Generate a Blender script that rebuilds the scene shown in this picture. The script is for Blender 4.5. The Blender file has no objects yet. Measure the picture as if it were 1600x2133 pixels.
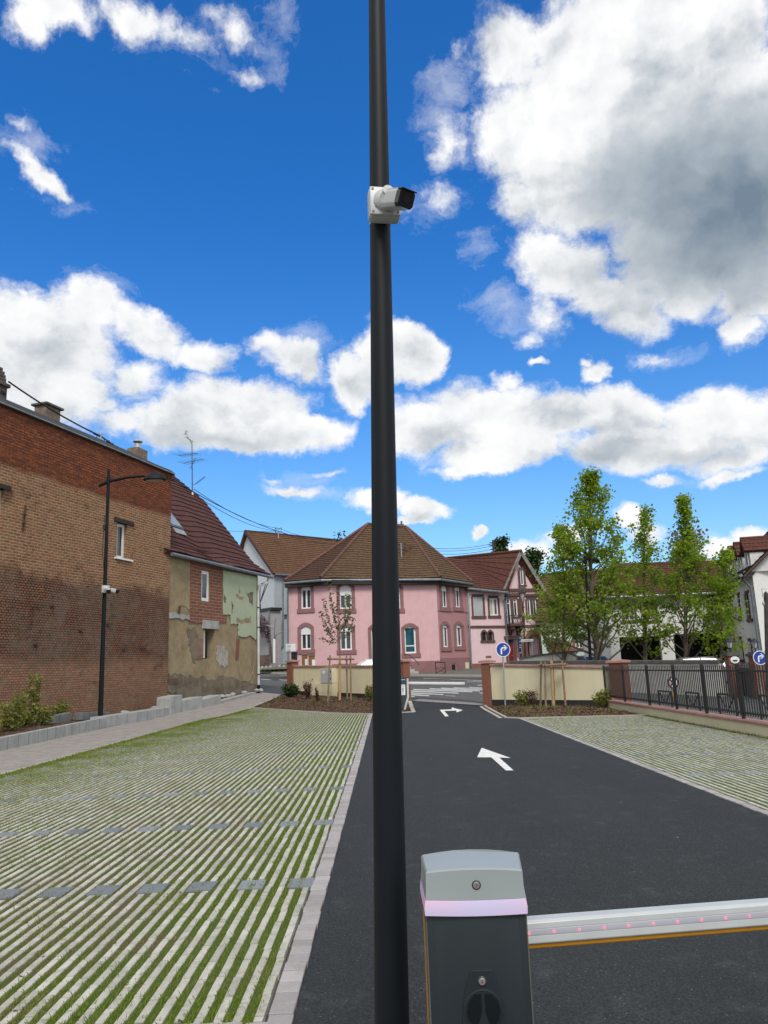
import bpy, bmesh, math, random
from mathutils import Vector as V3, Matrix
random.seed(7)
rad = math.radians
scene = bpy.context.scene
COL = scene.collection
# ------------------------------------------------------------------ camera
FPX, CX, CY = 1601.0, 800.0, 1066.5
PITCH, ROLL, CAMH = rad(11.49), rad(2.15), 1.6
_f = V3((0, math.cos(PITCH), math.sin(PITCH)))
_r = V3((1, 0, 0)); _u = V3((0, -math.sin(PITCH), math.cos(PITCH)))
CR = _r*math.cos(ROLL) - _u*math.sin(ROLL)
CU = _r*math.sin(ROLL) + _u*math.cos(ROLL)
CO = V3((0, 0, CAMH))
cam = bpy.data.cameras.new('camera'); camo = bpy.data.objects.new('camera', cam); COL.objects.link(camo)
cam.sensor_fit = 'VERTICAL'; cam.sensor_height = 36; cam.lens = 36*FPX/2133
cam.clip_start = .05; cam.clip_end = 3000
m = Matrix.Identity(4)
for i in range(3):
    m[i][0] = CR[i]; m[i][1] = CU[i]; m[i][2] = -_f[i]; m[i][3] = CO[i]
camo.matrix_world = m
scene.camera = camo
scene.render.resolution_x = 768; scene.render.resolution_y = 1024
vs = scene.view_settings
vs.view_transform = 'Standard'; vs.look = 'None'; vs.gamma = 1; vs.exposure = 0.85; vs.use_curve_mapping = False
scene.cycles.use_denoising = True
scene.cycles.max_bounces = 6

# survey helpers: turn a measured direction into a point on the ground or on a vertical wall
def ray(x, y): return _f + CR*((x-CX)/FPX) + CU*((CY-y)/FPX)
def terr(y):
    if y < 30: return 0.0
    return .0383*(y-30) if y < 72 else .0383*42 + .01*(y-72)
def G(x, y, off=0.0):
    d = ray(x, y)
    if d.z < 0:
        t = (off-CAMH)/d.z
        if t*d.y <= 30: return CO + d*t
    t = (off-.0383*30-CAMH)/(d.z-.0383*d.y)
    return CO + d*t
def VY(x, y, yy): d = ray(x, y); return CO + d*(yy/d.y)

# ------------------------------------------------------------------ node helpers
class NT:
    def __init__(s, tree): s.t = tree; s.n = tree.nodes; s.l = tree.links
    def new(s, typ, **kw):
        n = s.n.new(typ)
        for k, v in kw.items(): setattr(n, k, v)
        return n
    def put(s, sock, v):
        if hasattr(v, 'is_output'): s.l.new(v, sock)
        elif isinstance(v, (tuple, list, V3)):
            v = tuple(v)
            if sock.type == 'RGBA' and len(v) == 3: v = v+(1,)
            sock.default_value = v
        else: sock.default_value = v
    def math(s, op, a, b=None, c=None, clamp=False):
        n = s.new('ShaderNodeMath', operation=op, use_clamp=clamp)
        s.put(n.inputs[0], a)
        if b is not None: s.put(n.inputs[1], b)
        if c is not None: s.put(n.inputs[2], c)
        return n.outputs[0]
    def vm(s, op, a, b=None, c=None, out=0):
        n = s.new('ShaderNodeVectorMath', operation=op)
        s.put(n.inputs[0], a)
        if b is not None: s.put(n.inputs[1], b)
        if c is not None: s.put(n.inputs[2], c)
        return n.outputs[out]
    def mix(s, f, a, b, blend='MIX'):
        n = s.new('ShaderNodeMix', data_type='RGBA', blend_type=blend)
        s.put(n.inputs[0], f); s.put(n.inputs[6], a); s.put(n.inputs[7], b)
        return n.outputs[2]
    def noise(s, vec, scale, detail=4, rough=.55, out=0, dist=0, dim='3D'):
        n = s.new('ShaderNodeTexNoise', noise_dimensions=dim)
        s.put(n.inputs['Vector'], vec); n.inputs['Scale'].default_value = scale
        n.inputs['Detail'].default_value = detail; n.inputs['Roughness'].default_value = rough
        n.inputs['Distortion'].default_value = dist
        return n.outputs[out]
    def mr(s, v, a, b, c=0, d=1, smooth=False):
        n = s.new('ShaderNodeMapRange')
        if smooth: n.interpolation_type = 'SMOOTHSTEP'
        s.put(n.inputs[0], v)
        for i, q in enumerate((a, b, c, d)): s.put(n.inputs[i+1], q)
        return n.outputs[0]
    def scl(s, vec, xyz): return s.vm('MULTIPLY', vec, xyz)

# ------------------------------------------------------------------ world: Nishita sky with procedural cumulus
SUN_EL, SUN_AZ = 46.0, 172.0     # azimuth measured clockwise from +y (the view direction)
world = bpy.data.worlds.new('World'); scene.world = world; world.use_nodes = True
wt = world.node_tree; wt.nodes.clear(); w = NT(wt)
sky = w.new('ShaderNodeTexSky', sky_type='NISHITA'); sky.sun_disc = False
sky.sun_elevation = rad(SUN_EL); sky.sun_rotation = rad(SUN_AZ)
sky.air_density = 1.0; sky.dust_density = 1.3; sky.ozone_density = 2.5
tc = w.new('ShaderNodeTexCoord').outputs['Generated']
sp = w.new('ShaderNodeSeparateXYZ'); w.put(sp.inputs[0], tc)
az = w.math('ARCTAN2', sp.outputs[0], sp.outputs[1]); el = w.math('ARCSINE', sp.outputs[2])
cb = w.new('ShaderNodeCombineXYZ'); w.put(cb.inputs[0], az); w.put(cb.inputs[1], el); uv = cb.outputs[0]
wv = w.vm('SUBTRACT', w.noise(uv, 5, 7, .62, out=1), (.5, .5, .5))
wv2 = w.vm('SUBTRACT', w.noise(uv, 24, 6, .65, out=1), (.5, .5, .5))
uvw = w.vm('ADD', w.vm('ADD', uv, w.scl(wv, (.10, .075, 0))), w.scl(wv2, (.034, .028, 0)))
def azel(x, y):
    d = ray(x, y); d.normalize(); return math.atan2(d.x, d.y), math.asin(d.z)
def ell(px, py, rx, ry, ang=0):
    a0, e0 = azel(px, py); a1, _ = azel(px+rx, py); _, e1 = azel(px, py-ry)
    return a0, e0, max(abs(a1-a0), .004), max(abs(e1-e0), .004), ang
def blob(x, y, rx, ry, s, src, ang=0):
    a, e, ra, re, _ = ell(x, y, rx, ry)
    if ang:
        m_ = w.new('ShaderNodeMapping', vector_type='TEXTURE'); w.put(m_.inputs[0], src)
        m_.inputs['Location'].default_value = (a, e, 0); m_.inputs['Rotation'].default_value = (0, 0, rad(ang))
        m_.inputs['Scale'].default_value = (ra, re, 1); q = m_.outputs[0]
    else:
        q = w.vm('MULTIPLY_ADD', src, (1/ra, 1/re, 0), (-a/ra, -e/re, 0))
    return w.math('MULTIPLY_ADD', w.vm('LENGTH', q, out=1), -s, s)
clouds = [(1330,110,370,270,1.6),(1490,330,360,300,1.6),(1240,300,260,230,1.5),(1080,260,140,170,.9),(1060,110,130,130,.95),(1440,500,240,190,1.4),(1570,590,130,110,1),(1180,540,170,95,.95,-15),
 (1290,620,150,90,.9,-25),(1380,580,120,90,.7),(960,140,50,80,.42),(925,300,60,90,.42),(930,410,90,60,.4),(1140,660,90,80,.45),(1550,690,60,60,.7),(1100,400,130,100,.7),
 (1110,700,60,30,.4),(1370,735,110,25,.4),
 (110,20,150,75,.85),(290,25,150,60,.75),(490,50,90,80,.5),(60,50,80,60,.7),(500,140,50,40,.35),(350,60,200,60,.4),
 (60,330,110,48,.72,-28),(25,240,60,35,.4),(110,380,60,25,.55,-20),(20,290,70,40,.5),
 (170,640,110,80,.9),(90,720,210,150,1.15),(60,640,110,70,1.0),(300,690,150,70,.95,-15),(420,735,110,55,.85),(130,830,170,100,.95),(600,745,100,55,.78),(640,770,60,50,.6),(550,720,70,40,.6),(60,598,50,22,.5),(280,790,90,80,.6),(0,760,160,190,1.1),
 (490,865,210,105,1.35),(360,890,150,80,1.2),(620,900,150,60,1.1),(260,880,90,60,.75),(480,925,260,38,1),(700,890,70,40,.7),(230,850,60,30,.6),
 (815,735,120,85,1.5),(860,745,75,75,1.4),(740,790,70,75,1.1),(740,840,40,40,.5),
 (980,860,180,90,1.1),(880,890,110,90,1.0),(1040,795,50,35,.8),(1130,880,180,75,1.1),(1290,860,150,80,1.2),(1480,880,200,85,1.2),(1350,930,330,65,1.2),(1050,940,240,55,1.1),(1600,890,140,90,1.1),(1000,975,170,28,.8),(1540,955,150,40,.9),(1230,765,46,36,.75),(1210,740,30,20,.6),(1115,757,26,15,.6),
 (620,1030,100,20,.62,-8),(690,992,50,16,.55),(570,1005,40,12,.45),(780,1050,95,36,1),(890,1070,80,34,1.05),(870,1090,90,16,.7),(1000,1113,36,15,.85),
 (1310,1075,52,40,.95),(1100,1150,90,40,.8),(1190,1120,70,40,.6),(1385,997,70,17,.6),(1530,990,110,17,.6),(1480,1140,80,30,.85),(1570,1125,80,40,.95),(1340,1120,70,40,.7)]
dens = None
for c in clouds:
    b = blob(*c[:5], uvw, c[5] if len(c) > 5 else 0)
    dens = b if dens is None else w.math('MAXIMUM', dens, b)
nuv = w.vm('ADD', w.vm('ADD', w.scl(uv, (1, 1.25, 0)), w.scl(wv, (.05, .05, 0))), w.scl(wv2, (.02, .02, 0)))
fb = w.noise(nuv, 11, 13, .66)
fbs = w.noise(w.vm('ADD', nuv, (-.010, .018, 0)), 11, 6, .60)
raw = w.math('ADD', dens, w.math('MULTIPLY', w.math('SUBTRACT', fb, .5), 1.3))
back = w.math('MAXIMUM', w.mr(w.math('ABSOLUTE', az), .62, .95, 0, 1), w.mr(el, .86, 1.15, 0, 1))  # unseen cloud cover outside the view, added to whiten the ambient light
raw = w.math('MAXIMUM', raw, w.math('MULTIPLY', back, w.math('MULTIPLY_ADD', fb, 2.2, -.55)))
wsp = None
for c in [(930,190,90,170,.62),(900,420,90,80,.55),(960,300,90,120,.6),(1010,500,110,60,.6),(1080,640,130,90,.62),(1130,700,80,50,.5),(1380,735,140,40,.5),(1010,90,80,120,.6),(560,100,80,140,.5),(420,110,150,60,.45),(60,270,90,60,.55),
          (640,1000,130,35,.6),(660,1040,90,30,.62),(570,1010,60,25,.5),(1400,1000,160,28,.6),(1540,985,120,24,.6),(720,800,80,90,.5),(200,600,160,60,.5),(60,600,70,40,.6),(640,720,110,60,.6),(1150,1130,120,50,.55),(1500,1120,160,50,.6),(90,400,110,40,.5)]:
    b = blob(*c, uvw); wsp = b if wsp is None else w.math('MAXIMUM', wsp, b)
wn = w.noise(w.vm('ADD', w.scl(uv, (.8, 1.5, 0)), w.scl(wv, (.16, .16, 0))), 8, 12, .68)
walpha = w.mr(w.math('ADD', wsp, w.math('MULTIPLY', w.math('SUBTRACT', wn, .5), 2.4)), .22, 1.25, 0, .8)
alpha = w.math('MAXIMUM', w.mr(raw, .10, .52, 0, 1, True), walpha)
greys = [(1530,420,620,330,1.75),(1560,100,200,120,.1),(1330,330,260,170,.35),(1240,430,130,70,.35),(1500,560,220,80,.3),(1300,330,200,120,.1),(490,930,250,50,.85),(330,930,120,40,.5),(1250,960,290,50,1.0),(1500,945,200,40,.8),(900,900,110,50,.55),(130,760,190,90,.6),(350,735,150,40,.5),(800,795,110,40,.6),
         (100,870,160,60,.6),(880,1085,90,14,.6),(1550,640,70,60,.7),(1150,600,100,60,.3),(620,790,60,30,.4)]
gr = None
for c in greys:
    b = w.math('MAXIMUM', blob(*c, uvw), 0)
    gr = b if gr is None else w.math('ADD', gr, b)
sf0 = w.noise(nuv, 7, 4, .5); sf1 = w.noise(w.vm('ADD', nuv, (-.025, .045, 0)), 7, 4, .5)
light = w.math('ADD', w.math('MULTIPLY', w.math('SUBTRACT', fb, fbs), 1.0), w.math('MULTIPLY', w.math('SUBTRACT', sf0, sf1), 1.7))
thick = w.mr(raw, .3, 1.4, 0, .17)
big = w.mr(w.noise(nuv, 4, 4, .55), .38, .66, -.06, .08)
g = w.math('ADD', w.math('MULTIPLY', gr, .50), w.math('SUBTRACT', thick, w.math('MULTIPLY', light, w.mr(gr, .2, 1.0, 1, .35))))
g = w.math('SUBTRACT', g, big)
cr = w.new('ShaderNodeValToRGB'); w.put(cr.inputs[0], w.math('ADD', g, .10, clamp=True))
ce = cr.color_ramp.elements
ce[0].position = 0; ce[0].color = (1, 1, 1, 1)
ce[1].position = 1; ce[1].color = (.18, .245, .32, 1)
for p_, c_ in ((.26, (.86, .88, .90)), (.50, (.62, .66, .70)), (.76, (.38, .44, .50))):
    e_ = ce.new(p_); e_.color = c_+(1,)
ccol = w.vm('SCALE', cr.outputs[0]); ccol.node.inputs['Scale'].default_value = 5.6
# sky colour: deeper and more saturated as phones record it
hs = w.new('ShaderNodeHueSaturation'); hs.inputs['Saturation'].default_value = 1.22; hs.inputs['Value'].default_value = .88
w.put(hs.inputs['Color'], sky.outputs[0])
skc = w.mix(1.0, hs.outputs[0], (.50, .92, 1.16), 'MULTIPLY')
skl = w.vm('MULTIPLY', skc, w.mix(w.mr(el, .05, .62, 0, 1, True), (1.75, 1.14, 1.02), (.58, .93, 1.10)))
skc = skl
fin = w.mix(alpha, skc, ccol)
bg = w.new('ShaderNodeBackground'); w.put(bg.inputs[0], fin); bg.inputs[1].default_value = .1
wo = w.new('ShaderNodeOutputWorld'); w.l.new(bg.outputs[0], wo.inputs[0])

sun = bpy.data.lights.new('sun', 'SUN'); sun.energy = 1.35; sun.angle = rad(18); sun.color = (1, .95, .87)
suno = bpy.data.objects.new('sun', sun); COL.objects.link(suno)
sd = V3((math.sin(rad(SUN_AZ))*math.cos(rad(SUN_EL)), math.cos(rad(SUN_AZ))*math.cos(rad(SUN_EL)), math.sin(rad(SUN_EL))))
suno.rotation_euler = sd.to_track_quat('Z', 'Y').to_euler(); suno.location = (0, -5, 30)

# ------------------------------------------------------------------ materials
MATS = {}
def base(name):
    mt = bpy.data.materials.new(name); mt.use_nodes = True
    n = NT(mt.node_tree); b = n.n['Principled BSDF']; MATS[name] = mt
    return mt, n, b
def bump(n, b, h, strength=.3, dist=.01):
    bn = n.new('ShaderNodeBump'); n.put(bn.inputs['Height'], h)
    bn.inputs['Strength'].default_value = strength; bn.inputs['Distance'].default_value = dist
    n.l.new(bn.outputs[0], b.inputs['Normal'])
def M(name, col, rough=.7, metal=0, var=.12, scale=3, bmp=0, bscale=60, col2=None, emit=0, spec=.5, dirt=0):
    if name in MATS: return MATS[name]
    mt, n, b = base(name)
    tco = n.new('ShaderNodeTexCoord').outputs['Object']
    nz = n.noise(tco, scale, 5, .6)
    c2 = col2 or tuple(c*(1-var) for c in col); c1 = tuple(min(1, c*(1+var*.6)) for c in col)
    c = n.mix(n.mr(nz, .35, .65), c2, c1)
    if dirt:
        c = n.mix(n.mr(n.noise(n.scl(tco, (1, 1, .25)), 5, 6, .7), .5, .75, 0, dirt), c, tuple(q*.35 for q in col))
    n.put(b.inputs['Base Color'], c)
    b.inputs['Roughness'].default_value = rough; b.inputs['Metallic'].default_value = metal
    b.inputs['Specular IOR Level'].default_value = spec
    if bmp: bump(n, b, n.noise(tco, bscale, 4, .6), bmp, .01)
    if emit:
        n.put(b.inputs['Emission Color'], col); b.inputs['Emission Strength'].default_value = emit
    return mt
def bricktex(n, vec, w_, h_, mort, c1, c2, cm, smooth=.2):
    t = n.new('ShaderNodeTexBrick'); n.put(t.inputs['Vector'], vec)
    t.inputs['Scale'].default_value = 1; t.inputs['Brick Width'].default_value = w_; t.inputs['Row Height'].default_value = h_
    t.inputs['Mortar Size'].default_value = mort; t.inputs['Mortar Smooth'].default_value = smooth
    n.put(t.inputs['Color1'], c1); n.put(t.inputs['Color2'], c2); n.put(t.inputs['Mortar'], cm)
    return t.outputs[0], t.outputs[1]

def mat_brick_gable():
    mt, n, b = base('old_brick'); tcn = n.new('ShaderNodeTexCoord'); u = tcn.outputs['UV']
    wob = n.vm('SUBTRACT', n.noise(u, 1.1, 4, .6, out=1), (.5, .5, .5))
    uw = n.vm('ADD', u, n.scl(wob, (.05, .07, 0)))
    uf = n.vm('ADD', uw, n.scl(n.vm('SUBTRACT', n.noise(u, 14, 2, .5, out=1), (.5, .5, .5)), (.05, .03, 0)))
    s = n.new('ShaderNodeSeparateXYZ'); n.put(s.inputs[0], u); z = s.outputs[1]
    patch = n.noise(u, .55, 6, .65); patch2 = n.noise(u, 2.3, 5, .65); fine = n.noise(u, 26, 3, .6)
    # top: redder bricks, dark joints
    a1, f1 = bricktex(n, uf, .31, .098, .013, (.27, .085, .04), (.13, .046, .028), (.06, .036, .026))
    a2, f2 = bricktex(n, uf, .29, .105, .027, (.31, .14, .075), (.16, .085, .052), (.34, .255, .165), .5)
    a3, f3 = bricktex(n, uf, .155, .088, .016, (.27, .115, .065), (.15, .115, .09), (.022, .017, .014))
    a3 = n.mix(n.mr(patch, .45, .6, 0, .6), a3, n.mix(.5, a3, (.16, .15, .12)))
    a4, f4 = bricktex(n, uf, .17, .085, .018, (.38, .20, .13), (.25, .15, .105), (.13, .095, .065), .4)
    a3 = n.mix(n.mr(n.noise(u, .75, 7, .7), .46, .62, 0, .62), a3, n.mix(.45, a3, (.235, .205, .175)))
    a4 = n.mix(n.mr(patch2, .52, .64, 0, .6), a4, (.31, .25, .175))
    mot = n.noise(u, 4.2, 6, .75); mot2 = n.noise(n.scl(u, (1, 1.6, 1)), 9, 4, .7)
    a2 = n.mix(n.mr(mot2, .50, .66, 0, .8), a2, (.26, .11, .055)); a2 = n.mix(n.mr(mot, .55, .68, 0, .6), a2, (.15, .09, .055)); a2 = n.mix(n.mr(n.noise(u, 1.7, 8, .75), .52, .68, 0, .55), a2, (.34, .255, .165))
    a3 = n.mix(n.mr(mot2, .52, .64, 0, .75), a3, (.26, .09, .04)); a3 = n.mix(n.mr(mot, .54, .64, 0, .7), a3, (.20, .155, .115)); a3 = n.mix(n.mr(n.noise(u, 6.5, 5, .7), .55, .66, 0, .7), a3, (.06, .045, .038))
    a1 = n.mix(n.mr(mot2, .52, .66, 0, .6), a1, (.34, .12, .055)); a1 = n.mix(n.mr(mot, .54, .66, 0, .6), a1, (.085, .038, .026))
    a4 = n.mix(n.mr(mot2, .54, .66, 0, .7), a4, (.30, .11, .06)); a4 = n.mix(n.mr(mot, .52, .66, 0, .6), a4, (.12, .09, .07))
    zn = n.math('ADD', z, n.math('MULTIPLY', n.math('SUBTRACT', patch, .5), 1.1))
    top = n.mr(n.math('ADD', z, n.math('MULTIPLY', n.math('SUBTRACT', patch, .5), .45)), 8.70, 8.92)
    low = n.mr(n.math('ADD', z, n.math('MULTIPLY', n.math('SUBTRACT', n.math('ADD', patch, n.math('MULTIPLY', mot, .8)), .9), 1.5)), 5.05, 5.5)
    bot = n.mr(zn, 2.0, 2.5)
    c = n.mix(bot, a4, a3); c = n.mix(low, c, a2); c = n.mix(top, c, a1)
    c = n.mix(n.mr(patch2, .35, .7, .0, .45), c, n.mix(1, c, (.55, .50, .48), 'MULTIPLY'))
    blk = n.mr(n.noise(u, .8, 7, .7), .56, .68, 0, .75)
    c = n.mix(n.math('MULTIPLY', blk, n.math('SUBTRACT', 1, top)), c, n.mix(1, c, (.36, .35, .36), 'MULTIPLY'))
    c = n.mix(n.mr(fine, .3, .7, 0, .35), c, n.mix(1, c, (1.5, 1.4, 1.3), 'MULTIPLY'))
    n.put(b.inputs['Base Color'], c); b.inputs['Roughness'].default_value = .95; b.inputs['Specular IOR Level'].default_value = .15
    f = n.math('ADD', n.math('MULTIPLY', n.mix(low, f3, f2), -1), n.math('MULTIPLY', fine, .8))
    bump(n, b, f, .9, .02)
    return mt
def mat_brick(name, c1, c2, cm, bw=.22, bh=.075, mo=.012):
    mt, n, b = base(name); u = n.new('ShaderNodeTexCoord').outputs['UV']
    uf = n.vm('ADD', u, n.scl(n.vm('SUBTRACT', n.noise(u, 9, 3, .5, out=1), (.5, .5, .5)), (.04, .025, 0)))
    a, f = bricktex(n, uf, bw, bh, mo, c1, c2, cm)
    a = n.mix(n.mr(n.noise(u, 3, 5, .7), .35, .7, 0, .55), a, n.mix(1, a, (.5, .45, .42), 'MULTIPLY'))
    n.put(b.inputs['Base Color'], a); b.inputs['Roughness'].default_value = .93
    bump(n, b, n.math('ADD', n.math('MULTIPLY', f, -1), n.noise(u, 30, 2)), .7, .015)
    return mt
def mat_tiles(name, c1, c2, moss, mossamt=.5, tw=.22, th=.34, wave=True):
    mt, n, b = base(name); u = n.new('ShaderNodeTexCoord').outputs['UV']
    a, f = bricktex(n, u, tw, th, .012, c1, c2, tuple(q*.35 for q in c1), .1)
    a = n.mix(n.mr(n.noise(u, .8, 6, .7), .4, .65, 0, mossamt), a, moss)
    a = n.mix(n.mr(n.noise(u, 9, 4, .7), .35, .7, 0, .4), a, n.mix(1, a, (.45, .42, .40), 'MULTIPLY'))
    n.put(b.inputs['Base Color'], a); b.inputs['Roughness'].default_value = .85; b.inputs['Specular IOR Level'].default_value = .2
    s = n.new('ShaderNodeSeparateXYZ'); n.put(s.inputs[0], u)
    h = n.math('SINE', n.math('MULTIPLY', s.outputs[0], 2*math.pi/tw))
    bump(n, b, n.math('ADD', n.math('MULTIPLY', h, .5), n.noise(u, 20, 3)), .5, .02)
    return mt
def mat_render(name, col, col2=None, stain=.25, sc=1.2, bmp=.25, streak=.3):
    mt, n, b = base(name); u = n.new('ShaderNodeTexCoord').outputs['UV']
    c = n.mix(n.mr(n.noise(u, sc, 7, .68), .38, .64), col, col2 or tuple(q*(1-stain) for q in col))
    st = n.mr(n.noise(n.scl(u, (6, .35, 1)), 1, 6, .7), .5, .78, 0, streak)
    c = n.mix(st, c, n.mix(1, c, (.55, .52, .48), 'MULTIPLY'))
    n.put(b.inputs['Base Color'], c); b.inputs['Roughness'].default_value = .92; b.inputs['Specular IOR Level'].default_value = .2
    bump(n, b, n.noise(u, 45, 4, .6), bmp, .012)
    return mt
def mat_plaster_old(name, cols, amt=.6):
    mt, n, b = base(name); u = n.new('ShaderNodeTexCoord').outputs['UV']
    uw = n.vm('ADD', u, n.scl(n.vm('SUBTRACT', n.noise(u, 1.5, 6, .7, out=1), (.5, .5, .5)), (.5, .5, 0)))
    c = n.mix(n.mr(n.noise(uw, .9, 7, .7), .42, .6), cols[0], cols[1])
    c = n.mix(n.mr(n.noise(uw, 2.2, 8, .75), .52, .66, 0, amt), c, cols[2])
    c = n.mix(n.mr(n.noise(n.scl(uw, (5, .7, 1)), 1, 8, .75), .55, .72, 0, .7), c, cols[3])
    c = n.mix(n.mr(n.noise(u, 18, 5, .7), .35, .7, 0, .35), c, n.mix(1, c, (.6, .57, .52), 'MULTIPLY'))
    n.put(b.inputs['Base Color'], c); b.inputs['Roughness'].default_value = .95; b.inputs['Specular IOR Level'].default_value = .15
    bump(n, b, n.math('ADD', n.noise(uw, 3, 8, .7), n.math('MULTIPLY', n.noise(u, 30, 4), .5)), .6, .04)
    return mt
def mat_asphalt(name, dark, lightc, speck=.5, patch=.25, sc=1.0, spots=True):
    mt, n, b = base(name); u = n.new('ShaderNodeTexCoord').outputs['Object']
    c = n.mix(n.mr(n.noise(u, 95*sc, 4, .8), .38, .66), tuple(q*.32 for q in dark), tuple(q*1.25 for q in lightc))
    c = n.mix(n.mr(n.noise(n.scl(u, (1, .35, 1)), 1.1, 7, .62), .35, .7, 0, patch), c, n.mix(1, c, (.45, .47, .52), 'MULTIPLY'))
    c = n.mix(n.mr(n.noise(u, 3.2, 8, .7), .56, .74, 0, patch), c, tuple(min(1, q*2.1) for q in lightc))
    vo = n.new('ShaderNodeTexVoronoi'); n.put(vo.inputs['Vector'], u); vo.inputs['Scale'].default_value = 62*sc
    vs_ = n.new('ShaderNodeSeparateColor'); n.put(vs_.inputs[0], vo.outputs['Color'])
    sel = n.math('MULTIPLY', n.math('GREATER_THAN', vs_.outputs[0], .93), n.math('LESS_THAN', vo.outputs['Distance'], .22))
    c = n.mix(n.math('MULTIPLY', sel, speck), c, (.30, .29, .27))
    if spots:
        v2 = n.new('ShaderNodeTexVoronoi'); n.put(v2.inputs['Vector'], u); v2.inputs['Scale'].default_value = 4.3
        s2 = n.new('ShaderNodeSeparateColor'); n.put(s2.inputs[0], v2.outputs['Color'])
        sel2 = n.math('MULTIPLY', n.math('GREATER_THAN', s2.outputs[1], .82), n.math('LESS_THAN', v2.outputs['Distance'], .05))
        c = n.mix(n.math('MULTIPLY', sel2, .8), c, (.42, .39, .33))
    n.put(b.inputs['Base Color'], c); b.inputs['Roughness'].default_value = .82; b.inputs['Specular IOR Level'].default_value = .35
    bump(n, b, n.math('ADD', n.noise(u, 130*sc, 3, .8), n.math('MULTIPLY', n.noise(u, 1.3, 3), .0)), .7, .012)
    return mt
def mat_mulch(name, cols):
    mt, n, b = base(name); u = n.new('ShaderNodeTexCoord').outputs['Object']
    vo = n.new('ShaderNodeTexVoronoi'); n.put(vo.inputs['Vector'], n.vm('ADD', n.scl(u, (1, .6, 1)), n.scl(n.noise(u, 9, 3, .6, out=1), (.12, .12, .12))))
    vo.inputs['Scale'].default_value = 32
    s = n.new('ShaderNodeSeparateColor'); n.put(s.inputs[0], vo.outputs['Color'])
    c = n.mix(s.outputs[0], cols[0], cols[1]); c = n.mix(n.math('GREATER_THAN', s.outputs[1], .86), c, cols[2])
    c = n.mix(n.mr(n.noise(u, 1.7, 7, .7), .52, .66, 0, .8), c, cols[3])
    n.put(b.inputs['Base Color'], c); b.inputs['Roughness'].default_value = .95; b.inputs['Specular IOR Level'].default_value = .15
    bump(n, b, s.outputs[2], 1, .03)
    return mt
def mat_leaf(name, c1, c2, c3, transl=.35):
    mt, n, b = base(name)
    g_ = n.new('ShaderNodeNewGeometry').outputs['Random Per Island']
    u = n.new('ShaderNodeTexCoord').outputs['Object']
    c = n.mix(g_, c1, c2); c = n.mix(n.mr(n.noise(u, 1.1, 3), .4, .65, 0, .7), c, c3)
    n.put(b.inputs['Base Color'], c); b.inputs['Roughness'].default_value = .5; b.inputs['Specular IOR Level'].default_value = .3
    t = n.new('ShaderNodeBsdfTranslucent'); n.put(t.inputs[0], n.mix(1, c, (1.5, 1.5, .8), 'MULTIPLY'))
    mx = n.new('ShaderNodeMixShader'); mx.inputs[0].default_value = transl
    n.l.new(b.outputs[0], mx.inputs[1]); n.l.new(t.outputs[0], mx.inputs[2])
    n.l.new(mx.outputs[0], n.n['Material Output'].inputs[0])
    return mt
def mat_island(name, c1, c2, rough=.8, bmp=.3, bs=60, stain=.3, moss=0):
    mt, n, b = base(name); g_ = n.new('ShaderNodeNewGeometry').outputs['Random Per Island']
    u = n.new('ShaderNodeTexCoord').outputs['Object']
    c = n.mix(g_, c1, c2)
    c = n.mix(n.mr(n.noise(u, 6, 6, .7), .45, .7, 0, stain), c, n.mix(1, c, (.55, .53, .47), 'MULTIPLY'))
    c = n.mix(n.mr(n.noise(u, 90, 3, .7), .35, .7, 0, .35), c, n.mix(1, c, (.6, .6, .6), 'MULTIPLY'))
    if moss:
        s_ = n.new('ShaderNodeSeparateXYZ'); n.put(s_.inputs[0], u)
        gx = n.math('MULTIPLY', n.math('ADD', n.mr(s_.outputs[0], -4.6, -6.8, 0, .14), n.mr(s_.outputs[1], 12, 27, 0, .09)), n.math('LESS_THAN', s_.outputs[0], 0))
        c = n.mix(n.mr(n.math('ADD', n.noise(u, 9, 8, .8), gx), .50, .66, 0, moss), c, (.135, .148, .05)); c = n.mix(n.mr(n.noise(u, 1.1, 6, .7), .5, .72, 0, .5), c, (.20, .19, .11))
    n.put(b.inputs['Base Color'], c); b.inputs['Roughness'].default_value = rough; b.inputs['Specular IOR Level'].default_value = .25
    bump(n, b, n.noise(u, bs, 3, .7), bmp, .008)
    return mt
def mat_soil():
    mt, n, b = base('lawn_soil'); u = n.new('ShaderNodeTexCoord').outputs['Object']
    gcol = n.mix(n.noise(u, 40, 4, .7), (.05, .078, .014), (.135, .185, .035))
    scol = n.mix(n.noise(u, 25, 4, .7), (.075, .060, .032), (.21, .165, .095))
    s = n.new('ShaderNodeSeparateXYZ'); n.put(s.inputs[0], u)
    edge = n.mr(s.outputs[0], -1.9, -1.0, 0, .16); edge2 = n.mr(s.outputs[0], -4.2, -6.7, 0, .16)
    far = n.mr(s.outputs[1], 8, 22, 0, .10)
    a = n.math('ADD', n.noise(u, 1.6, 7, .72), n.math('ADD', far, n.math('ADD', edge, edge2)))
    c = n.mix(n.mr(a, .44, .60), scol, gcol)
    n.put(b.inputs['Base Color'], c); b.inputs['Roughness'].default_value = 1; b.inputs['Specular IOR Level'].default_value = .1
    bump(n, b, n.noise(u, 60, 4, .7), 1, .02)
    return mt
def mat_glass(name, col=(.02, .028, .035), rough=.06):
    mt, n, b = base(name); u = n.new('ShaderNodeTexCoord').outputs['Object']
    n.put(b.inputs['Base Color'], n.mix(n.mr(n.noise(u, 1.5, 2), .4, .6), col, tuple(q*2.2 for q in col)))
    b.inputs['Roughness'].default_value = rough; b.inputs['Specular IOR Level'].default_value = .7
    return mt
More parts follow.
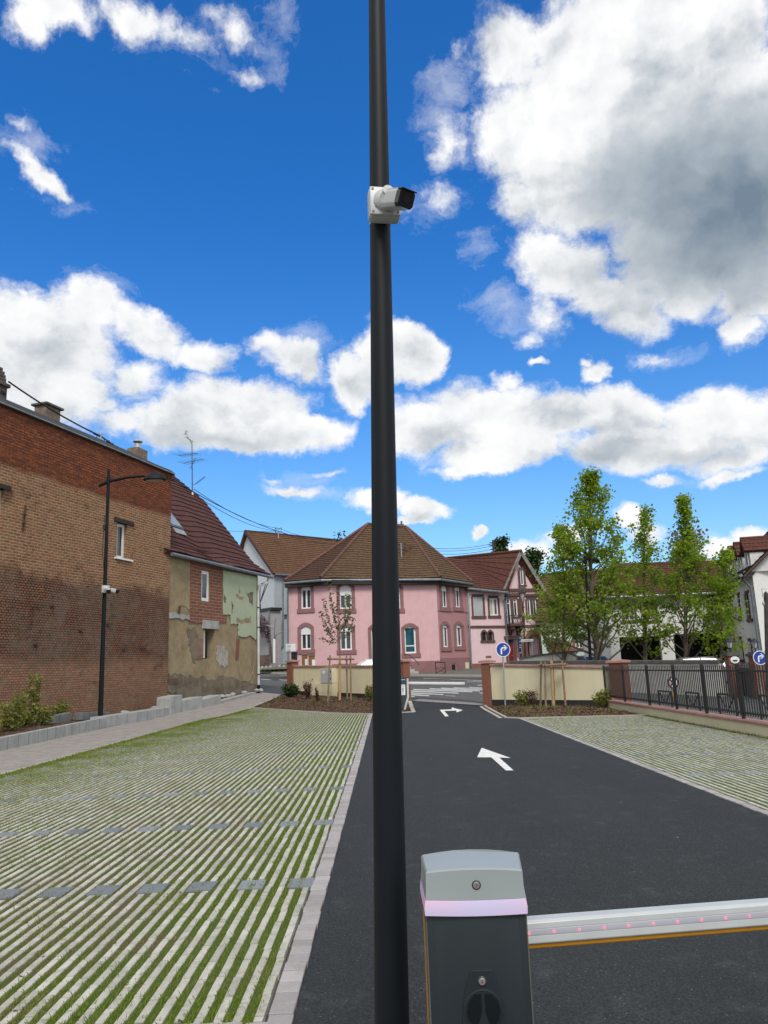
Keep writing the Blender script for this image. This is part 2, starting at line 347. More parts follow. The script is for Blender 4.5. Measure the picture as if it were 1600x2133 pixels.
def mat_paving():
    mt, n, b = base('block_paving'); u = n.new('ShaderNodeTexCoord').outputs['UV']
    a, f = bricktex(n, u, .20, .10, .006, (.35, .315, .29), (.235, .21, .195), (.11, .10, .09))
    a = n.mix(n.mr(n.noise(u, 2, 6, .7), .4, .7, 0, .45), a, (.36, .335, .30))
    n.put(b.inputs['Base Color'], a); b.inputs['Roughness'].default_value = .9
    bump(n, b, n.math('ADD', n.math('MULTIPLY', f, -1), n.noise(u, 60, 3)), .5, .006)
    return mt

BRICK = mat_brick_gable()
BRICK2 = mat_brick('patch_brick', (.24, .085, .052), (.17, .065, .042), (.30, .19, .13), .62, .155, .026)
BRICK3 = mat_brick('pillar_brick', (.30, .10, .055), (.20, .065, .04), (.20, .15, .12))
TILE_OLD = mat_tiles('plum_tiles', (.115, .045, .040), (.085, .036, .034), (.085, .055, .035), .35, .24, .4)
TILE_BRN = mat_tiles('orange_brown_tiles', (.18, .088, .050), (.12, .060, .038), (.11, .075, .042), .5)
TILE_WTH = mat_tiles('weathered_brown_tiles', (.165, .095, .055), (.105, .065, .04), (.085, .062, .034), .6, .2, .3)
TILE_DRK = mat_tiles('dark_brown_tiles', (.105, .052, .037), (.075, .04, .03), (.07, .052, .03), .45, .2, .3)
TILE_RED = mat_tiles('red_brown_tiles', (.135, .052, .040), (.10, .040, .032), (.085, .050, .036), .45)
TILE_BLK = mat_tiles('black_tiles', (.035, .034, .036), (.022, .022, .024), (.04, .035, .03), .3)
RED_RIDGE = M('red_ridge', (.125, .055, .042), .8, var=.3, scale=5)
PLASTER = mat_plaster_old('ochre_plaster', [(.36, .29, .18), (.27, .215, .135), (.19, .15, .11), (.42, .38, .30)])
PLASTER2 = mat_plaster_old('grey_rubble', [(.22, .185, .14), (.13, .11, .085), (.33, .28, .21), (.06, .05, .042)], .7)
GREENP = mat_plaster_old('pale_green_plaster', [(.44, .50, .36), (.40, .46, .335), (.42, .48, .35), (.38, .42, .31)], .2)
PINK = mat_render('pink_render', (.66, .42, .445), (.61, .385, .405), streak=.25)
PINK2 = mat_render('mauve_render', (.42, .225, .235), (.38, .20, .21), streak=.15)
PINKL = mat_render('light_pink_render', (.72, .53, .56), (.67, .49, .515), streak=.25)
MAUVE = mat_render('mauve_trim', (.28, .15, .155), (.24, .125, .13), streak=.2)
TRIMB = mat_render('brown_stone_trim', (.13, .078, .062), (.095, .06, .05), streak=.3)
PORTAL = mat_render('sandstone_portal', (.26, .12, .085), (.20, .10, .075))
WHITEW = mat_render('white_render', (.72, .72, .70), (.66, .66, .64), streak=.2)
GREYW = mat_render('pale_blue_grey_render', (.52, .56, .60), (.48, .52, .56), streak=.25)
GREYW_SHADE = mat_render('blue_grey_render_shaded', (.36, .40, .43), (.32, .36, .39), streak=.25)  # shaded copy of the gable render: the side wall's shade is in the colour
MINTW = mat_render('mint_render', (.52, .62, .56), (.46, .56, .50))
CREAM = mat_render('cream_render', (.67, .62, .44), (.61, .56, .39), sc=.8, bmp=.15, streak=.22)
TERRA = mat_render('terracotta_render', (.235, .098, .068), (.20, .085, .06), bmp=.15)
COPING = M('pink_coping', (.37, .20, .17), .85, var=.2, scale=6, bmp=.2)
CONC = mat_render('concrete', (.40, .41, .40), (.30, .31, .31), sc=2, bmp=.2, streak=.5)
CONCD = M('dark_coping', (.10, .095, .085), .9, var=.35, scale=5, bmp=.4)
WHITEP = M('white_paint', (.76, .77, .78), .45, var=.05)
WHITEM = M('white_marking', (.72, .71, .68), .8, var=.16, scale=9, bmp=.2)
WORNM = M('worn_marking', (.36, .36, .34), .85, col2=(.17, .17, .165), scale=6)
GLASS = mat_glass('window_glass'); GLASSB = mat_glass('blue_glass', (.012, .05, .065))
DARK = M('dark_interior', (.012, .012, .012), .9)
CURT = M('curtain', (.45, .43, .36), .9, var=.3, scale=12)
SHUT = M('grey_shutter', (.42, .43, .45), .6)
METAL = M('anthracite_paint', (.0045, .007, .0105), .55, var=.12, scale=2, bmp=.03, bscale=220, spec=.22)
BLACKM = M('black_metal', (.012, .013, .016), .45, var=.2)
GALV = M('galvanised', (.42, .44, .45), .45, metal=.6, var=.15)
ZINC = M('zinc', (.22, .25, .27), .45, metal=.5, var=.2, dirt=.4)
PIPEW = M('pale_pipe', (.50, .53, .52), .5, var=.15, dirt=.4)
ROOFSH = M('slate_grey_sheet', (.026, .028, .032), .9, var=.25, scale=2)
STONEC = M('chimney_render', (.20, .155, .12), .95, var=.35, scale=6, bmp=.5, dirt=.5)
WOODS = M('weathered_stake', (.24, .165, .11), .9, var=.3, scale=14, bmp=.4)
WRAP = M('jute_wrap', (.42, .27, .13), .95, var=.3, scale=30, bmp=.5)
BARK = M('bark', (.11, .09, .068), .95, var=.35, scale=12, bmp=.6)
ASPH = mat_asphalt('new_asphalt', (.021, .0245, .025), (.046, .052, .053), .6, .42)
STREET = mat_asphalt('old_asphalt', (.105, .103, .098), (.155, .152, .145), .3, .3, .6, False)
STREETD = mat_asphalt('patch_asphalt', (.06, .062, .066), (.085, .087, .09), .3, .3, .6, False)
MULCH = mat_mulch('bark_mulch', [(.045, .025, .016), (.115, .062, .038), (.24, .17, .11), (.10, .085, .045)])
KERBM = mat_island('granite_setts', (.46, .43, .42), (.33, .305, .30), bmp=.6, bs=120)
BARM = mat_island('paver_bars', (.57, .555, .49), (.42, .41, .355), stain=.5, moss=.55)
SLATEM = mat_island('slate_pavers', (.28, .30, .31), (.18, .20, .215), .55)
SOIL = mat_soil(); PAVE = mat_paving()
LEAF = mat_leaf('maple_leaves', (.14, .24, .02), (.34, .42, .045), (.09, .16, .018), .55)
LEAFD = mat_leaf('dark_leaves', (.022, .050, .014), (.045, .085, .02), (.018, .036, .014), .2)
LEAFS = mat_leaf('sapling_leaves', (.085, .115, .035), (.14, .165, .045), (.09, .075, .035), .3)
LEAFY = mat_leaf('laurel_leaves', (.13, .17, .03), (.30, .29, .07), (.06, .10, .025), .3)
LEAFR = mat_leaf('barberry_leaves', (.055, .018, .016), (.10, .03, .022), (.04, .02, .015), .2)
LEAFB = mat_leaf('budding_leaves', (.16, .15, .12), (.11, .12, .08), (.13, .11, .10), .3)
WIST = mat_leaf('wisteria_blooms', (.18, .14, .20), (.28, .22, .27), (.13, .10, .10), .3)
GRASSM = mat_leaf('grass_blades', (.10, .165, .016), (.20, .27, .036), (.27, .26, .09), .4)

# ------------------------------------------------------------------ mesh helpers
def perp(d):
    d = V3(d).normalized(); a = V3((0, 0, 1)) if abs(d.z) < .9 else V3((1, 0, 0))
    x = d.cross(a).normalized(); return x, d.cross(x).normalized()
class MB:
    def __init__(s): s.v = []; s.f = []
    def add(s, pts, faces):
        o = len(s.v); s.v += [V3(p) for p in pts]; s.f += [tuple(o+i for i in f) for f in faces]; return s
    def quad(s, a, b, c, d): return s.add([a, b, c, d], [(0, 1, 2, 3)])
    def poly(s, pts): return s.add(pts, [tuple(range(len(pts)))])
    def box(s, c, d, X=(1, 0, 0), Y=(0, 1, 0), Z=(0, 0, 1)):
        c = V3(c); X, Y, Z = V3(X)*d[0]/2, V3(Y)*d[1]/2, V3(Z)*d[2]/2
        P = [c+X*i+Y*j+Z*k for k in (-1, 1) for j in (-1, 1) for i in (-1, 1)]
        return s.add(P, [(0, 2, 3, 1), (4, 5, 7, 6), (0, 1, 5, 4), (2, 6, 7, 3), (0, 4, 6, 2), (1, 3, 7, 5)])
    def bb(s, x0, x1, y0, y1, z0, z1): return s.box(((x0+x1)/2, (y0+y1)/2, (z0+z1)/2), (abs(x1-x0), abs(y1-y0), abs(z1-z0)))
    def beam(s, a, b, w_, h_, up=(0, 0, 1)):
        a, b = V3(a), V3(b); X = (b-a).normalized(); Y = V3(up).cross(X)
        if Y.length < 1e-4: Y = V3((1, 0, 0)).cross(X)
        Y.normalize(); Z = X.cross(Y)
        return s.box((a+b)/2, ((b-a).length, w_, h_), X, Y, Z)
    def prism(s, pts, ext):
        n = len(pts); pts = [V3(p) for p in pts]; e = V3(ext)
        return s.add(pts+[p+e for p in pts], [tuple(range(n))[::-1], tuple(range(n, 2*n))]+[(i, (i+1) % n, n+(i+1) % n, n+i) for i in range(n)])
    def tube(s, path, r, n=8, cap=True):
        path = [V3(p) for p in path]; rs = r if isinstance(r, (list, tuple)) else [r]*len(path)
        P = []; x0 = None
        for i, p in enumerate(path):
            d = (path[min(i+1, len(path)-1)]-path[max(i-1, 0)]).normalized()
            if x0 is None: x, y = perp(d)
            else:
                x = (x0-d*x0.dot(d)).normalized(); y = d.cross(x)
            x0 = x
            P += [p+(x*math.cos(2*math.pi*k/n)+y*math.sin(2*math.pi*k/n))*rs[i] for k in range(n)]
        F = [(i*n+k, i*n+(k+1) % n, (i+1)*n+(k+1) % n, (i+1)*n+k) for i in range(len(path)-1) for k in range(n)]
        if cap: F += [tuple(range(n))[::-1], tuple(range((len(path)-1)*n, len(path)*n))]
        return s.add(P, F)
    def lathe(s, c, prof, n=20, axis=(0, 0, 1)):
        c = V3(c); Z = V3(axis).normalized(); X, Y = perp(Z); P = []
        for r, h in prof: P += [c+Z*h+(X*math.cos(2*math.pi*k/n)+Y*math.sin(2*math.pi*k/n))*r for k in range(n)]
        F = [(i*n+k, i*n+(k+1) % n, (i+1)*n+(k+1) % n, (i+1)*n+k) for i in range(len(prof)-1) for k in range(n)]
        F += [tuple(range(n))[::-1], tuple(range((len(prof)-1)*n, len(prof)*n))]
        return s.add(P, F)
    def build(s, name, mat, parent=None, bevel=0, smooth=False, local=False, loc=None, seg=2):
        off = V3((0, 0, 0))
        if parent is not None:
            if not local:
                p = parent
                while p is not None: off += V3(p.location); p = p.parent
        elif loc is not None: off = V3(loc)
        me = bpy.data.meshes.new(name)
        me.from_pydata([tuple(v-off) for v in s.v], [], s.f)
        if bevel or True:
            bm = bmesh.new(); bm.from_mesh(me)
            bmesh.ops.recalc_face_normals(bm, faces=bm.faces) if s.closed else None
            if bevel:
                ed = [e for e in bm.edges if len(e.link_faces) == 2 and e.calc_face_angle(0) > rad(28)]
                bmesh.ops.bevel(bm, geom=ed, offset=bevel, segments=seg, affect='EDGES', profile=.6, clamp_overlap=True)
            lay = bm.loops.layers.uv.new('UVMap')
            for f in bm.faces:
                n = f.normal
                if abs(n.z) > .985: t = V3((1, 0, 0)); b_ = V3((0, 1, 0))
                else:
                    t = V3((-n.y, n.x, 0)).normalized(); b_ = n.cross(t)
                    if b_.z < 0: b_ = -b_
                for l in f.loops:
                    q = l.vert.co+off; l[lay].uv = (q.dot(t), q.dot(b_))
            bm.to_mesh(me); bm.free()
        if smooth: 
            for p_ in me.polygons: p_.use_smooth = True
            if smooth != 'all': me.set_sharp_from_angle(angle=rad(35))
        me.materials.append(mat)
        o = bpy.data.objects.new(name, me); COL.objects.link(o); o.parent = parent
        if parent is None: o.location = off
        return o
    closed = True
def tag(o, label=None, cat=None, group=None, kind=None):
    for k, v_ in (('label', label), ('category', cat), ('group', group), ('kind', kind)):
        if v_: o[k] = v_
    return o
def thing(name, loc, label, cat, group=None):
    o = bpy.data.objects.new(name, None); COL.objects.link(o); o.location = loc; o.empty_display_size = .3
    return tag(o, label, cat, group)
def struct(o): return tag(o, kind='structure')
def dup(root, loc, label, rotz=0, scale=1):
    r = root.copy(); COL.objects.link(r); r.location = loc; r['label'] = label; r.rotation_euler = (0, 0, rotz); r.scale = (scale,)*3
    def rec(src, dst):
        for ch in [o for o in COL.objects if o.parent == src]:
            c = ch.copy(); COL.objects.link(c); c.parent = dst; rec(ch, c)
    rec(root, r); return r
def lerp(a, b, t): return V3(a)+(V3(b)-V3(a))*t
def inst(o, parent):
    c = o.copy(); COL.objects.link(c); c.parent = parent; return c

def sheet(name, pts, mat, off=0.0, zf=None):
    """flat ground sheet that follows the rise of the ground"""
    bm = bmesh.new(); bm.faces.new([bm.verts.new((p[0], p[1], 0)) for p in pts])
    for yy in (30, 72):
        bmesh.ops.bisect_plane(bm, geom=bm.verts[:]+bm.edges[:]+bm.faces[:], plane_co=(0, yy, 0), plane_no=(0, 1, 0))
    for v in bm.verts: v.co.z = (zf or terr)(v.co.y)+off
    bmesh.ops.recalc_face_normals(bm, faces=bm.faces)
    for f in bm.faces:
        if f.normal.z < 0: f.normal_flip()
    mb = MB(); bm.verts.ensure_lookup_table(); bm.verts.index_update()
    mb.add([v.co.copy() for v in bm.verts], [tuple(v.index for v in f.verts) for f in bm.faces]); bm.free()
    mb.closed = False
    return mb.build(name, mat)

class Fac:
    """vertical facade from ground point A to B, outside on the right of A->B"""
    def __init__(s, A, B):
        s.A = V3((A[0], A[1], 0)); d = V3((B[0]-A[0], B[1]-A[1], 0)); s.L = d.length; s.D = d.normalized()
        s.N = V3((s.D.y, -s.D.x, 0))
    def P(s, u, z, o=0): return s.A+s.D*u+s.N*o+V3((0, 0, z))
    def px(s, x, y, o=0):
        d = ray(x, y); a = s.A+s.N*o
        t = (a-CO).dot(s.N)/d.dot(s.N); q = CO+d*t
        return (q-a).dot(s.D), q.z
    def rect(s, x0, x1, y0, y1):
        ym = (y0+y1)/2; xm = (x0+x1)/2
        return s.px(x0, ym)[0], s.px(x1, ym)[0], s.px(xm, y1)[1], s.px(xm, y0)[1]
    def box(s, mb, u0, u1, z0, z1, o0, o1):
        return mb.box(s.P((u0+u1)/2, (z0+z1)/2, (o0+o1)/2), (abs(u1-u0), abs(o1-o0), abs(z1-z0)), s.D, s.N, (0, 0, 1))
    def wall(s, mb, u0, u1, z0, z1, holes=(), dep=.22, o=0):
        us = sorted({u0, u1}|{min(max(h[i], u0), u1) for h in holes for i in (0, 1)})
        zs = sorted({z0, z1}|{min(max(h[i], z0), z1) for h in holes for i in (2, 3)})
        for a, b in zip(us, us[1:]):
            for c, d in zip(zs, zs[1:]):
                um, zm = (a+b)/2, (c+d)/2
                if any(h[0] < um < h[1] and h[2] < zm < h[3] for h in holes): continue
                mb.quad(s.P(a, c, o), s.P(b, c, o), s.P(b, d, o), s.P(a, d, o))
        for h in holes:
            a, b, c, d = h[:4]
            mb.quad(s.P(a, c, o), s.P(a, d, o), s.P(a, d, o-dep), s.P(a, c, o-dep)); mb.quad(s.P(b, c, o), s.P(b, c, o-dep), s.P(b, d, o-dep), s.P(b, d, o))
            mb.quad(s.P(a, c, o), s.P(a, c, o-dep), s.P(b, c, o-dep), s.P(b, c, o)); mb.quad(s.P(a, d, o), s.P(b, d, o), s.P(b, d, o-dep), s.P(a, d, o-dep))
def wallmb():
    m_ = MB(); m_.closed = False; return m_

def window(root, fc, r, dep=.16, shut=0, cols=2, surround=None, sw=.28, arch=0, sill=.2, bar=None, glass=None, frame=None, fw=.07, name='window', o=0, curtain=0, st=.3, lab=None):
    u0, u1, z0, z1 = r; glass = glass or GLASS; frame = frame or WHITEP
    mb = MB(); b = o-dep
    fc.box(mb, u0, u0+fw, z0, z1, b, b+.06); fc.box(mb, u1-fw, u1, z0, z1, b, b+.06)
    fc.box(mb, u0+fw, u1-fw, z0, z0+fw, b, b+.058); fc.box(mb, u0+fw, u1-fw, z1-fw, z1, b, b+.058)
    for k in range(1, cols):
        uu = u0+(u1-u0)*k/cols; fc.box(mb, uu-fw*.6, uu+fw*.6, z0+fw, z1-fw, b, b+.055)
    if bar: zz = z0+(z1-z0)*bar; fc.box(mb, u0+fw, u1-fw, zz-.04, zz+.04, b, b+.052)
    wn = mb.build(name, frame, root)
    if lab: wn['label'] = lab
    g_ = wallmb(); g_.quad(fc.P(u0, z0, b+.03), fc.P(u1, z0, b+.03), fc.P(u1, z1, b+.03), fc.P(u0, z1, b+.03)); g_.build('pane', glass, wn)
    if curtain:
        c_ = MB(); wq = (u1-u0)*curtain
        fc.box(c_, u0+fw, u0+fw+wq, z0+fw, z1-fw, b+.032, b+.036); c_.build('curtain', CURT, wn)
    if shut:
        s_ = MB(); fc.box(s_, u0+.005, u1-.005, z1-shut, z1-.005, b+.062, b+.11)
        for k in range(1, int(shut/.09)): fc.box(s_, u0+.01, u1-.01, z1-k*.09-.01, z1-k*.09, b+.11, b+.116)
        s_.build('shutter', WHITEP if shut < 1.2 else SHUT, wn)
    if surround:
        s_ = MB(); t0, t1 = o, o+.035; k = 10; rise = arch
        fc.box(s_, u0-sw, u0, z0, z1-rise, t0-.02, t1); fc.box(s_, u1, u1+sw, z0, z1-rise, t0-.02, t1)
        fc.box(s_, u0-sw-.06, u1+sw+.06, z0-sill, z0, t0-.02, t1+.05)
        inn = [(u0+(u1-u0)*i/k, z1-rise+rise*math.sin(math.pi*i/k)**.8 if rise else z1) for i in range(k+1)]
        out = [(u0-sw+(u1-u0+2*sw)*i/k, z1-rise+st*(.35 if rise else 1)+(rise+st*.5)*math.sin(math.pi*i/k)**.8 if rise else z1+st) for i in range(k+1)]
        for i in range(k):
            a, b2, c_, d_ = inn[i], inn[i+1], out[i+1], out[i]
            s_.prism([fc.P(a[0], a[1], t0-.02), fc.P(b2[0], b2[1], t0-.02), fc.P(c_[0], c_[1], t0-.02), fc.P(d_[0], d_[1], t0-.02)], fc.N*(t1-t0+.02))
        if rise:
            fc.box(s_, u0-sw, u0, z1-rise, z1-rise+st*.35, t0-.02, t1); fc.box(s_, u1, u1+sw, z1-rise, z1-rise+st*.35, t0-.02, t1)
        s_.build('window_surround', surround, wn)
    return wn

def roof(mb, BL, BR, TR, TL, row=.34, step=.035, cols=1, sag=None):
    BL, BR, TR, TL = map(V3, (BL, BR, TR, TL))
    n = (BR-BL).cross((TL+TR)/2-(BL+BR)/2).normalized()
    if n.z < 0: n = -n
    ln = ((TL+TR)/2-(BL+BR)/2).length; R = max(2, int(ln/row))
    def pt(s_, t, k=0):
        p = lerp(lerp(BL, TL, t), lerp(BR, TR, t), s_)+n*k
        if sag: p = p+V3((0, 0, sag(s_, t)))
        return p
    for i in range(R):
        t0, t1 = i/R, (i+1)/R
        for j in range(cols):
            s0, s1 = j/cols, (j+1)/cols
            mb.quad(pt(s0, t0, step), pt(s1, t0, step), pt(s1, t1, 0), pt(s0, t1, 0))
            mb.quad(pt(s0, t0, -.01), pt(s1, t0, -.01), pt(s1, t0, step), pt(s0, t0, step))
    # slab underside
    q = [pt(0, 0, -.16), pt(1, 0, -.16), pt(1, 1, -.16), pt(0, 1, -.16)]; q2 = [pt(0, 0, -.01), pt(1, 0, -.01), pt(1, 1, -.01), pt(0, 1, -.01)]
    mb.quad(*q)
    for i in range(4):
        j = (i+1) % 4
        if (q[i]-q[j]).length > .01 and i != 0: mb.quad(q[i], q[j], q2[j], q2[i])
    mb.quad(q[0], q[1], q2[1], q2[0])
    return n
def ridge(mb, a, b, r=.13):
    a, b = V3(a), V3(b); n = max(2, int((b-a).length/.38))
    for i in range(n): mb.tube([lerp(a, b, i/n), lerp(a, b, (i+1)/n+.01)], [r, r*.86], 8)
def sagline(a, b, sag, n=16): return [lerp(a, b, i/n)-V3((0, 0, 4*sag*(i/n)*(1-i/n))) for i in range(n+1)]

# ================================================================== GROUND
sheet('ground', [(-500, -60), (500, -60), (500, 900), (-500, 900)], M('earth', (.13, .12, .10), .95, var=.3, scale=.3), -.03)
struct(bpy.data.objects['ground'])
struct(sheet('street', [(-70, 110), (-12, 46), (-7.3, 44.0), (-5.2, 41.45), (.9, 34.4), (3.75, 31.1), (7.6, 27.3), (7.6, -30), (70, -30), (70, 110)], STREET, .002))
struct(sheet('drive', [(-.43, -8), (3.74, -8), (3.74, 23.4), (3.4, 23.95), (3.55, 30.6), (.9, 34.25), (.86, 28.85), (-.675, 28.3)], ASPH, .004))
ROWS = [6.36, 8.73, 11.12, 13.5, 15.9, 18.25, 20.6, 23.0, 25.4, 27.8]
def skew(y): return .135-.0069*(y-4)      # the drive and the left rows run very slightly off the street axis
def bars(name, x0, x1, yA, yfun, pitch=.0945, wd=.050, off=0):
    sk = skew if off == 0 else (lambda y: 0)
    rnd = random.Random(3+off); mb = MB(); sl = MB(); k = 0; x = x1
    while x > x0:
        y = yA; yend = yfun(x); ph = rnd.random()*.25; y0 = y
        while y0 < yend:
            y1 = min(yend, (y0+ph) if y0 == yA else y0+.25)
            if y1-y0 > .05:
                hit = [r for r in ROWS if y0-.02 < r+.14 and y1+.02 > r-.14] if k % 4 < 2 else []
                segs = [(y0, y1)]
                for r in hit: segs = [q for a, b in segs for q in ((a, min(b, r-.128)), (max(a, r+.128), b)) if q[1]-q[0] > .04]
                for a, b in segs:
                    j = rnd.uniform(-.004, .004); h = .008+rnd.uniform(-.002, .002); w2 = wd/2
                    z = terr(a)
                    P = [(x+j-w2+sk(a), a+.004), (x+j+w2+sk(a), a+.004), (x+j+w2+sk(b), b-.004), (x+j-w2+sk(b), b-.004)]
                    zz = [terr(p[1])+h for p in P]
                    mb.add([(P[i][0], P[i][1], zz[i]-.03) for i in range(4)]+[(P[i][0]+(.004 if i in (0, 3) else -.004), P[i][1], zz[i]) for i in range(4)],
                           [(4, 5, 6, 7), (0, 1, 5, 4), (1, 2, 6, 5), (2, 3, 7, 6), (3, 0, 4, 7)])
            y0 = y1
        if k % 4 == 0:
            for r in ROWS:
                if yA < r < yend-.1:
                    xc = x-pitch*.5+sk(r)+rnd.uniform(-.006, .006); s_ = .096
                    mb2 = sl; z = terr(r)+.011+rnd.uniform(-.002, .002)
                    mb2.box((xc, r, z-.015), (2*s_, .245, .03), (1, rnd.uniform(-.03, .03), 0), (rnd.uniform(-.03, .03), 1, 0))
        x -= pitch; k += 1
    mb.closed = False
    struct(mb.build(name, BARM)); struct(sl.build('slate_pavers', SLATEM))
def lotend(x): return 28.28+(-.74-x)*1.06 if x > -5.9 else 33.7-(-5.9-x)*5.6
bars('paving_bars', -6.97, -.815, 3.98, lotend)
bars('paving_bars', 3.87, 7.22, 2.0, lambda x: 23.15-(x-3.9)*.18, off=5)
struct(sheet('lawn', [(-6.93, 3.9), (-.66, 3.9), (-.82, 28.35), (-5.95, 33.75), (-6.9, 28.4)], SOIL, 0.0))
struct(sheet('lawn', [(3.85, 1.9), (7.3, 1.9), (7.3, 22.6), (3.85, 23.3)], SOIL, 0.0))
struct(sheet('forecourt', [(-6.93, -8), (-.44, -8), (-.52, 3.9), (-6.93, 3.9)], PAVE, .0))
struct(sheet('forecourt', [(3.85, -8), (7.3, -8), (7.3, 1.9), (3.85, 1.9)], PAVE, .0))
def setts(path, wd, ln, top=.016, jit=.004, mat=KERBM, name='kerb_strip', rows=1, dep=.06):
    mb = MB(); rnd = random.Random(len(path)*7+int(wd*100))
    for a, b in zip(path, path[1:]):
        a, b = V3((a[0], a[1], 0)), V3((b[0], b[1], 0)); L = (b-a).length; D = (b-a)/L; Nn = V3((-D.y, D.x, 0)); t = 0
        while t < L-.02:
            l_ = min(ln*rnd.uniform(.88, 1.12), L-t)
            for r in range(rows):
                ww = wd/rows; c = a+D*(t+l_/2)+Nn*((r+.5)*ww-wd/2)
                hh = top+rnd.uniform(-jit, jit)*.6
                c1 = a+D*t; c2 = a+D*(t+l_); z0, z1 = terr(c1.y), terr(c2.y)
                X = V3((D.x*l_, D.y*l_, z1-z0)).normalized()
                mb.box(c+V3((Nn.x*rnd.uniform(-jit, jit), Nn.y*rnd.uniform(-jit, jit), (z0+z1)/2+hh-dep/2)), (l_-.008, ww-.008, dep), X, Nn)
            t += l_
    return struct(mb.build(name, mat, bevel=.003 if ln < .2 else .004, seg=1))
setts([(-.575, 3.9), (-.742, 28.3)], .125, .13)
setts([(3.79, 2), (3.79, 23.3)], .11, .15)
setts([(-6.9, 3.92), (-.52, 3.92)], .10, .2)
CK = mat_island('pale_kerb', (.48, .45, .40), (.40, .375, .335), stain=.3)
setts([(-5.98, 33.85), (-.78, 28.4), (.84, 28.75)], .09, 1.0, .035, mat=CK)
setts([(.80, 28.8), (.80, 34.1)], .16, 1.0, .035, mat=CK)
setts([(7.2, 22.75), (3.75, 23.45), (3.42, 23.9)], .08, 1.0, .035, mat=CK)
setts([(3.42, 23.9), (3.62, 30.75)], .10, 1.0, .04, mat=CK)
setts([(3.28, 23.95), (3.46, 30.6)], .12, 1.0, .012, mat=CK)
setts([(-7.05, -8), (-7.0, 14.2), (-6.95, 28.3), (-6.05, 33.7), (-5.75, 41)], .12, 1.0, .012, mat=CK)
struct(sheet('path', [(-10.6, -8), (-7.1, -8), (-7.05, 14.2), (-7.0, 28.3), (-6.1, 33.7), (-5.8, 41.8), (-7.2, 43.9), (-9.0, 34.5), (-9.35, 31.4), (-9.6, 20)], PAVE, .006))
struct(sheet('threshold', [(.95, 34.3), (3.66, 30.75), (3.98, 31.55), (1.25, 35.2)], mat_mulch('pale_setts', [(.30, .27, .26), (.24, .22, .215), (.34, .32, .31), (.28, .26, .25)]), .010))

def pxpoly(name, pts, mat, off, k=1.0, ox=0, oy=0):
    q = [G(ox+p[0]/k, oy+p[1]/k) for p in pts]
    return struct(sheet(name, [(p.x, p.y) for p in q], mat, off))
pxpoly('arrow_marking', [(407,237),(528,280),(480,278),(540,332),(508,332),(447,277),(388,277)], WHITEM, .009, 2, 800, 1440)
pxpoly('turn_arrow_marking', [(480,995),(605,990),(607,968),(722,997),(658,1023),(652,1003),(527,1007),(575,1062),(537,1064)], WHITEM, .009, 5, 820, 1280)
for q in ([(160,850),(215,852),(222,861),(160,862)],[(160,830),(370,842),(372,852),(160,842)],[(160,812),(515,830),(522,840),(160,824)],[(165,791),(670,815),(682,826),(165,805)],
          [(200,776),(815,802),(822,812),(215,788)],[(370,768),(895,794),(902,803),(380,779)],[(490,763),(972,785),(976,793),(500,773)],[(620,759),(975,774),(976,780),(632,767)],[(780,755),(975,765),(976,770),(790,762)],
          [(890,814),(976,820),(976,828),(900,823)]):
    pxpoly('crossing_stripe', q, M('faded_stripe', (.50, .50, .48), .85, var=.3, scale=5), .008, 5, 820, 1280)
for q in ([(310,662),(968,688),(968,698),(500,672),(310,668)],[(760,700),(968,700),(968,705),(760,706)],[(868,735),(920,728),(972,726),(972,731),(900,738),(972,746),(972,750),(880,744)],
          [(540,843),(640,848),(650,856),(545,850)]):
    pxpoly('worn_marking', q, WORNM, .008, 5, 820, 1280)
for q in ([(1190,930),(1280,932),(1320,945),(1200,942)],[(1390,935),(1485,940),(1485,950),(1400,946)],[(1400,885),(1485,888),(1485,895),(1400,891)]):
    pxpoly('worn_marking', q, WORNM, .010, 5.333, 320, 1240)
pxpoly('road_patch', [(538, 1427), (600, 1431), (600, 1441), (590, 1447), (540, 1440)], STREETD, .006)
pxpoly('road_patch', [(538, 1410), (600, 1410), (600, 1419), (538, 1417)], STREETD, .006)
pxpoly('road_patch', [(852, 1451), (960, 1457), (1014, 1464), (1014, 1467), (960, 1461), (852, 1456)], STREETD, .006)
pxpoly('road_patch', [(852, 1410), (1013, 1413), (1013, 1419), (852, 1415)], STREETD, .006)
# pavement in front of the pink houses and the bank to the left
PAV2 = mat_asphalt('pavement_asphalt', (.15, .145, .13), (.20, .195, .175), .2, .3, .6, False)
kb = [G(470, 1400), G(597, 1404), G(847, 1408), G(1014, 1409.5), G(1130, 1405)]
kbp = [(p.x, p.y) for p in kb]
struct(sheet('pavement', kbp[::-1]+[(-20, 90), (30, 90)][::1], PAV2, .10))
setts(kbp, .14, 1.0, .115, mat=CK, dep=.2)
bank = wallmb(); bl = [(-15, 70.2), (-11.0, 69.6), (-8.4, 69.0)]
bank.quad((-16, 70.3, 1.65), (-7.8, 68.9, 1.62), (-7.2, 78, 2.55), (-19, 80, 2.65)); bank.quad((-19, 80, 2.65), (-7.2, 78, 2.55), (-5, 100, 3), (-22, 100, 3.1))
struct(bank.build('grass_bank', M('bank_grass', (.07, .085, .035), .95, var=.5, scale=4, col2=(.12, .11, .08), bmp=.5)))

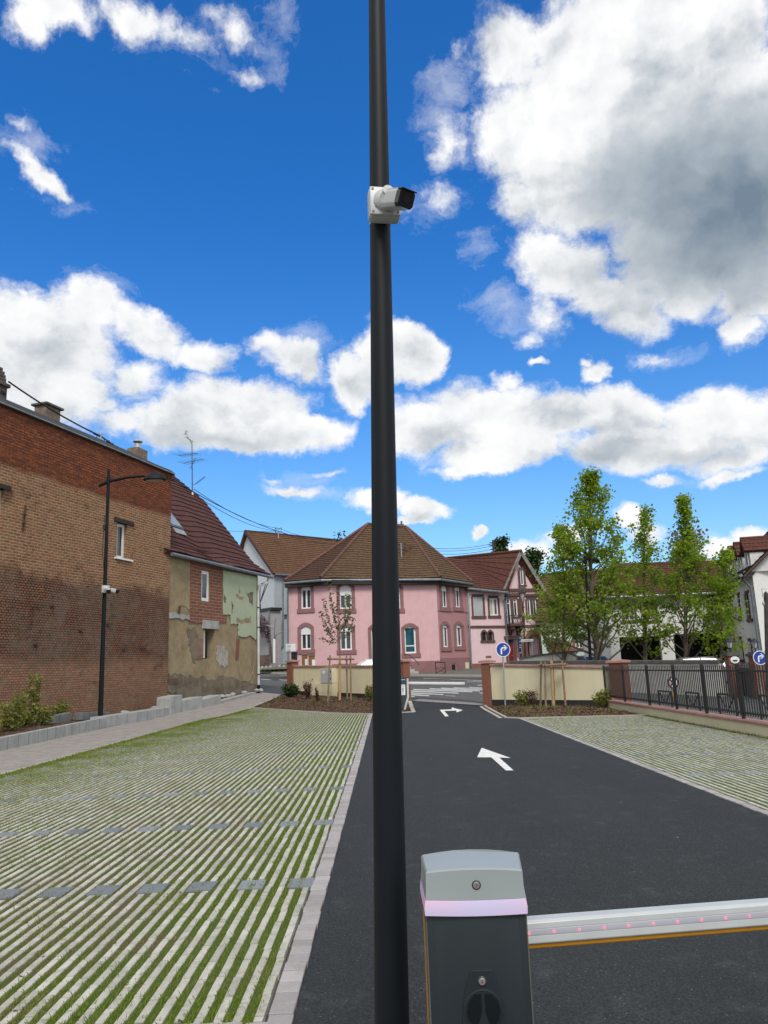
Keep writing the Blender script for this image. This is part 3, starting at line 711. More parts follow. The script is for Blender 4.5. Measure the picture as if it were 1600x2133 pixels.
def inside(p, poly):
    c = False; n = len(poly)
    for i in range(n):
        a, b = poly[i], poly[(i+1) % n]
        if (a[1] > p[1]) != (b[1] > p[1]) and p[0] < (b[0]-a[0])*(p[1]-a[1])/(b[1]-a[1])+a[0]: c = not c
    return c
def edist(p, poly):
    d = 9e9; n = len(poly)
    for i in range(n):
        a, b = V3((*poly[i], 0)), V3((*poly[(i+1) % n], 0)); q = V3((p[0], p[1], 0)); t = max(0, min(1, (q-a).dot(b-a)/(b-a).length_squared))
        d = min(d, (q-a-(b-a)*t).length)
    return d
from mathutils import noise as mn
def moundz(x, y, poly, h, zb=None):
    return (terr(y) if zb is None else zb)+.01+h*min(1, edist((x, y), poly)/1.3)+.035*mn.noise(V3((x*1.7, y*1.7, 0)))+.015*mn.noise(V3((x*6, y*6, 3)))
def mound(name, poly, h, mat, step=.22, zb=None):
    bm = bmesh.new(); bm.faces.new([bm.verts.new((p[0], p[1], 0)) for p in poly])
    xs = [p[0] for p in poly]; ys = [p[1] for p in poly]
    for ax, lo, hi in ((0, min(xs), max(xs)), (1, min(ys), max(ys))):
        t = lo+step
        while t < hi:
            co = [0, 0, 0]; no = [0, 0, 0]; co[ax] = t; no[ax] = 1
            bmesh.ops.bisect_plane(bm, geom=bm.verts[:]+bm.edges[:]+bm.faces[:], plane_co=co, plane_no=no); t += step
    for v in bm.verts: v.co.z = moundz(v.co.x, v.co.y, poly, h, zb)
    bm.verts.index_update(); mb = MB(); mb.add([v.co.copy() for v in bm.verts], [tuple(v.index for v in f.verts) for f in bm.faces]); bm.free()
    o = mb.build(name, mat, smooth='all')
    if o.data.polygons[0].normal.z < 0: o.data.flip_normals()
    return struct(o)
BEDL = [(-5.93, 33.9), (-.72, 28.5), (.74, 28.85), (.74, 34.3), (-5.2, 41.1), (-5.7, 40.8)]
BEDR = [(3.5, 23.95), (7.2, 22.8), (7.4, 27.3), (3.9, 30.7), (3.68, 30.6)]
mound('mulch_bed', BEDL, .16, MULCH); mound('mulch_bed', BEDR, .10, MULCH)
PLANT = [(-11.7, -6), (-10.25, -6), (-10.05, 19.8), (-9.62, 26.0), (-11.6, 29.4), (-13.6, 22)]
PLANT = [(-20, -6), (-10.2, -6), (-10.05, 19.8), (-9.62, 26.0), (-10.1, 26.6), (-11.55, 29.6), (-20, 10)]
mound('planter_soil', PLANT, .06, MULCH, .35, .22)

# ================================================================== LEFT BUILDINGS
HC = G(538, 1443); ang = rad(16.6); FD = V3((math.sin(ang), math.cos(ang), 0)); HCv = V3((HC.x, HC.y, 0))
FN = V3((FD.y, -FD.x, 0))
FL = Fac(HCv-FD*24, HCv)                  # u = 24 at the house corner
brick = thing('brick_building', HCv-FD*17+FN*.12, 'tall windowless-looking old brick building with sheet metal roof edge, leftmost in view', 'building')
FB = Fac(HCv-FD*30+FN*.12, HCv-FD*9.25+FN*.12); ZB = 10.86
bw = wallmb(); hb = [FB.rect(243, 264, 1090, 1163), FB.rect(-16, 7, 1016, 1102)]
FB.wall(bw, 0, FB.L, -.3, ZB, hb, dep=.3)
bb_ = FB
for (a, b) in (((FB.L, 0), (FB.L, -7)), ((0, -7), (0, 0)), ((FB.L, -7), (0, -7))):
    bw.quad(FB.P(a[0], -.3, a[1]), FB.P(b[0], -.3, b[1]), FB.P(b[0], ZB, b[1]), FB.P(a[0], ZB, a[1]))
bw.build('wall', BRICK, brick)
window(brick, FB, hb[0], dep=.2, cols=1, fw=.12, glass=GLASS, curtain=.25)
r_ = hb[0]; lm = MB(); FB.box(lm, r_[0]-.22, r_[1]+.42, r_[3], r_[3]+.17, -.2, .06); lm.build('lintel', M('dark_timber', (.028, .024, .02), .9, var=.3), brick, bevel=.01)
sm = MB(); FB.box(sm, r_[0]-.12, r_[1]+.38, r_[2]-.07, r_[2]-.002, -.2, .09); sm.build('window_sill', WHITEP, brick, bevel=.006)
r2 = hb[1]; mb = MB(); FB.box(mb, r2[0], r2[1], r2[2], r2[3], -.28, -.12); mb.build('blocked_window', M('grey_infill', (.34, .33, .31), .95, var=.3, scale=5, bmp=.4), brick)
lm = MB(); FB.box(lm, r2[0]-.2, r2[1]+.25, r2[3], r2[3]+.16, -.2, .06); lm.build('lintel', MATS['dark_timber'], brick, bevel=.01)
# roof edge and slope
rf = MB(); NI = -FN
def fb(u, z, o): return FB.P(u, z, o)
FB.box(rf, -.3, FB.L+.1, ZB-.02, ZB+.10, -.35, .10)
rf.add([fb(-.3, ZB+.10, .06), fb(FB.L+.1, ZB+.10, .06), fb(FB.L+.1, ZB+1.5, -2.5), fb(-.3, ZB+1.5, -2.5), fb(-.3, ZB, -6.9), fb(FB.L+.1, ZB, -6.9)], [(0, 1, 2, 3), (3, 2, 5, 4), (0, 3, 4), (1, 5, 2)])
rf.closed = False; rf.build('roof', ROOFSH, brick)
fl = MB(); FB.box(fl, -.3, FB.L+.12, ZB+.02, ZB+.075, .10, .125); fl.build('flashing', M('pale_flashing', (.20, .205, .21), .6, var=.3), brick)
def chim(px0, px1, ptop, back, name, cap=None, pot=False, mat=None, w2=.6):
    """chimney standing `back` metres behind the facade"""
    u0, z1 = FB.px(px0, ptop, -back); u1, _ = FB.px(px1, ptop, -back)
    t = thing('chimney_stack', FB.P((u0+u1)/2, ZB, -back), name, 'chimney')
    b_ = MB(); FB.box(b_, u0, u1, ZB+.2, z1, -back-w2, -back); o = b_.build('stack', mat or STONEC, t, bevel=.02)
    if cap:
        c_ = MB(); FB.box(c_, u0-.10, u1+.10, z1, z1+.09, -back-w2-.1, -back+.1); c_.build('cap', CONCD, t, bevel=.01)
    if pot:
        c_ = MB(); q = FB.P((u0+u1)/2, z1, -back-w2/2); c_.lathe(q, [(.15, 0), (.15, .28), (.12, .3)], 12); c_.lathe(q+V3((0, 0, .36)), [(.02, 0), (.24, .02), (.24, .05), (.02, .12)], 12)
        for k in range(4): c_.box(q+V3((.12*math.cos(k*1.57), .12*math.sin(k*1.57), .33)), (.02, .02, .12))
        c_.build('cowl', GALV, t)
    return t, u0, u1, z1
chim(97, 127, 842, 2.4, 'square rendered chimney with a flat dark cap on the brick building roof', True)
chim(287, 308, 930, 2.4, 'slim rendered chimney with a round metal cowl near the roof of plum tiles', False, True)
t, u0, u1, z1 = chim(-34, 17, 785, 2.2, 'large dark stepped chimney with a rounded hood at the left edge of the photo', False, False, M('sooty_masonry', (.10, .085, .075), .95, var=.4, scale=6, bmp=.6), 1.0)
hd = MB(); q0, q1 = u0-.05, u1+.09
FB.box(hd, q0, q1, z1-.02, z1+.12, -2.2-1.06, -2.2+.08)
hb2 = MB(); FB.box(hb2, u0, u1+.1, ZB+.5, ZB+.62, -2.2-1.06, -2.2+.08); hb2.build('base_band', MATS['sooty_masonry'], t, bevel=.02)
for k in range(5):
    s_ = 1-.17*k; hd.add([], [])
    cx_ = (u0+u1)/2; hw = (u1-u0)/2*math.sqrt(max(.05, 1-(k/5.2)**2)); FB.box(hd, cx_-hw, cx_+hw, z1+.12+k*.12, z1+.24+k*.12, -2.2-1.0*s_, -2.25)
hd.build('hood', MATS['sooty_masonry'], t, bevel=.03)
for k in range(3):
    vt = MB(); FB.box(vt, u1-.32, u1-.08, z1-.35-.3*k, z1-.23-.3*k, -2.22, -2.17); vt.build('vent_slot', DARK, t)
# iron tie anchors and broken brackets on the brick wall
for (x, y0, y1, nm) in ((46, 1050, 1107, 'rusty iron wall tie on the sandy brickwork left of the street lamp'),):
    u, z1 = FB.px(x, y0); u, z0 = FB.px(x, y1); mb = MB()
    mb.beam(FB.P(u, z0, .04), FB.P(u+.06, z1, .04), .045, .03)
    for k in (-.2, .1): mb.beam(FB.P(u-.09, (z0+z1)/2+k, .06), FB.P(u+.12, (z0+z1)/2+k+.03, .06), .03, .03)
    o = mb.build('wall_tie', M('rust', (.07, .035, .025), .9, var=.4, scale=20), brick)
for (x, y, dx, dy) in ((108, 1262, -6, 0), (73, 1342, -6, 1), (257, 1352, 3, -9), (294, 1350, 8, -8), (224, 1300, 5, 1), (166, 1312, 4, 0)):
    u, z = FB.px(x, y); u2, z2 = FB.px(x+dx, y+dy); mb = MB()
    mb.beam(FB.P(u, z, .02), FB.P(u2, z2, .12), .05, .05); mb.lathe(FB.P(u, z, 0), [(.09, 0), (.10, .03), (.05, .06)], 7, FN)
    mb.build('bracket', MATS['rust'], brick)
# lightly projecting broken plaster at the foot of the brick wall
def jag(poly, amp, n=5, seed=1):
    rnd = random.Random(seed); out = []
    for a, b in zip(poly, poly[1:]+poly[:1]):
        for i in range(n):
            t = i/n; e = amp*(1 if i else .4)
            out.append((a[0]+(b[0]-a[0])*t+rnd.uniform(-e, e), a[1]+(b[1]-a[1])*t+rnd.uniform(-e, e)))
    return out
def patch(root, fc, pts, o, mat, name, amp=.08, n=5, seed=1, raw=False, th=.03):
    q = [fc.px(*p) for p in pts] if not raw else pts
    q = jag(q, amp, n, seed) if amp else q
    mb = MB(); mb.prism([fc.P(a, b, o-th) for a, b in q], fc.N*th)
    return mb.build(name, mat, root)

old = thing('old_house', HCv-FD*4.6, 'shabby house with peeling green and ochre plaster under a plum tiled roof', 'house')
ow = wallmb(); hu = [FL.rect(419, 436, 1189, 1252), FL.rect(424, 447, 1310, 1372), FL.rect(350.5, 365, 1426, 1440)]
FL.wall(ow, 24-9.6, 24, -.3, 7.05, hu, dep=.42)
for a, b in (((24, 0), (24, -9)), ((14.4, -9), (14.4, 0)), ((24, -9), (14.4, -9))):
    ow.quad(FL.P(a[0], -.3, a[1]), FL.P(b[0], -.3, b[1]), FL.P(b[0], 7.05, b[1]), FL.P(a[0], 7.05, a[1]))
ow.add([FL.P(24, 7.05, 0), FL.P(24, 7.05, -9), FL.P(24, 13.3, -6.6)], [(0, 1, 2)]); ow.add([FL.P(14.4, 7.05, 0), FL.P(14.4, 7.05, -9), FL.P(14.4, 13.3, -6.6)], [(0, 2, 1)])
ow.build('wall', PLASTER, old)
window(old, FL, hu[0], dep=.10, cols=1, fw=.16)
wq = hu[1]; window(old, FL, (wq[0], wq[0]+(wq[1]-wq[0])*.62, wq[2]+.05, wq[3]-.05), dep=.36, cols=1, fw=.14)
mb = MB(); FL.box(mb, hu[2][0], hu[2][1], hu[2][2], hu[2][3], -.42, -.35); mb.build('vent', DARK, old)
mb = MB(); FL.box(mb, wq[0]-.15, wq[1]+.35, wq[3], wq[3]+.42, -.1, .05); mb.build('lintel', CONC, old, bevel=.015)
mb = MB(); FL.box(mb, hu[2][0]-.1, hu[2][1]+.15, hu[2][3], hu[2][3]+.28, -.1, .06); mb.build('lintel', M('brown_stone', (.12, .075, .055), .95, var=.3, bmp=.4), old, bevel=.015)
def ring(fc, outer, hole):
    """outer px polygon with a rectangular hole is split into two pieces left and right of the hole"""
    return outer
bh = hu[0]
bpu0, bpz1 = FL.px(396, 1176); bpu1, _ = FL.px(463, 1187); _, bpz0 = FL.px(430, 1302); zt = 7.03
um0, um1 = bh[0]-.01, bh[1]+.01
patch(old, FL, [(bpu0, bpz0), (um0, bpz0+.05), (um0, zt), (bpu0+.05, zt)], .03, BRICK2, 'brick_patch', .0, raw=True)
patch(old, FL, [(um1, bpz0+.05), (bpu1+.45, bpz0+.2), (bpu1+.40, bpz0+.65), (bpu1-.05, bpz0+.7), (bpu1, zt), (um1, zt)], .03, BRICK2, 'brick_patch', .0, raw=True)
mb = MB(); FL.box(mb, um0, um1, bpz0+.05, bh[2]-.02, 0, .03); mb.build('brick_patch', BRICK2, old); mb = MB(); FL.box(mb, um0, um1, bh[3]+.01, zt, 0, .03); mb.build('brick_patch', BRICK2, old)
patch(old, FL, [(463.5, 1188), (533, 1201), (532, 1331), (529, 1332), (521, 1323), (505, 1327), (495.5, 1324), (495, 1300), (479.5, 1299), (479, 1281), (464, 1280)], .055, GREENP, 'green_plaster', .04, 6, 4)
patch(old, FL, [(349, 1404), (375, 1403), (400, 1411), (420, 1408), (440, 1416), (460, 1409), (475, 1411), (500, 1420), (531, 1423), (531, 1446), (440, 1466), (366, 1476), (366, 1445), (349, 1443)], .045, PLASTER2, 'rubble_footing', .10, 4, 2)
patch(old, FL, [(349, 1277), (393, 1281), (393, 1291), (349, 1289)], .06, CONC, 'mortar_band', .06, 6, 5)
patch(old, FL, [(454, 1346), (468, 1343), (476, 1362), (474, 1385), (458, 1391), (450, 1372)], .02, M("limewash", (.36, .345, .31), .95, var=.3, scale=6), 'limewash_patch', .10, 5, 8, th=.015)
patch(old, FL, [(388, 1312), (405, 1305), (412, 1330), (412, 1375), (400, 1380), (396, 1345)], .025, PLASTER2, 'bare_patch', .12, 5, 9, th=.02)
patch(old, FL, [(493, 1331), (498, 1331), (496, 1374), (490, 1373)], .04, TERRA, 'jamb_remnant', .01, 3, 2)
patch(old, FL, [(411, 1331), (422, 1330), (422, 1370), (411, 1374)], .035, M('old_jamb', (.24, .14, .11), .95, var=.3, bmp=.4), 'jamb_remnant', .02, 3, 3)
for i, q in enumerate(([(496, 1222), (499, 1236), (495, 1240)], [(514, 1236), (526, 1233), (524, 1262), (517, 1252)], [(488, 1238), (507, 1244), (503, 1250), (492, 1246)], [(480, 1252), (485, 1262), (481, 1280)],
                       [(491, 1287), (500, 1292), (521, 1284), (521, 1296), (505, 1299), (492, 1298)], [(464, 1238), (470, 1246), (468, 1256), (464, 1254)], [(512, 1226), (514, 1240), (511, 1243)])):
    patch(old, FL, q, .06, PLASTER2 if i % 2 else PLASTER, 'peeled_patch', .05, 4, i+20, th=.01)
def old_roof():
    g0 = FL.P(24+1.14, 7.2, .28); Gf = Fac(g0, g0+NI)
    def pr(x, y):
        d = ray(x, y); t = (g0-CO).dot(FD)/d.dot(FD); q = CO+d*t; return (q-g0).dot(NI), q.z
    pts = [(0, 7.2), pr(528, 1173), pr(425, 1043), pr(355, 985)]
    mb = MB()
    sag = lambda s, t: .13*math.sin(s*9+.5)*math.sin(s*math.pi)*.8+.05*math.sin(s*23)*math.sin(s*math.pi)
    for i, (a, b) in enumerate(zip(pts, pts[1:])):
        L_ = 10.9
        roof(mb, g0+NI*a[0]+V3((0, 0, a[1]-7.2))-FD*L_, g0+NI*a[0]+V3((0, 0, a[1]-7.2)), g0+NI*b[0]+V3((0, 0, b[1]-7.2)), g0+NI*b[0]+V3((0, 0, b[1]-7.2))-FD*L_, .40, .045, 22, sag)
    e = pts[-1]; top = g0+NI*e[0]+V3((0, 0, e[1]-7.2))
    mb.quad(top-FD*10.9, top, g0+NI*9.6+V3((0, 0, 5)), g0+NI*9.6+V3((0, 0, 5))-FD*10.9)
    mb.closed = False
    r = mb.build('roof', TILE_OLD, old)
    rd = MB(); ridge(rd, top-FD*6, top+V3((0, 0, .03)), .15); rd.build('ridge_tiles', TILE_OLD, r, smooth=True)
    # skylight on the slope
    def onroof(x, y):
        a, b = pts[1], pts[2]; P0 = g0+NI*a[0]+V3((0, 0, a[1]-7.2)); sl = (NI*(b[0]-a[0])+V3((0, 0, b[1]-a[1]))).normalized()
        nn = sl.cross(FD); d = ray(x, y); t = (P0-CO).dot(nn)/d.dot(nn); return CO+d*t, sl, (nn if nn.z > 0 else -nn)
    q, sl, nn = onroof(360, 1086); c = q+nn*.06
    sk = MB(); sk.box(c-FD*.25, (1.05, 1.25, .14), FD, sl, nn); s_ = sk.build('skylight', M('skylight_frame', (.10, .105, .11), .5), r, bevel=.01)
    sp_ = MB(); sp_.box(c-FD*.25+nn*.08, (.86, 1.04, .02), FD, sl, nn); sp_.build('pane', M('sky_pane', (.22, .30, .38), .08, metal=.7), s_)
    fs = MB(); fs.box(c-FD*.25-sl*.85+nn*-.0, (1.0, .4, .03), FD, sl, nn); fs.build('flashing', GALV, s_)
    # gutter
    gt = MB(); a_ = g0-FD*10.6+FN*.08-V3((0, 0, .14)); gt.tube([a_, g0+FD*.03+FN*.08-V3((0, 0, .14))], .085, 10); gt.build('gutter', ZINC, old, smooth=True)
    return g0, onroof
g0, onroof = old_roof()
dp = MB(); u, _ = FL.px(535, 1300)
e_ = FL.P(24+.75, 6.98, .32); dp.tube([e_, FL.P(24.7, 6.72, .30), FL.P(u+.1, 6.45, .12), FL.P(u, 6.1, .10), FL.P(u, 1.9, .10)], .07, 10)
dp.build('downpipe', PIPEW, old, smooth=True)
dp = MB(); dp.tube([FL.P(u, 1.9, .10), FL.P(u, .95, .10)], .078, 10); dp.build('downpipe', PIPEW, old, smooth=True)
dp = MB(); dp.tube([FL.P(u, .96, .10), FL.P(u, .2, .10)], .085, 10); dp.build('downpipe_shoe', METAL, old, smooth=True)
for z in (1.5, 4.1, 5.2): mb = MB(); mb.lathe(FL.P(u, z, .10), [(.09, 0), (.09, .05)], 10); mb.build('pipe_clip', BLACKM, old)
mb = MB(); c = FL.P(24.12, 5.45, .05)
for q in (FL.P(24.12, 6.55, .1), FL.P(24.6, 6.6, .2), FL.P(24.95, 6.75, .2)): mb.beam(c, q, .035, .035)
mb.beam(FL.P(24.1, 6.6, .15), FL.P(25.0, 6.8, .2), .035, .035); mb.lathe(FL.P(24.12, 5.1, .05), [(.03, 0), (.07, .06), (.07, .35), (.03, .4)], 8); mb.build('bracket', BLACKM, old)
mb = MB(); q0_ = FL.px(369, 1278); q1_ = FL.px(371, 1262); q2_ = FL.px(390, 1270); q3_ = FL.px(399, 1262)
mb.tube([FL.P(q0_[0], q0_[1], .08), FL.P(q1_[0], q1_[1], .12)], .05, 6); mb.tube([FL.P(q1_[0], q1_[1], .12), FL.P(q2_[0]-.3, q2_[1]+.1, .12), FL.P(q2_[0], q2_[1]-.1, .12), FL.P(q3_[0], q3_[1], .12)], .015, 5); mb.build('bracket', MATS['rust'], old)
mb = MB(); pts = [FL.px(*p) for p in ((473, 1300), (476, 1335), (484, 1358), (492, 1372), (496, 1400), (505, 1418), (515, 1418), (524, 1400), (528, 1378))]
mb.tube([FL.P(a, b, .07) for a, b in pts], .012, 5); mb.build('cable', M('grey_cable', (.30, .28, .25), .7), old)

# stepped concrete kerb blocks along the wall
kroot = 0
def kblock(x0, y0, x1, y1, h, lab, wdt=.35, h2=None, nj=0):
    a, b = G(x0, y0), G(x1, y1); a.z = b.z = 0; D = (b-a).normalized(); Nn = V3((-D.y, D.x, 0))
    if Nn.x > 0: Nn = -Nn
    za, zb = terr(a.y), terr(b.y); mb = MB()
    P = [a, b, b+Nn*wdt, a+Nn*wdt]; zz = [za, zb, zb, za]; hh = [h, h2 or h, h2 or h, h]
    mb.add([V3((p.x, p.y, z-.1)) for p, z in zip(P, zz)]+[V3((p.x, p.y, z+q)) for p, z, q in zip(P, zz, hh)], [(3, 2, 1, 0), (4, 5, 6, 7), (0, 1, 5, 4), (1, 2, 6, 5), (2, 3, 7, 6), (3, 0, 4, 7)])
    o = mb.build('kerb_wall', CONC, bevel=.012, loc=(a+b)/2)
    tag(o, lab, 'low wall', 'concrete edging blocks of the path')
    n = nj or int((b-a).length/1.0)
    if n > 1:
        j = MB(); Np = -Nn
        for k in range(1, n):
            t = k/n; c = lerp(a, b, t); z = za+(zb-za)*t; hq = h+((h2 or h)-h)*t
            j.box(c+Np*.001+V3((0, 0, z+hq/2)), (.012, .006, hq), D, Np); j.box(c+Nn*wdt/2+V3((0, 0, z+hq+.001)), (.012, wdt, .006), D, Nn)
        j.build('joint', M('joint_grey', (.15, .15, .145), .95), o)  # darker grey strips mark the joints between blocks
    return o
kblock(-90, 1585, 219, 1516.5, .30, 'long concrete edging of the shrub bed in front of the brick wall', .18, .34, 16)
kblock(219.5, 1516, 360, 1488, .36, 'concrete edging from the lamp post to the end of the brick wall', .55, .30, 7)
kblock(345, 1491, 355, 1489.5, .66, 'narrow upright concrete block at the brick wall corner', .5)
kblock(355.5, 1489.5, 379, 1484, .72, 'tallest concrete step block below the small wall vent', .6)
kblock(380, 1483.5, 422, 1475, .46, 'long concrete step block after the tallest one', .6, .50)
kblock(423, 1474.5, 460, 1466, .34, 'concrete step block under the lower house window', .6, .42)
kblock(461, 1465.5, 534, 1445, .13, 'thin concrete edging ending at the pale downpipe', .35, .10)
# rough apron of stones behind the edging
st = MB(); rnd = random.Random(5)
for k in range(26):
    s_ = rnd.uniform(.3, 20); c = HCv-FD*s_+FN*rnd.uniform(.1, .45)
    if -c.y > -24: continue
    st.lathe(c+V3((0, 0, terr(c.y)+.12)), [(.05, -.05), (rnd.uniform(.12, .22), 0), (rnd.uniform(.10, .2), .08), (.03, .14)], 6)
tag(st.build('rubble', CONC, bevel=.01, loc=HCv-FD*8), 'loose stones and mortar lumps along the foot of the old walls', 'rubble', kind='stuff')
slab = MB(); c = G(112, 1500, .36); slab.box(c, (1.3, .25, .30), FD+V3((0, 0, .08)), FN); slab.box(c+FD*1.9, (1.5, .3, .26), FD+V3((0, 0, -.05)), FN)
tag(slab.build('stone_slab', M('dark_slab', (.14, .145, .15), .9, var=.3, scale=3, bmp=.3), bevel=.02, loc=c), 'grey stone slabs leaning at the foot of the brick wall behind the shrubs', 'slab')

# ================================================================== WHITE GABLE HOUSE (far left street)
whC = V3(((572-812)/1634*76, 76, 0)); e = V3((.753, .659, 0)); gdir = V3((-.659, .753, 0))
wh = thing('gable_house', whC+V3((0, 0, 2.5)), 'pale blue-grey house with orange-brown tiled roof behind the old house', 'house')
FG = Fac(whC+gdir*7.4, whC); FS = Fac(whC, whC+e*16)
_, ez = FG.px(572, 1190); ua, az_ = FG.px(516, 1109)
mb = wallmb(); FG.wall(mb, 0, FG.L, 1.5, ez)
mb.add([FG.P(0, ez), FG.P(FG.L, ez), FG.P(ua, az_)], [(0, 1, 2)]); mb.build('wall', GREYW, wh)
mb = wallmb(); hwn = [FS.rect(592, 600, 1280, 1290)]; FS.wall(mb, 0, FS.L, 1.5, ez, hwn); q = FG.P(0, 0); 
mb.quad(FG.P(0, 1.5), FG.P(0, ez), FG.P(0, ez)+e*16, FG.P(0, 1.5)+e*16); mb.build('side_wall', GREYW_SHADE, wh)
window(wh, FS, hwn[0], dep=.15, cols=1, frame=BLACKM, glass=GLASS, fw=.06)
ap = FG.P(ua, az_+.12, .35); er = FG.P(FG.L+.45, ez-.25, .35); ell_ = FG.P(-.6, ez+.1, .35)
mb = MB(); Lr = 14.5
roof(mb, er, er+e*Lr, ap+e*Lr, ap, .36, .045, 1); roof(mb, ell_+e*Lr, ell_, ap, ap+e*Lr, .36, .045, 1)
mb.closed = False; r = mb.build('roof', TILE_BRN, wh)
rd = MB(); ridge(rd, ap, ap+e*Lr, .14); rd.build('ridge_tiles', TILE_DRK, r, smooth=True)
rd = MB(); rd.beam(ap+V3((0, 0, -.08)), er+V3((0, 0, -.08)), .06, .26); rd.beam(ap+V3((0, 0, -.08)), ell_+V3((0, 0, -.08)), .06, .26); rd.build('bargeboard', M('dark_red_board', (.06, .025, .022), .8), r)
gt = MB(); gt.tube([er+e*.2+V3((0, 0, -.1)), er+e*13+V3((0, 0, -.1))], .09, 8); u_ = 2.2; gt.tube([FS.P(1.6, ez-.25, .4), FS.P(1.0, ez-.8, .1), FS.P(.95, 4.1, .1), FS.P(.2, 3.7, .1)], .07, 8); gt.build('gutter', ZINC, wh, smooth=True)
# lean-to with wisteria and low stone wall in front of it
an = thing('lean_to', FG.P(FG.L-2.2, 2.5, 1), 'grey lean-to with a flat dark roof edge against the blue-grey gable', 'shed')
u1_, z1_ = FG.px(566, 1265, 1.2); mb = MB(); FG.box(mb, u1_-6, u1_-.25, 1.8, z1_-.3, .02, 1.2); mb.build('wall', mat_render('taupe_render', (.36, .34, .35), (.32, .30, .31)), an)
mb = MB(); FG.box(mb, u1_-6, u1_, z1_-.28, z1_, 0, 1.3); mb.build('roof', BLACKM, an)
mb = MB(); mb.tube([FG.P(u1_-.3, z1_-.3, 1.3), FG.P(u1_-.35, 3.2, 1.3)], .08, 8); mb.build('downpipe', ZINC, an, smooth=True)
a, b = G(500, 1384), G(567, 1384); 
mb = MB(); P = V3((-12.2, 73.8, 0)); mb.bb(-18, -11.35, 73.6, 74.0, 1.8, 3.25)
tag(mb.build('garden_wall', M('dark_sandstone', (.12, .08, .07), .95, var=.4, scale=3, bmp=.6), bevel=.03, loc=(-14, 73.8, 1.8)), 'low reddish stone garden wall below the wisteria', 'wall')
rg = thing('flower_bed', (-10.0, 71.6, 1.9), 'oval planted bed ringed with pale stones by the street bend', 'flower bed')
mb = MB(); rnd = random.Random(9)
for k in range(34):
    a = k/34*2*math.pi; mb.lathe((-10.1+2.35*math.cos(a), 71.7+1.5*math.sin(a), 1.85+.12*math.sin(a)), [(.08, 0), (.17, .06), (.15, .2), (.05, .28)], 7)
mb.build('stone_ring', CONC, rg)
mb = MB(); mb.lathe((-10.1, 71.7, 1.88), [(2.2, 0), (1.9, .14), (.2, .2)], 20); mb.build('turf', MATS['bank_grass'], rg)
lp = thing('street_post', (-10.45, 72.2, 1.9), 'white post with three thin curved grey arms beside the oval bed', 'post')
b = VY(571.5, 1381, 72.2); tp = VY(571.5, 1331, 72.2)
lp.location = (b.x, 72.2, b.z)
mb = MB(); mb.tube([b, tp], .11, 10); mb.build('post', WHITEP, lp, smooth=True)
mb = MB()
for pts in ([(572, 1332), (572, 1312), (566, 1306), (555, 1302)], [(573, 1332), (575, 1322), (583, 1318), (591, 1315.5)], [(572, 1330), (572, 1310), (573, 1295), (575, 1288)]):
    mb.tube([VY(x, y, 72.2) for x, y in pts], .05, 6)
mb.build('arm', ZINC, lp, smooth=True)

# ================================================================== PINK CORNER HOUSE
def XY(px, y, py=1300): q = VY(px, py, y); return (q.x, q.y)
p0, p1, p2, p3 = XY(599, 57.3), XY(690, 56.3), XY(913, 58.8), XY(975, 62.4)
ph = thing('corner_house', (p1[0], p1[1], 1.0), 'large pink corner house with brown hipped roof straight across the street', 'house')
F1, F2, F3 = Fac(p0, p1), Fac(p1, p2), Fac(p2, p3)
EZ = 8.05
E0, E1, E2, E3 = VY(593, 1212, 57.0), VY(668, 1208, 55.9), VY(918, 1209, 58.3), VY(984, 1212, 62.6)
for q in (E0, E1, E2, E3): q.z = 8.2
E1.y = 55.9
H1 = [F1.rect(627, 647.5, 1220, 1268), F1.rect(626.5, 648, 1304, 1353)]
H2 = [F2.rect(708, 733, 1219, 1268), F2.rect(709, 733.5, 1305, 1354), F2.rect(808, 834, 1220, 1268), F2.rect(843, 867, 1305, 1361), F2.rect(774, 800, 1305, 1385)]
H3 = [F3.rect(920, 932, 1220, 1265), F3.rect(947.5, 959, 1220, 1265), F3.rect(922, 934.5, 1301, 1348), F3.rect(950, 963, 1301, 1346), F3.rect(941, 949.5, 1384, 1396)]
w1 = wallmb(); F1.wall(w1, 0, F1.L, .5, EZ, H1); w1.build('wall', PINK, ph)
w1 = wallmb(); F2.wall(w1, 0, F2.L, .5, EZ, H2)
w1.quad(V3((*p0, .5)), V3((*p0, EZ)), V3((p0[0]+1, p0[1]+12, EZ)), V3((p0[0]+1, p0[1]+12, .5))); w1.build('wall', PINK, ph)
w1 = wallmb(); F3.wall(w1, 0, F3.L, .5, EZ, H3); w1.build('wall', PINK2, ph)
kw = dict(surround=MAUVE, sw=.24, arch=.2, sill=.30, dep=.18, fw=.10, st=.30)
window(ph, F1, H1[0], shut=.35, **kw); window(ph, F1, H1[1], shut=.62, **kw)
window(ph, F2, H2[0], shut=.75, **kw); window(ph, F2, H2[1], shut=.38, **kw); window(ph, F2, H2[2], shut=.35, **kw)
window(ph, F2, H2[3], shut=.12, cols=1, bar=.28, glass=GLASSB, **{**kw, 'fw': .12})
window(ph, F2, H2[4], cols=1, bar=.6, name='door', **kw)
window(ph, F3, H3[0], shut=.42, curtain=.0, **{**kw, 'sw': .30}); window(ph, F3, H3[1], shut=.38, **{**kw, 'sw': .30})
window(ph, F3, H3[2], shut=.22, curtain=.35, **{**kw, 'sw': .30}); window(ph, F3, H3[3], shut=.24, curtain=.35, **{**kw, 'sw': .30})
window(ph, F3, H3[4], cols=3, frame=BLACKM, glass=DARK, fw=.05, dep=.1, name='cellar_grille')
pl = MB()
_, pz = F2.px(880, 1377); _, pz3 = F3.px(940, 1373)
F2.box(pl, 0, F2.L, .5, pz, 0, .03); F1.box(pl, 0, F1.L, .5, pz-.3, 0, .03)
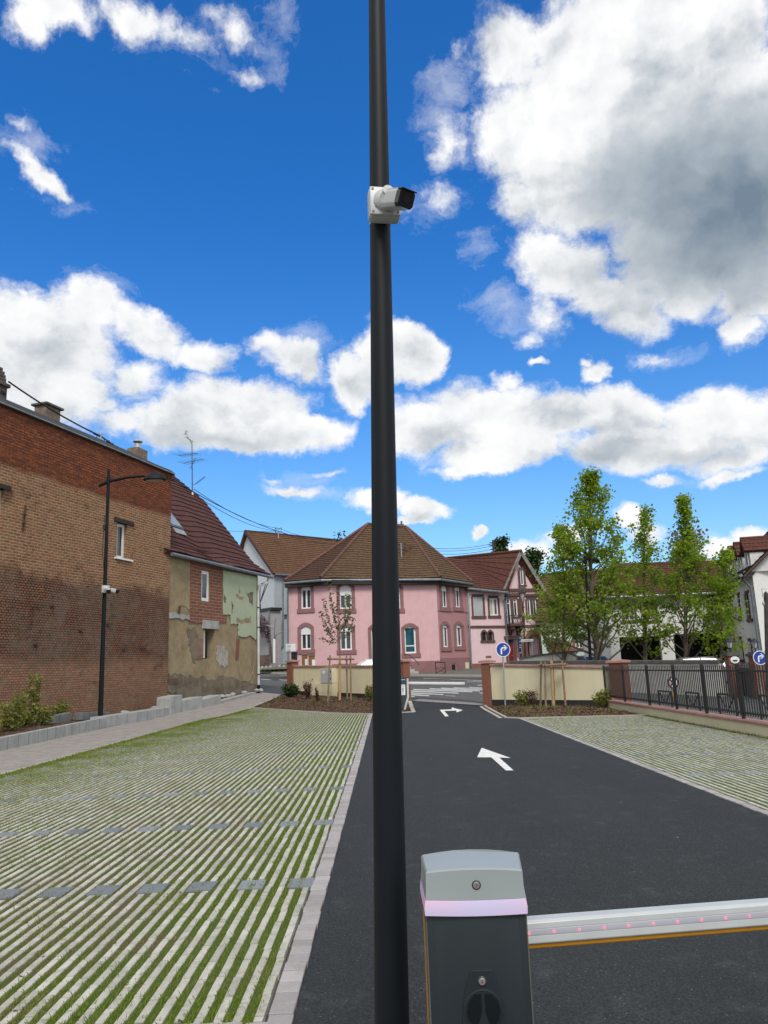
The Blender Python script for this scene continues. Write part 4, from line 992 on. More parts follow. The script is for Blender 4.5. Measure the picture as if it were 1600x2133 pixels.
for a, b in ((0, H3[4][0]-.1), (H3[4][1]+.1, F3.L)): F3.box(pl, a, b, .5, pz3+.1, 0, .03)
F3.box(pl, H3[4][0]-.1, H3[4][1]+.1, H3[4][3]+.08, pz3+.1, 0, .03); F3.box(pl, H3[4][0]-.1, H3[4][1]+.1, .5, H3[4][2]-.05, 0, .03)
pl.build('plinth', MAUVE, ph)
mb = MB(); q = F3.rect(968, 974, 1380, 1393); F3.box(mb, q[0], q[1], q[2], q[3], .03, .15); mb.build('meter_box', CREAM, ph, bevel=.02)
mb = MB(); z = F3.px(940, 1273.5)[1]; F3.box(mb, 0, F3.L, z-.03, z+.03, 0, .04); mb.build('string_line', MAUVE, ph)
R0, R1 = VY(766, 1093, 62.6), VY(846, 1104, 64.5)
R1.z = R0.z
mb = MB(); roof(mb, E0, E1, R0, R0+V3((.02, 0, 0)), .34, .04); mb.closed = False; ra = mb.build('roof', TILE_DRK, ph)
mb = MB(); roof(mb, E1, E2, R1, R0, .34, .045, 10, lambda s, t: .04*math.sin(s*14)); roof(mb, E2, E3, R1+V3((.02, 0, 0)), R1, .34, .045)
bk = V3((R0.x-2, 72, 8.2)); mb.quad(R1, E3, V3((E3.x-2, 74, 8.2)), bk); mb.add([R0, R1, bk, E0], [(0, 1, 2, 3)])
mb.closed = False; rb = mb.build('roof', TILE_WTH, ph)
mb = MB()
for a, b in ((E0, R0), (E1, R0), (R0, R1), (E2, R1), (E3, R1)): ridge(mb, a+V3((0, 0, .08)), b+V3((0, 0, .06)), .13)
mb.build('ridge_tiles', RED_RIDGE, rb, smooth=True)
gt = MB()
for a, b in ((E0, E1), (E1, E2), (E2, E3)): gt.tube([a+V3((0, -.08, -.16)), b+V3((0, -.08, -.16))], .10, 8)
gt.tube([E0+V3((.3, 0, -.2)), F1.P(.1, 7.4, .15), F1.P(.06, 1.4, .12)], .07, 8)
gt.tube([E3+V3((-.2, 0, -.25)), F3.P(F3.L-.05, 7.4, .2), F3.P(F3.L-.05, 1.4, .12)], .07, 8)
gt.build('gutter', ZINC, ph, smooth=True)
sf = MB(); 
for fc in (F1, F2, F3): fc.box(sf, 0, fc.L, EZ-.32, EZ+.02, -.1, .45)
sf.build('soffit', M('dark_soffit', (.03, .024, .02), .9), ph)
ch = thing('chimney_stack', R1, 'short brick chimney on the ridge of the pink corner house', 'chimney')
a, b = VY(829.5, 1092, 66), VY(840, 1092, 66)
ch.location = ((a.x+b.x)/2, 66.2, R1.z-.4)
mb = MB(); mb.bb(a.x, b.x, 66, 66.5, 10.5, a.z); mb.build('stack', BRICK3, ch)
mb = MB(); mb.bb(a.x-.06, b.x+.06, 65.94, 66.56, a.z-.15, a.z); mb.lathe(((a.x+b.x)/2+.08, 66.2, a.z), [(.08, 0), (.08, .3)], 8); mb.build('cap', CONCD, ch)
# electricity mast on the front roof slope
def mast(x, yb, yt, yy, lab, arms=((0,), ()), base=True, name='roof_mast'):
    b_ = VY(x, yb, yy); t_ = VY(x-.3, yt, yy); r = thing(name, b_, lab, 'mast', None)
    mb = MB(); mb.tube([b_, V3((b_.x, b_.y, t_.z))], [.05, .035], 8); mb.build('pole', GALV, r, smooth=True)
    mb = MB()
    for k, h in enumerate((.15, .5)):
        zz = t_.z-h; mb.beam(V3((b_.x-.35, b_.y, zz)), V3((b_.x+.35, b_.y, zz)), .05, .05)
        for dx in (-.3, .3): mb.lathe((b_.x+dx, b_.y, zz), [(.03, 0), (.05, .05), (.05, .12), (.02, .16)], 8)
    mb.build('crossarm', BLACKM, r); return r, t_
m1, mt1 = mast(837, 1171, 1131, 60.0, 'steel electricity mast on the front slope of the pink corner house')
st = MB()
sx0, sx1 = VY(845, 1395, 57.3), VY(872, 1395, 57.3); tb = terr(57)+.1
for k in range(4): st.bb(sx0.x-2.6, sx1.x-.28*k, 57.1+.3*k, 58.9, tb+.17*k-.1, tb+.17*(k+1))
st.build('steps', CONC, ph, bevel=.02)
mb = MB(); mb.tube([VY(841, 1362, 57.9), VY(855, 1366, 57.5), VY(870, 1380, 57.0), VY(872, 1385, 56.9)], .025, 6); mb.build('handrail', BLACKM, ph)
mb = MB()
for x, s_ in ((700, 1),): pass
# small signs, bins and barrier on the corner
bx = thing('mailbox', VY(605, 1357, 50), 'white notice box with dark writing, above the black bin', 'mailbox')
a, b = VY(595.5, 1357, 50), VY(615.5, 1341, 50)
bx.location = (a.x+.3, 50, terr(50)); mb = MB(); mb.bb(a.x, b.x, 50, 50.25, a.z, b.z); mb.build('box', WHITEP, bx, bevel=.015)
mb = MB(); mb.bb(a.x+.2, a.x+.26, 50.1, 50.16, terr(50), a.z); mb.build('leg', GALV, bx)
mb = MB(); rnd = random.Random(2)
for k in range(5):
    zz = b.z-.09-.085*k; x0 = a.x+.05
    for j in range(3):
        l_ = rnd.uniform(.04, .1); mb.bb(x0, x0+l_, 49.993, 49.999, zz, zz+.03); x0 += l_+.02
mb.build('lettering', M('dark_ink', (.05, .05, .08), .8), bx)
def bin_(x0, x1, yt, yy, body, lid, lab, sticker=True, grp='wheelie bins by the pink corner house'):
    a, b = VY(x0, yt, yy), VY(x1, yt, yy); w_ = b.x-a.x; gz = terr(yy); h = a.z-gz; cx_ = (a.x+b.x)/2
    r = thing('wheelie_bin', (cx_, yy, gz), lab, 'bin', grp)
    mb = MB(); q = .42*w_; p = .36*w_
    mb.add([V3((cx_-p, yy-p*.9, gz+.05)), V3((cx_+p, yy-p*.9, gz+.05)), V3((cx_+p, yy+p, gz+.05)), V3((cx_-p, yy+p, gz+.05)), V3((cx_-q, yy-q, gz+h-.1)), V3((cx_+q, yy-q, gz+h-.1)), V3((cx_+q, yy+q, gz+h-.1)), V3((cx_-q, yy+q, gz+h-.1))],
           [(3, 2, 1, 0), (4, 5, 6, 7), (0, 1, 5, 4), (1, 2, 6, 5), (2, 3, 7, 6), (3, 0, 4, 7)]); mb.build('body', body, r, bevel=.02)
    mb = MB(); mb.bb(cx_-w_/2, cx_+w_/2, yy-w_/2, yy+w_/2, gz+h-.1, gz+h-.04); mb.bb(cx_-w_*.4, cx_+w_*.4, yy-w_*.3, yy+w_*.3, gz+h-.04, gz+h+.01); mb.build('lid', lid, r, bevel=.015)
    for s_ in (-1, 1):
        mb = MB(); mb.lathe((cx_+s_*w_*.4-.02, yy+w_*.4, gz+.1), [(.1, 0), (.1, .05)], 12, (1, 0, 0)); mb.build('wheel', BLACKM, r)
    if sticker:
        mb = MB(); mb.bb(cx_+.04, cx_+.24, yy-q-.004, yy-q+.02, gz+h*.62, gz+h*.82); mb.build('sticker', WHITEP, r)
BINB = M('brown_plastic', (.20, .10, .035), .6, var=.15); BINL = M('brown_lid', (.17, .10, .07), .5)
bin_(606, 620, 1358, 52.5, M('black_plastic', (.01, .012, .018), .5), BLACKM, 'black wheelie bin below the white notice box', False)
bin_(628, 641, 1362, 51, BINB, BINL, 'brown wheelie bin, the left one of the brown pair'); bin_(642, 656, 1363.5, 50.6, BINB, BINL, 'brown wheelie bin, the right one of the brown pair')
def xbarrier(a, b, h, lab, gz=None, grp='black cross-braced street barriers'):
    a, b = V3(a), V3(b); r = thing('street_barrier', (a+b)/2, lab, 'barrier', grp)
    mb = MB()
    for q in (a, b): mb.tube([q-V3((0, 0, .2)), q+V3((0, 0, h))], .03, 8)
    mb.tube([a+V3((0, 0, h)), b+V3((0, 0, h))], .03, 8); mb.build('frame', BLACKM, r, smooth=True)
    mb = MB(); mb.tube([a+V3((0, 0, .1)), b+V3((0, 0, h*.55))], .018, 6); mb.tube([b+V3((0, 0, .1)), a+V3((0, 0, h*.55))], .018, 6); mb.tube([a+V3((0, 0, h*.55)), b+V3((0, 0, h*.55))], .018, 6)
    mb.build('cross_brace', BLACKM, r, smooth=True)
a, b = G(908.5, 1405.5), G(928, 1406); xbarrier(a, b, (a.y/1634)*25.5, 'black cross-braced barrier on the pavement before the pink corner house')
# ================================================================== PINK GABLE HOUSE
q0, q1, q2 = p3, XY(1054, 64.3), XY(1127.5, 65.0)
gh = thing('gable_house', (q1[0], q1[1], 1.2), 'light pink house with a steep front gable, balcony and arched portal', 'house')
A1, A2 = Fac(q0, q1), Fac(q1, q2)
za, zg = A1.px(1015, 1232)[1], A2.px(1090, 1229)[1]
J1 = [A1.rect(985.5, 1006.5, 1243, 1283), A1.rect(1019.5, 1037.5, 1246, 1282), A1.rect(1004, 1013.5, 1316, 1334), A1.rect(1017, 1026.5, 1316, 1334)]
J2 = [A2.rect(1056, 1064.5, 1247, 1302), A2.rect(1070, 1078, 1247, 1284), A2.rect(1098.5, 1105.5, 1248, 1284.5), A2.rect(1110.5, 1118, 1248, 1285), A2.rect(1058, 1071, 1332, 1384), A2.rect(1078.5, 1087, 1328, 1361), A2.rect(1099, 1124, 1322, 1384)]
w1 = wallmb(); A1.wall(w1, 0, A1.L, .5, za, J1); w1.build('wall', PINKL, gh)
w1 = wallmb(); A2.wall(w1, 0, A2.L, .5, zg, J2[:6]+[J2[6]], dep=.22)
gu, gz_ = A2.px(1094, 1158); at = A2.rect(1082, 1089.5, 1187, 1219)
w1.add([A2.P(0, zg), A2.P(A2.L, zg), A2.P(A2.L*.5, gz_)], [(0, 1, 2)])
w1.build('wall', PINKL, gh)
kb_ = dict(surround=TRIMB, sw=.16, sill=.22, dep=.14, fw=.09, st=.2)
window(gh, A1, J1[0], shut=1.62, cols=1, **kb_); window(gh, A1, J1[1], curtain=.6, **kb_)
for k in (2, 3): window(gh, A1, J1[k], cols=2, frame=BLACKM, glass=DARK, surround=TRIMB, sw=.12, arch=.18, sill=.18, st=.2, fw=.04, bar=.5)
for k in (0, 1, 2, 3): window(gh, A2, J2[k], cols=1, bar=.82 if k < 2 else None, surround=TRIMB, sw=.17, sill=.12 if k else .02, dep=.14, fw=.085, st=.22)
window(gh, A2, (at[0], at[1], at[2], at[3]), cols=1, o=.17, dep=.12, fw=.09, surround=TRIMB, sw=.15, sill=.15, st=.18)
REDD = M('red_door', (.20, .012, .012), .4); PURP = M('purple_door', (.11, .03, .09), .4, var=.2)
def door(fc, r, mat, dep=.2, name='door'):
    mb = MB(); fc.box(mb, r[0], r[1], r[2], r[3], -dep, -dep+.05)
    n = 3
    for k in range(n): fc.box(mb, r[0]+(r[1]-r[0])*(k+.15)/n, r[0]+(r[1]-r[0])*(k+.85)/n, r[2]+.3, r[3]-.4, -dep+.05, -dep+.075)
    d_ = mb.build(name, mat, gh); mb = MB(); mb.lathe(fc.P(r[1]-.15, (r[2]+r[3])/2-.1, -dep+.05), [(.03, 0), (.03, .06)], 8, fc.N); mb.build('handle', GALV, d_)
door(A2, (J2[4][0], J2[4][1], J2[4][2], J2[4][3]-.4), REDD); mb = MB(); A2.box(mb, J2[4][0], J2[4][1], J2[4][3]-.38, J2[4][3], -.18, -.14); mb.build('fanlight', GLASS, gh)
r_ = J2[4]; mb = MB(); A2.box(mb, r_[0]-.22, r_[0], r_[2], r_[3], -.02, .06); A2.box(mb, r_[1], r_[1]+.22, r_[2], r_[3], -.02, .06); A2.box(mb, r_[0]-.3, r_[1]+.3, r_[3], r_[3]+.28, -.02, .12); mb.build('door_surround', TRIMB, gh)
window(gh, A2, J2[5], cols=1, frame=M('green_grey', (.25, .30, .27), .6), surround=PORTAL, sw=.14, arch=.2, sill=.25, st=.35, fw=.06)
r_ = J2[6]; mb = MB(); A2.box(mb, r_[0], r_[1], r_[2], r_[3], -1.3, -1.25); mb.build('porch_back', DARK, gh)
mb = wallmb()
for uu in (r_[0], r_[1]): mb.quad(A2.P(uu, r_[2], -.2), A2.P(uu, r_[3], -.2), A2.P(uu, r_[3], -1.3), A2.P(uu, r_[2], -1.3))
mb.quad(A2.P(r_[0], r_[3], -.2), A2.P(r_[1], r_[3], -.2), A2.P(r_[1], r_[3], -1.3), A2.P(r_[0], r_[3], -1.3)); mb.build('porch_reveal', PORTAL, gh)
door(A2, (r_[0]+.02, r_[0]+(r_[1]-r_[0])*.52, r_[2], r_[3]-.55), PURP, .9)
mb = MB(); k = 14; um = (r_[0]+r_[1])/2; hw = (r_[1]-r_[0])/2; zs = r_[3]-.75
A2.box(mb, r_[0]-.2, r_[0], r_[2], zs, -.02, .07); A2.box(mb, r_[1], r_[1]+.2, r_[2], zs, -.02, .07)
for i in range(k):
    a0, a1 = math.pi*i/k, math.pi*(i+1)/k
    c = lambda a, rr, rz: A2.P(um-math.cos(a)*rr, zs+math.sin(a)*rz, -.02)
    mb.prism([c(a0, hw, .73), c(a1, hw, .73), c(a1, hw+.2, 1.2+.0), c(a0, hw+.2, 1.2)], A2.N*.09)
    mb.prism([c(a0, hw, .73), c(a1, hw, .73), A2.P(um-math.cos(a1)*hw, r_[3]+.02, -.02), A2.P(um-math.cos(a0)*hw, r_[3]+.02, -.02)], A2.N*.06)
mb.build('portal_arch', PORTAL, gh)
mb = MB()
z = A1.px(1010, 1305.5)[1]; A1.box(mb, 0, A1.L, z-.09, z+.09, 0, .08)
z = A2.px(1090, 1304.5)[1]; A2.box(mb, 0, A2.L, z-.09, z+.09, 0, .08)
A2.box(mb, 0, A2.L+.2, zg-.12, zg+.12, 0, .14)
z0 = J2[2][3]+.24; A2.box(mb, .1, J2[1][1]+.5, J2[0][3]+.20, J2[0][3]+.44, 0, .10); A2.box(mb, J2[2][0]-.3, J2[3][1]+.3, z0-.02, z0+.2, 0, .10)
for a, b in ((J2[0][1]+.17, J2[1][0]-.17), (J2[1][1]+.17, J2[1][1]+.55), (J2[2][1]+.17, J2[3][0]-.17)): A2.box(mb, a, b, J2[1][2], J2[1][3]+.2, 0, .05)
mb.build('string_course', TRIMB, gh)
mb = MB(); zz = A1.px(995, 1382)[1]; A1.box(mb, 0, A1.L, .5, zz, 0, .05); q = A1.rect(1012, 1023, 1366, 1370); A1.box(mb, q[0], q[1], q[2], q[3], 0, .04); mb.build('plinth', PORTAL, gh)
# balcony with scrolled iron railing and stone corbels
u0, z0 = A2.px(1054, 1303); u1, _ = A2.px(1084, 1303)
ba = MB(); A2.box(ba, u0, u1, z0-.1, z0+.1, 0, 1.0); bo = ba.build('balcony', TRIMB, gh)
mb = MB()
for a in (u0+.15, u1-.4): 
    mb.prism([A2.P(a, z0-.1, 0), A2.P(a, z0-.1, .9), A2.P(a, z0-.35, .85), A2.P(a, z0-.5, .4), A2.P(a, z0-.8, .1), A2.P(a, z0-.8, 0)], A2.D*.28)
mb.build('corbel', TRIMB, bo)
mb = MB(); zt = z0+.75
for o in (.96,):
    mb.beam(A2.P(u0, zt, o), A2.P(u1, zt, o), .06, .05); mb.beam(A2.P(u0, z0+.14, o), A2.P(u1, z0+.14, o), .04, .04)
for a in (u0, u1): mb.beam(A2.P(a, zt, 0), A2.P(a, zt, .96), .05, .05); 
for i in range(13):
    a = u0+(u1-u0)*i/12; b_ = .08*math.sin(i*1.57)
    mb.tube([A2.P(a, z0+.14, .96), A2.P(a+b_, z0+.35, 1.03), A2.P(a-b_, z0+.55, 1.0), A2.P(a, zt, .96)], .02, 5)
    if i < 5:
        for aa in (u0, u1): mb.tube([A2.P(aa, z0+.1, .2*i), A2.P(aa, zt, .2*i)], .02, 5)
mb.build('railing', BLACKM, bo)
# roofs
GR1 = A2.P(A2.L*.5, gz_+.35, .55); EL = VY(1056, 1231, 63.6); ER = A2.P(A2.L+.35, zg-.1, .55)
bdir = V3((-.93, .37, 0)); 
GR0 = VY(916, 1159, 68); GR0.z = GR1.z+.1
VT = VY(976, 1168, 66.6)
mb = MB(); roof(mb, VT, EL+V3((0, -.0, 0)), GR1, GR0, .36, .045); 
mb.quad(GR1, ER, ER+(GR0-GR1), GR0); mb.quad(GR1+V3((0, 0, -.14)), GR0+V3((0, 0, -.14)), ER+(GR0-GR1)+V3((0, 0, -.14)), ER+V3((0, 0, -.14)))
mb.closed = False; r1 = mb.build('roof', TILE_RED, gh)
mb = MB(); L0 = VY(972, 1222, 62.0); L1 = VY(1058, 1231, 63.6); roof(mb, L0, L1, VT+V3((.05, 0, .05)), VY(925, 1161, 66.3), .36, .045); mb.closed = False; mb.build('roof', TILE_RED, gh)
mb = MB(); ridge(mb, GR0, GR1, .14); ridge(mb, VT, EL, .08); mb.build('ridge_tiles', TILE_RED, r1, smooth=True)
mb = MB(); mb.beam(GR1+V3((0, 0, -.1)), ER+V3((0, 0, -.1)), .08, .28); mb.beam(GR1+V3((0, 0, -.1)), A2.P(-.15, zg-.05, .55), .08, .28); mb.build('bargeboard', M('grey_board', (.22, .20, .19), .8, var=.3), r1)
mb = MB(); d_ = (A2.N*.5)
mb.prism([GR1+V3((0, 0, -.25)), ER+V3((0, 0, -.25)), ER+V3((0, 0, -.30)), GR1+V3((0, 0, -.30))], -A2.N*.6)
mb.beam(A2.P(A2.L*.78, zg+1.35, 0), A2.P(A2.L*.78, zg+1.35, .5), .14, .14); mb.build('gable_soffit', M('brown_board', (.10, .035, .02), .7), r1)
gt = MB(); gt.tube([L0+V3((0, -.05, -.15)), L1+V3((0, -.05, -.15))], .11, 8); gt.tube([L1+V3((.2, 0, -.2)), A1.P(A1.L-.1, za-.7, .15), A1.P(A1.L-.1, 1.5, .12)], .08, 8)
gt.tube([A2.P(A2.L-.05, zg, .3), A2.P(A2.L+.05, 1.4, .12)], .07, 8); gt.build('gutter', ZINC, gh, smooth=True)
mb = MB(); 
for a in ((q0[0], q0[1]), (q2[0], q2[1])): pass
mb = wallmb(); q5 = V3((*q2, 0)); bkv = GR0-GR1; mb.quad(q5+V3((0, 0, .5)), q5+V3((0, 0, zg)), q5+bkv+V3((0, 0, zg-bkv.z)), q5+bkv+V3((0, 0, .5))); mb.build('side_wall', PINKL, gh)

# ================================================================== HOUSES BEHIND THE TREES
gn = thing('mint_house', (14, 62, 1.2), 'pale mint house with low brown tiled roof, half hidden by the big maple', 'house')
FM = Fac(XY(1127, 62.5, 1320), XY(1276, 60.5, 1320)); zm = FM.px(1150, 1293)[1]; zmr = FM.px(1150, 1203)[1]
HM = [FM.rect(1160, 1176, 1338, 1382), FM.rect(1198, 1214, 1330, 1350)]
mb = wallmb(); FM.wall(mb, 0, FM.L, .5, zm, HM); mb.build('wall', MINTW, gn)
window(gn, FM, HM[0], cols=2, frame=M('brown_door', (.10, .04, .03), .6), glass=REDD, surround=PORTAL, sw=.6, sill=.05, arch=.2, fw=.15, name='door')
window(gn, FM, HM[1], cols=2, surround=PORTAL, sw=.2)
mb = MB(); roof(mb, FM.P(-.3, zm, .5), FM.P(FM.L+.3, zm, .5), FM.P(FM.L+.3, zmr+.9, -4.5), FM.P(-.3, zmr+.9, -4.5), .34, .05); mb.closed = False; mb.build('roof', TILE_WTH, gn)
rw = thing('long_house', (20, 48, .7), 'long white building with dark garage openings and red-brown roof behind the maples', 'building')
FW = Fac(XY(1268, 48.3, 1300), XY(1526, 48, 1300)); ze = FW.px(1400, 1238)[1]
HW = [FW.rect(1292, 1378, 1326, 1375), FW.rect(1405, 1523, 1319, 1375), FW.rect(1476, 1513, 1246, 1287), FW.rect(1300, 1322, 1262, 1292), FW.rect(1345, 1366, 1262, 1292)]
for k in (0, 1): HW[k] = (HW[k][0], HW[k][1], .5, HW[k][3])
mb = wallmb(); FW.wall(mb, 0, FW.L, .5, ze, HW, dep=.3)
mb.quad(FW.P(0, .5), FW.P(0, .5, -8), FW.P(0, ze, -8), FW.P(0, ze)); mb.build('wall', WHITEW, rw)
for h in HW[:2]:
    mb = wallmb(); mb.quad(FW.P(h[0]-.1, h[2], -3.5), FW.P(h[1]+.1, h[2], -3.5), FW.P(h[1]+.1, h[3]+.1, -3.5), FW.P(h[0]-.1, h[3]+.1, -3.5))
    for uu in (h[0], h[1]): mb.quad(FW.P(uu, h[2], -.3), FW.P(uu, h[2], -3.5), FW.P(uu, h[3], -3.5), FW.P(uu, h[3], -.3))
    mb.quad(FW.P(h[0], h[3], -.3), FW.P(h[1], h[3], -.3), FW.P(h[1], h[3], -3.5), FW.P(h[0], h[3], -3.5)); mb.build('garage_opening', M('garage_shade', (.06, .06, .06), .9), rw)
window(rw, FW, HW[2], cols=3, bar=.5, surround=TRIMB, sw=.12, sill=.15, fw=.06)
for k in (3, 4): window(rw, FW, HW[k], cols=2, bar=.5, surround=TRIMB, sw=.12, sill=.15, fw=.06)
mb = MB(); a_, b_ = FW.P(-.5, ze+.02, .5), FW.P(FW.L+.8, ze+.02, .5); RT0 = VY(1279, 1177, 51.6); RT1 = VY(1560, 1168, 51.6)
roof(mb, a_, b_, RT1, RT0, .34, .04, 12, lambda s, t: .03*math.sin(s*20)); mb.quad(RT0, RT1, RT1+V3((0, 5, -3)), RT0+V3((-2, 5, -3)))
mb.closed = False; r = mb.build('roof', TILE_RED, rw)
mb = MB(); ridge(mb, RT0, RT1, .12); mb.build('ridge_tiles', TILE_RED, r, smooth=True)
mb = MB(); mb.tube([FW.P(-.3, ze-.08, .58), FW.P(FW.L, ze-.08, .58)], .09, 8); mb.tube([FW.P(FW.L-.4, ze-.1, .5), FW.P(FW.L-.4, .6, .12)], .06, 8); mb.build('gutter', ZINC, rw, smooth=True)
# house with four dormers
dh = thing('dormer_house', (20, 44, .5), 'white house with four red-roofed dormers and grey-white shutters at the right edge', 'house')
d0, d1 = XY(1525, 48, 1300), XY(1581, 41.6, 1300)
FDm = Fac(d0, d1); FE = Fac(d1, (d1[0]+9, d1[1]+.6)); zd = 5.75
HD = [FDm.rect(1524.5, 1532, 1245, 1287), FDm.rect(1537, 1544.5, 1240, 1288), FDm.rect(1556, 1563.5, 1236, 1290), FDm.rect(1527, 1532.5, 1331, 1372), FDm.rect(1543, 1547.5, 1332, 1374), FDm.rect(1562, 1567, 1336, 1376), FDm.rect(1580, 1584, 1338, 1378)][:6]
mb = wallmb(); FDm.wall(mb, 0, FDm.L, -.2, zd, HD, dep=.2); mb.build('wall', WHITEW, dh)
mb = wallmb(); FE.wall(mb, 0, 9, -.2, zd); mb.add([FE.P(0, zd), FE.P(9, zd), FE.P(4.5, zd+4.4)], [(0, 1, 2)]); mb.build('wall', WHITEW, dh)
SHW = M('pale_shutter', (.60, .62, .66), .6, var=.1)
for i, h in enumerate(HD):
    wn = window(dh, FDm, h, cols=1, frame=M('oxblood', (.11, .03, .022), .6), surround=MATS['oxblood'], sw=.13, sill=.16, fw=.06, st=.18, dep=.1)
    hw = (h[1]-h[0])*(.95 if i < 3 else .5)
    for a in ((h[0]-.14-hw, h[0]-.14), (h[1]+.14, h[1]+.14+hw)) if i < 3 else ((h[0]+.02, (h[0]+h[1])/2-.01), ((h[0]+h[1])/2+.01, h[1]-.02)):
        mb = MB(); FDm.box(mb, a[0], a[1], h[2], h[3], .0 if i < 3 else -.05, .06)
        for zz in (.3, .7): FDm.box(mb, a[0]+.02, a[1]-.02, h[2]+(h[3]-h[2])*zz-.03, h[2]+(h[3]-h[2])*zz+.03, .06, .075)
        mb.build('shutter', SHW, wn)
    pass
UPD = -FDm.N  # up-slope direction
mb = MB(); a_, b_ = FDm.P(-3.5, zd+.05, .55), FDm.P(FDm.L+.35, zd+.05, .55)
roof(mb, a_, b_, b_+UPD*5.1+V3((0, 0, 4.6)), a_+UPD*5.1+V3((0, 0, 4.6)), .33, .04); mb.closed = False; r = mb.build('roof', TILE_BLK, dh)
mb = MB(); mb.beam(b_+V3((0, 0, -.1)), b_+UPD*5.1+V3((0, 0, 4.5)), .08, .3, FDm.D); mb.build('bargeboard', MATS['brown_board'], r)
mb = MB(); mb.tube([a_+FDm.N*.1, b_+FDm.N*.1], .09, 8); mb.tube([FDm.P(FDm.L, zd-.1, .5), FDm.P(FDm.L-.15, zd-.6, .12), FDm.P(FDm.L-.15, .0, .1)], .07, 8); mb.build('gutter', ZINC, dh, smooth=True)
DCH = M('pale_cheek', (.62, .62, .63), .8, var=.1)
for i, (px_, yy) in enumerate(((1534, 47.0), (1547, 45.2), (1563, 43.7), (1590, 41.9))):
    q = VY(px_, 1165, yy); q = V3((q.x, q.y, 0)); u = (q-FDm.A).dot(FDm.D); zb, zt_ = zd+.45, 7.25; hw = .48; o0 = .0
    mb = MB(); mb.prism([FDm.P(u-hw, zb-.2, o0), FDm.P(u+hw, zb-.2, o0), FDm.P(u+hw, zt_, o0), FDm.P(u, zt_+.62, o0), FDm.P(u-hw, zt_, o0)], UPD*1.9); dm = mb.build('dormer', DCH, dh)
    window(dm, FDm, (u-.28, u+.28, zb+.15, zt_-.1), cols=1, o=.08, dep=.05, fw=.07)
    mb = MB(); k = .62
    roof(mb, FDm.P(u-hw-.14, zt_-.12, .28), FDm.P(u-hw-.14, zt_-.12, -2.2), FDm.P(u, zt_+k+.12, -2.2), FDm.P(u, zt_+k+.12, .28), .22, .03)
    roof(mb, FDm.P(u+hw+.14, zt_-.12, .28), FDm.P(u+hw+.14, zt_-.12, -2.2), FDm.P(u, zt_+k+.12, -2.2), FDm.P(u, zt_+k+.12, .28), .22, .03)
    mb.closed = False; mb.build('roof', TILE_RED, dm)

# ================================================================== WALLS, PILLARS, FENCE
def pillar(p, w_, h, ang, lab, zb=None):
    z = terr(p[1]) if zb is None else zb; r = thing('gate_pillar', (p[0], p[1], z), lab, 'pillar', 'terracotta pillars of the car park wall')
    X = V3((math.cos(ang), math.sin(ang), 0)); Y = V3((-X.y, X.x, 0)); c = V3((p[0], p[1], 0))
    mb = MB(); mb.box(c+V3((0, 0, z+h/2-.1)), (w_, w_, h+.1), X, Y); mb.build('shaft', TERRA, r, bevel=.012)
    mb = MB(); mb.box(c+V3((0, 0, z+h)), (w_+.14, w_+.14, .07), X, Y); o = V3((0, 0, z+h+.035)); k = (w_+.14)/2
    mb.add([c+o+X*a*k+Y*b*k for a, b in ((-1, -1), (1, -1), (1, 1), (-1, 1))]+[c+o+V3((0, 0, .05))], [(0, 1, 4), (1, 2, 4), (2, 3, 4), (3, 0, 4)]); mb.build('cap', COPING, r)
    return z+h
PL1, PL2, PR1, PR2 = (-5.08, 41.0), (.60, 34.9), (3.85, 31.0), (8.0, 27.5)
wa = math.atan2(PL2[1]-PL1[1], PL2[0]-PL1[0]); wb = math.atan2(PR2[1]-PR1[1], PR2[0]-PR1[0])
def ptop(px, py, P): q = VY(px, py, P[1]); return q.z
pillar(PL1, .44, ptop(610, 1375.5, PL1)-terr(41)-.05, wa, 'terracotta pillar at the far left end of the cream wall')
pillar(PL2, .42, ptop(842, 1374, PL2)-terr(34.9)-.05, wa, 'terracotta pillar half hidden by the black post, left of the gate')
pillar(PR1, .36, ptop(1021, 1375.5, PR1)-terr(31)-.05, wb, 'terracotta pillar right of the gate opening beside the round blue sign')
pillar(PR2, .50, ptop(1290, 1375, PR2)-.05, wb, 'terracotta pillar where the cream wall meets the black fence')
def cwall(A, B, za, zb, lab, in0=.2, in1=.2):
    A, B = V3((*A, 0)), V3((*B, 0)); D = (B-A).normalized(); A = A+D*in0; B = B-D*in1; Nn = V3((D.y, -D.x, 0))
    r = thing('cream_wall', (A+B)/2+V3((0, 0, terr(A.y))), lab, 'wall')
    def slab_(mb, z0a, z0b, z1a, z1b, t):
        P = [A+Nn*t, B+Nn*t, B-Nn*t, A-Nn*t]; lo = [z0a, z0b, z0b, z0a]; hi = [z1a, z1b, z1b, z1a]
        mb.add([p+V3((0, 0, z)) for p, z in zip(P, lo)]+[p+V3((0, 0, z)) for p, z in zip(P, hi)], [(3, 2, 1, 0), (4, 5, 6, 7), (0, 1, 5, 4), (1, 2, 6, 5), (2, 3, 7, 6), (3, 0, 4, 7)])
    mb = MB(); slab_(mb, terr(A.y)-.2, terr(B.y)-.2, za-.07, zb-.07, .11); mb.build('wall', CREAM, r)
    mb = MB(); slab_(mb, za-.07, zb-.07, za, zb, .17); mb.build('coping', COPING, r, bevel=.01)
    mb = MB(); slab_(mb, terr(A.y)-.2, terr(B.y)-.2, terr(A.y)+.22, terr(B.y)+.22, .118); mb.build('damp_course', M('bitumen_black', (.02, .02, .022), .7), r)
    return Fac((A.x, A.y), (B.x, B.y))
za_ = VY(625, 1386, PL1[1]).z; zb_ = VY(790, 1387, 36.0).z
CWL = cwall(PL1, PL2, za_, zb_, 'cream rendered wall with pink coping left of the gate')
